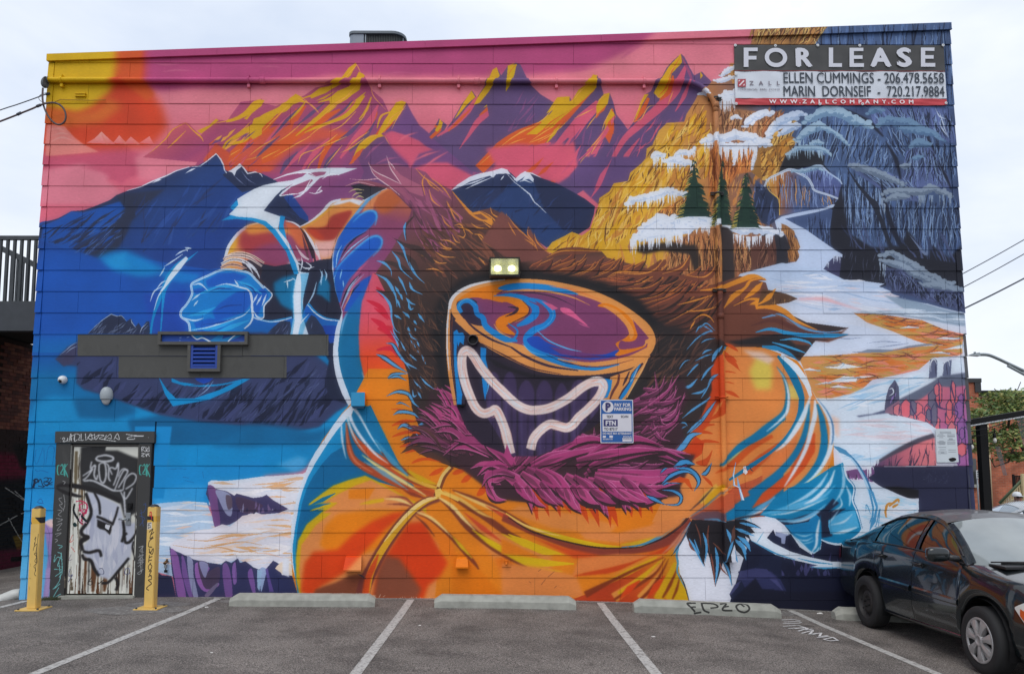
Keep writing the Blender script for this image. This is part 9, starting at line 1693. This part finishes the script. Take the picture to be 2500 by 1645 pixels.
tree(2515,1220,14,[[(2530,1230,.1),(2512,1140,.08),(2488,1080,.06),(2470,1040,.045),(2455,1000,.035),(2444,970,.02),(2432,948,.012)],[(2470,1040,.04),(2452,1052,.03),(2430,1064,.02),(2412,1080,.012)],[(2490,1082,.04),(2460,1128,.03),(2425,1140,.02),(2405,1118,.014)],[(2455,1000,.03),(2470,975,.02),(2485,950,.012),(2480,935,.008)],[(2512,1130,.04),(2480,1118,.03),(2455,1100,.02)]],[(2450,965,34,14,.35),(2440,990,26,26,.55),(2482,1000,26,22,.6),(2410,1020,24,16,.35),(2384,1010,14,14,.15),(2455,1075,30,26,.5),(2480,1050,24,20,.3),(2478,1115,22,12,.35),(2400,1080,24,30,.35),(2378,1050,12,22,.14),(2520,990,26,40,.7)],'thin leafed young tree leaning across the brick wall')
tree(2600,1230,17,[[(2600,1240,.12),(2595,1100,.1),(2575,1000,.07),(2540,930,.04)],[(2575,1000,.05),(2530,1100,.03),(2490,1130,.02)]],[(2540,1000,60,60,.9),(2590,980,60,70,.8)],'fuller young tree at the right picture edge',520)
PG=thing('pergola','black steel post and slanting beam hung with bulbs behind the wall','pergola',loc=(fx(2409,Y=2.2),2.2,-.5));YP=2.2
q=MB();a=wall(2401,1035,YP);b=wall(2414,1270,YP);q.add([(p[0]+dx,YP+dy,p[2])for dy in(0,.12)for p,dx in((b,-.06),(b,.07),(a,.065),(a,-.065))],[(0,1,2,3),(4,7,6,5),(0,3,7,4),(1,5,6,2),(2,6,7,3)]);q.box((b[0]-.06,YP,-.6),(b[0]+.07,YP+.12,b[2]));child(q,'post',M_BLACK,PG)
a=wall(2340,1037,YP);b=wall(2560,1000,YP);q=MB();q.add([(p[0],YP+dy,p[2]+dz)for dy in(-.02,.14)for p,dz in((a,-.05),(b,-.05),(b,.055),(a,.055))],[(0,1,2,3),(4,7,6,5),(0,4,5,1),(3,2,6,7)]);child(q,'beam',M_BLACK,PG)
q=MB();R=random.Random(2)
for i in range(60):p=wall(2366+i*2.4+R.random(),1037-i*.41,YP);q.box((p[0]-.005,YP-.03,p[2]-.03),(p[0]+.006,YP-.022,p[2]-.008))
o=child(q,'beam_lace',M_WHITE,PG);o['kind']='stuff'
for px,y0,y1,lb in((2372,1068,1098,'clear festoon bulb hanging close to the building corner'),(2428,1044,1082,'clear festoon bulb hanging right of the pergola post')):
 FB=thing('festoon_bulb',lb,'light bulb','festoon bulbs under the pergola',wall(px,y0,2.));p=Vector(wall(px,y0,2.));r=Vector(wall(px+1,y1,2.));q=MB();q.tube([p,Vector((r.x,r.y,r.z+.16))],.008,6);q.lathe([(.001,.17),(.02,.165),(.024,.09),(.02,.085)],(r.x,r.y,r.z),'Z',12);child(q,'socket',M_BLACK,FB);q=MB();q.lathe([(.018,.085),(.03,.05),(.03,.03),(.018,.008),(.001,0)],(r.x,r.y,r.z),'Z',12);child(q,'bulb',mat('clear bulb',lin((206,204,196)),.1,spec=.8),FB)
for i,(p0,p1)in enumerate((((2362,1055),(2456,1031)),((2366,1066),(2432,1052)))):tubeo('festoon_wire',[wall(*p0,2.02),wall((p0[0]+p1[0])/2,(p0[1]+p1[1])/2+3,2.02),wall(*p1,2.02)],.007,M_BLACK,('upper','lower')[i]+' dark festoon wire crossing the pergola post','wire')
q=MB()
for i in range(9):q.tube([wall(2483+i*3,1022-i*.5,2.15),wall(2500+i*2.6,1090,2.15)],.004,4,caps=False)
for i in range(5):q.tube([wall(2430+i*2.5,1090,2.15),wall(2450+i*2,1160,2.15)],.004,4,caps=False)
for i in range(15):q.tube([wall(2434+i*3.5,1256,2.4),wall(2462+i*5,1218+i*.8,2.4)],.004,4,caps=False)
tag(q.build('string_curtain',mat('grey string',lin((120,128,134)),.7),fix=False),'thin grey strings fanning down from the pergola beam','strings',kind='stuff')
# railing, gate and person behind the white car
SR=thing('stair_railing','cream stair railing with green handrail by the brick wall','railing',loc=(fx(2480,Y=17),17,-.8));a=wall(2440,1228,17);b=wall(2530,1136,17);GR=mat('green rail',lin((76,92,66)),.6);CRM_=mat('cream rail',lin((196,180,140)),.7)
q=MB();q.tube([a,b],.05,8);child(q,'hand_rail',GR,SR);q=MB();q.tube([a-[0,0,.35],b-[0,0,.35]],.04,6);q.tube([a-[0,0,.1],b-[0,0,.1]],.03,6);child(q,'bottom_rail',CRM_,SR)
for i in range(18):t=i/17;p=a+(b-a)*t;q=MB();q.box((p[0]-.02,16.98,p[2]-.35),(p[0]+.02,17.02,p[2]-.1));child(q,'baluster',CRM_,SR)
q=MB();p=wall(2497,1170,16.9);q.box((p[0]-.05,16.85,-.9),(p[0]+.05,16.95,p[2]+.2),bev=.01);child(q,'newel',CRM_,SR)
IG=thing('iron_gate','black iron gate set in the brick wall above the stair','gate',loc=(fx(2484,Y=21),21,-.8));z0,z1=fz_(1200,2480,21),fz_(1161,2480,21)
for i in range(12):x=fx(2474+i*3.6,Y=21);q=MB();q.box((x-.015,21,z0),(x+.015,21.03,z1));child(q,'bar',M_BLACK,IG)
q=MB();q.box((fx(2471,Y=21),20.98,z0),(fx(2475,Y=21),21.05,z1+.05));child(q,'gate_post',M_BLACK,IG);q=MB();q.box((fx(2475,Y=21),21.031,z1-.5),(fx(2520,Y=21),21.05,z1-.46));q.box((fx(2475,Y=21),21.031,z1-.04),(fx(2520,Y=21),21.05,z1));child(q,'gate_rail',M_BLACK,IG)
def person(px,py,Y):
 h=Vector(wall(px,py,Y));g_=h.z-1.62;PE=thing('person','person in dark clothes, white cap and dark glasses behind the white car','person',loc=(h.x,Y,g_))
 J={'pel':(0,0,.92),'ch':(0,0,1.28),'nk':(0,0,1.46),'hd':(0,-.02,1.6),'tp':(0,-.01,1.7),'sl':(-.19,0,1.38),'el':(-.25,.02,1.12),'wl':(-.2,-.14,.92),'sr':(.19,0,1.38),'er':(.25,.02,1.12),'wr':(.2,-.14,.92),'hl':(-.1,0,.88),'kl':(-.11,-.02,.48),'al':(-.11,.02,.08),'tl':(-.12,-.14,.04),'hr':(.1,0,.88),'kr':(.11,-.02,.48),'ar':(.11,.02,.08),'tr':(.12,-.14,.04)}
 E='pel ch,ch nk,nk hd,hd tp,ch sl,sl el,el wl,ch sr,sr er,er wr,pel hl,hl kl,kl al,al tl,pel hr,hr kr,kr ar,ar tr'.split(',');Rr=dict(pel=.14,ch=.15,nk=.055,hd=.095,tp=.07,sl=.07,el=.045,wl=.035,sr=.07,er=.045,wr=.035,hl=.1,kl=.06,al=.045,tl=.04,hr=.1,kr=.06,ar=.045,tr=.04);K=list(J)
 me=bpy.data.meshes.new('body');me.from_pydata([J[k]for k in K],[tuple(K.index(n_)for n_ in e_.split())for e_ in E],[]);o=bpy.data.objects.new('body',me);COL.objects.link(o);o.modifiers.new('s','SKIN');o.modifiers.new('d','SUBSURF').levels=1
 for i,k in enumerate(K):me.skin_vertices[0].data[i].radius=(Rr[k],Rr[k]*.85);me.skin_vertices[0].data[i].use_root=(k=='pel')
 me2=bpy.data.meshes.new_from_object(o.evaluated_get(bpy.context.evaluated_depsgraph_get()));bpy.data.objects.remove(o)
 for m in(mat('dark jacket',lin((38,36,48)),.8),mat('skin',lin((150,112,98)),.6)):me2.materials.append(m)
 for p in me2.polygons:p.use_smooth=True;p.material_index=1 if p.center.z>1.47 else 0
 o=bpy.data.objects.new('body',me2);COL.objects.link(o);o.parent=PE
 q=MB();q.lathe([(.001,.125),(.06,.115),(.1,.07),(.108,.02),(.105,0)],(0,-.01,1.62),'Z',18);q.box((-.07,-.2,1.625),(.07,-.09,1.64),bev=.006);o=q.build('cap',M_WHITE);o.parent=PE
 q=MB();q.box((-.075,-.125,1.585),(-.008,-.1,1.615),bev=.006);q.box((.008,-.125,1.585),(.075,-.1,1.615),bev=.006);q.box((-.009,-.12,1.6),(.009,-.108,1.608));o=q.build('glasses',M_BLACK);o.parent=PE
person(2482,1212,9.)
# street lamp and power lines
YL=16.;SLp=thing('street_lamp','grey cobra head street lamp arm reaching in from the right','street lamp',loc=(fx(2640,Y=YL),YL,-.9));M_LP=mat('lamp grey',lin((128,136,140)),.5,.3)
q=MB();q.tube(Painter.smooth(np.array([wall(*p,YL)for p in((2386,866),(2412,867),(2436,876),(2468,891),(2520,914),(2640,958))]),False,6),.055,8);q.tube([wall(2460,893,YL),wall(2520,925,YL),wall(2640,1000,YL)],.05,8);q.tube([wall(2462,895,YL),wall(2468,891,YL)],.05,6);q.tube([(fx(2640,Y=YL),YL,-.9),wall(2640,920,YL)],.11,10);child(q,'arm_and_pole',M_LP,SLp)
q=MB();a=wall(2362,868.5,YL);b=wall(2390,866,YL);q.add([(x,YL+dy,z)for x,dy,z in((a[0],-.05,a[2]),(a[0],.05,a[2]),(b[0],-.1,b[2]-.06),(b[0],.1,b[2]-.06),(b[0],-.06,b[2]+.07),(b[0],.06,b[2]+.07),(a[0]+.15,-.06,a[2]+.06),(a[0]+.15,.06,a[2]+.06))],[(0,1,3,2),(2,3,5,4),(4,5,7,6),(6,7,1,0),(0,2,4,6),(1,7,5,3)]);c=wall(2380,863,YL);q.tube([c-[0,0,.03],c+[0,0,.05]],.04,8);child(q,'lamp_head',M_LP,SLp)
for(x0,y0,x1,y1,r),lb in zip(((2310,690.5,2530,569,.012),(2310,724,2530,604,.012),(2310,775,2530,665,.02)),('topmost of the three power lines in the right sky','middle of the three power lines in the right sky','thick lowest of the three power lines in the right sky')):tubeo('power_line',[wall(x0,y0,9),wall((x0+x1)/2,(y0+y1)/2+1.5,9),wall(x1,y1,9)],r,M_CAB,lb,'power line','power lines right of the building')
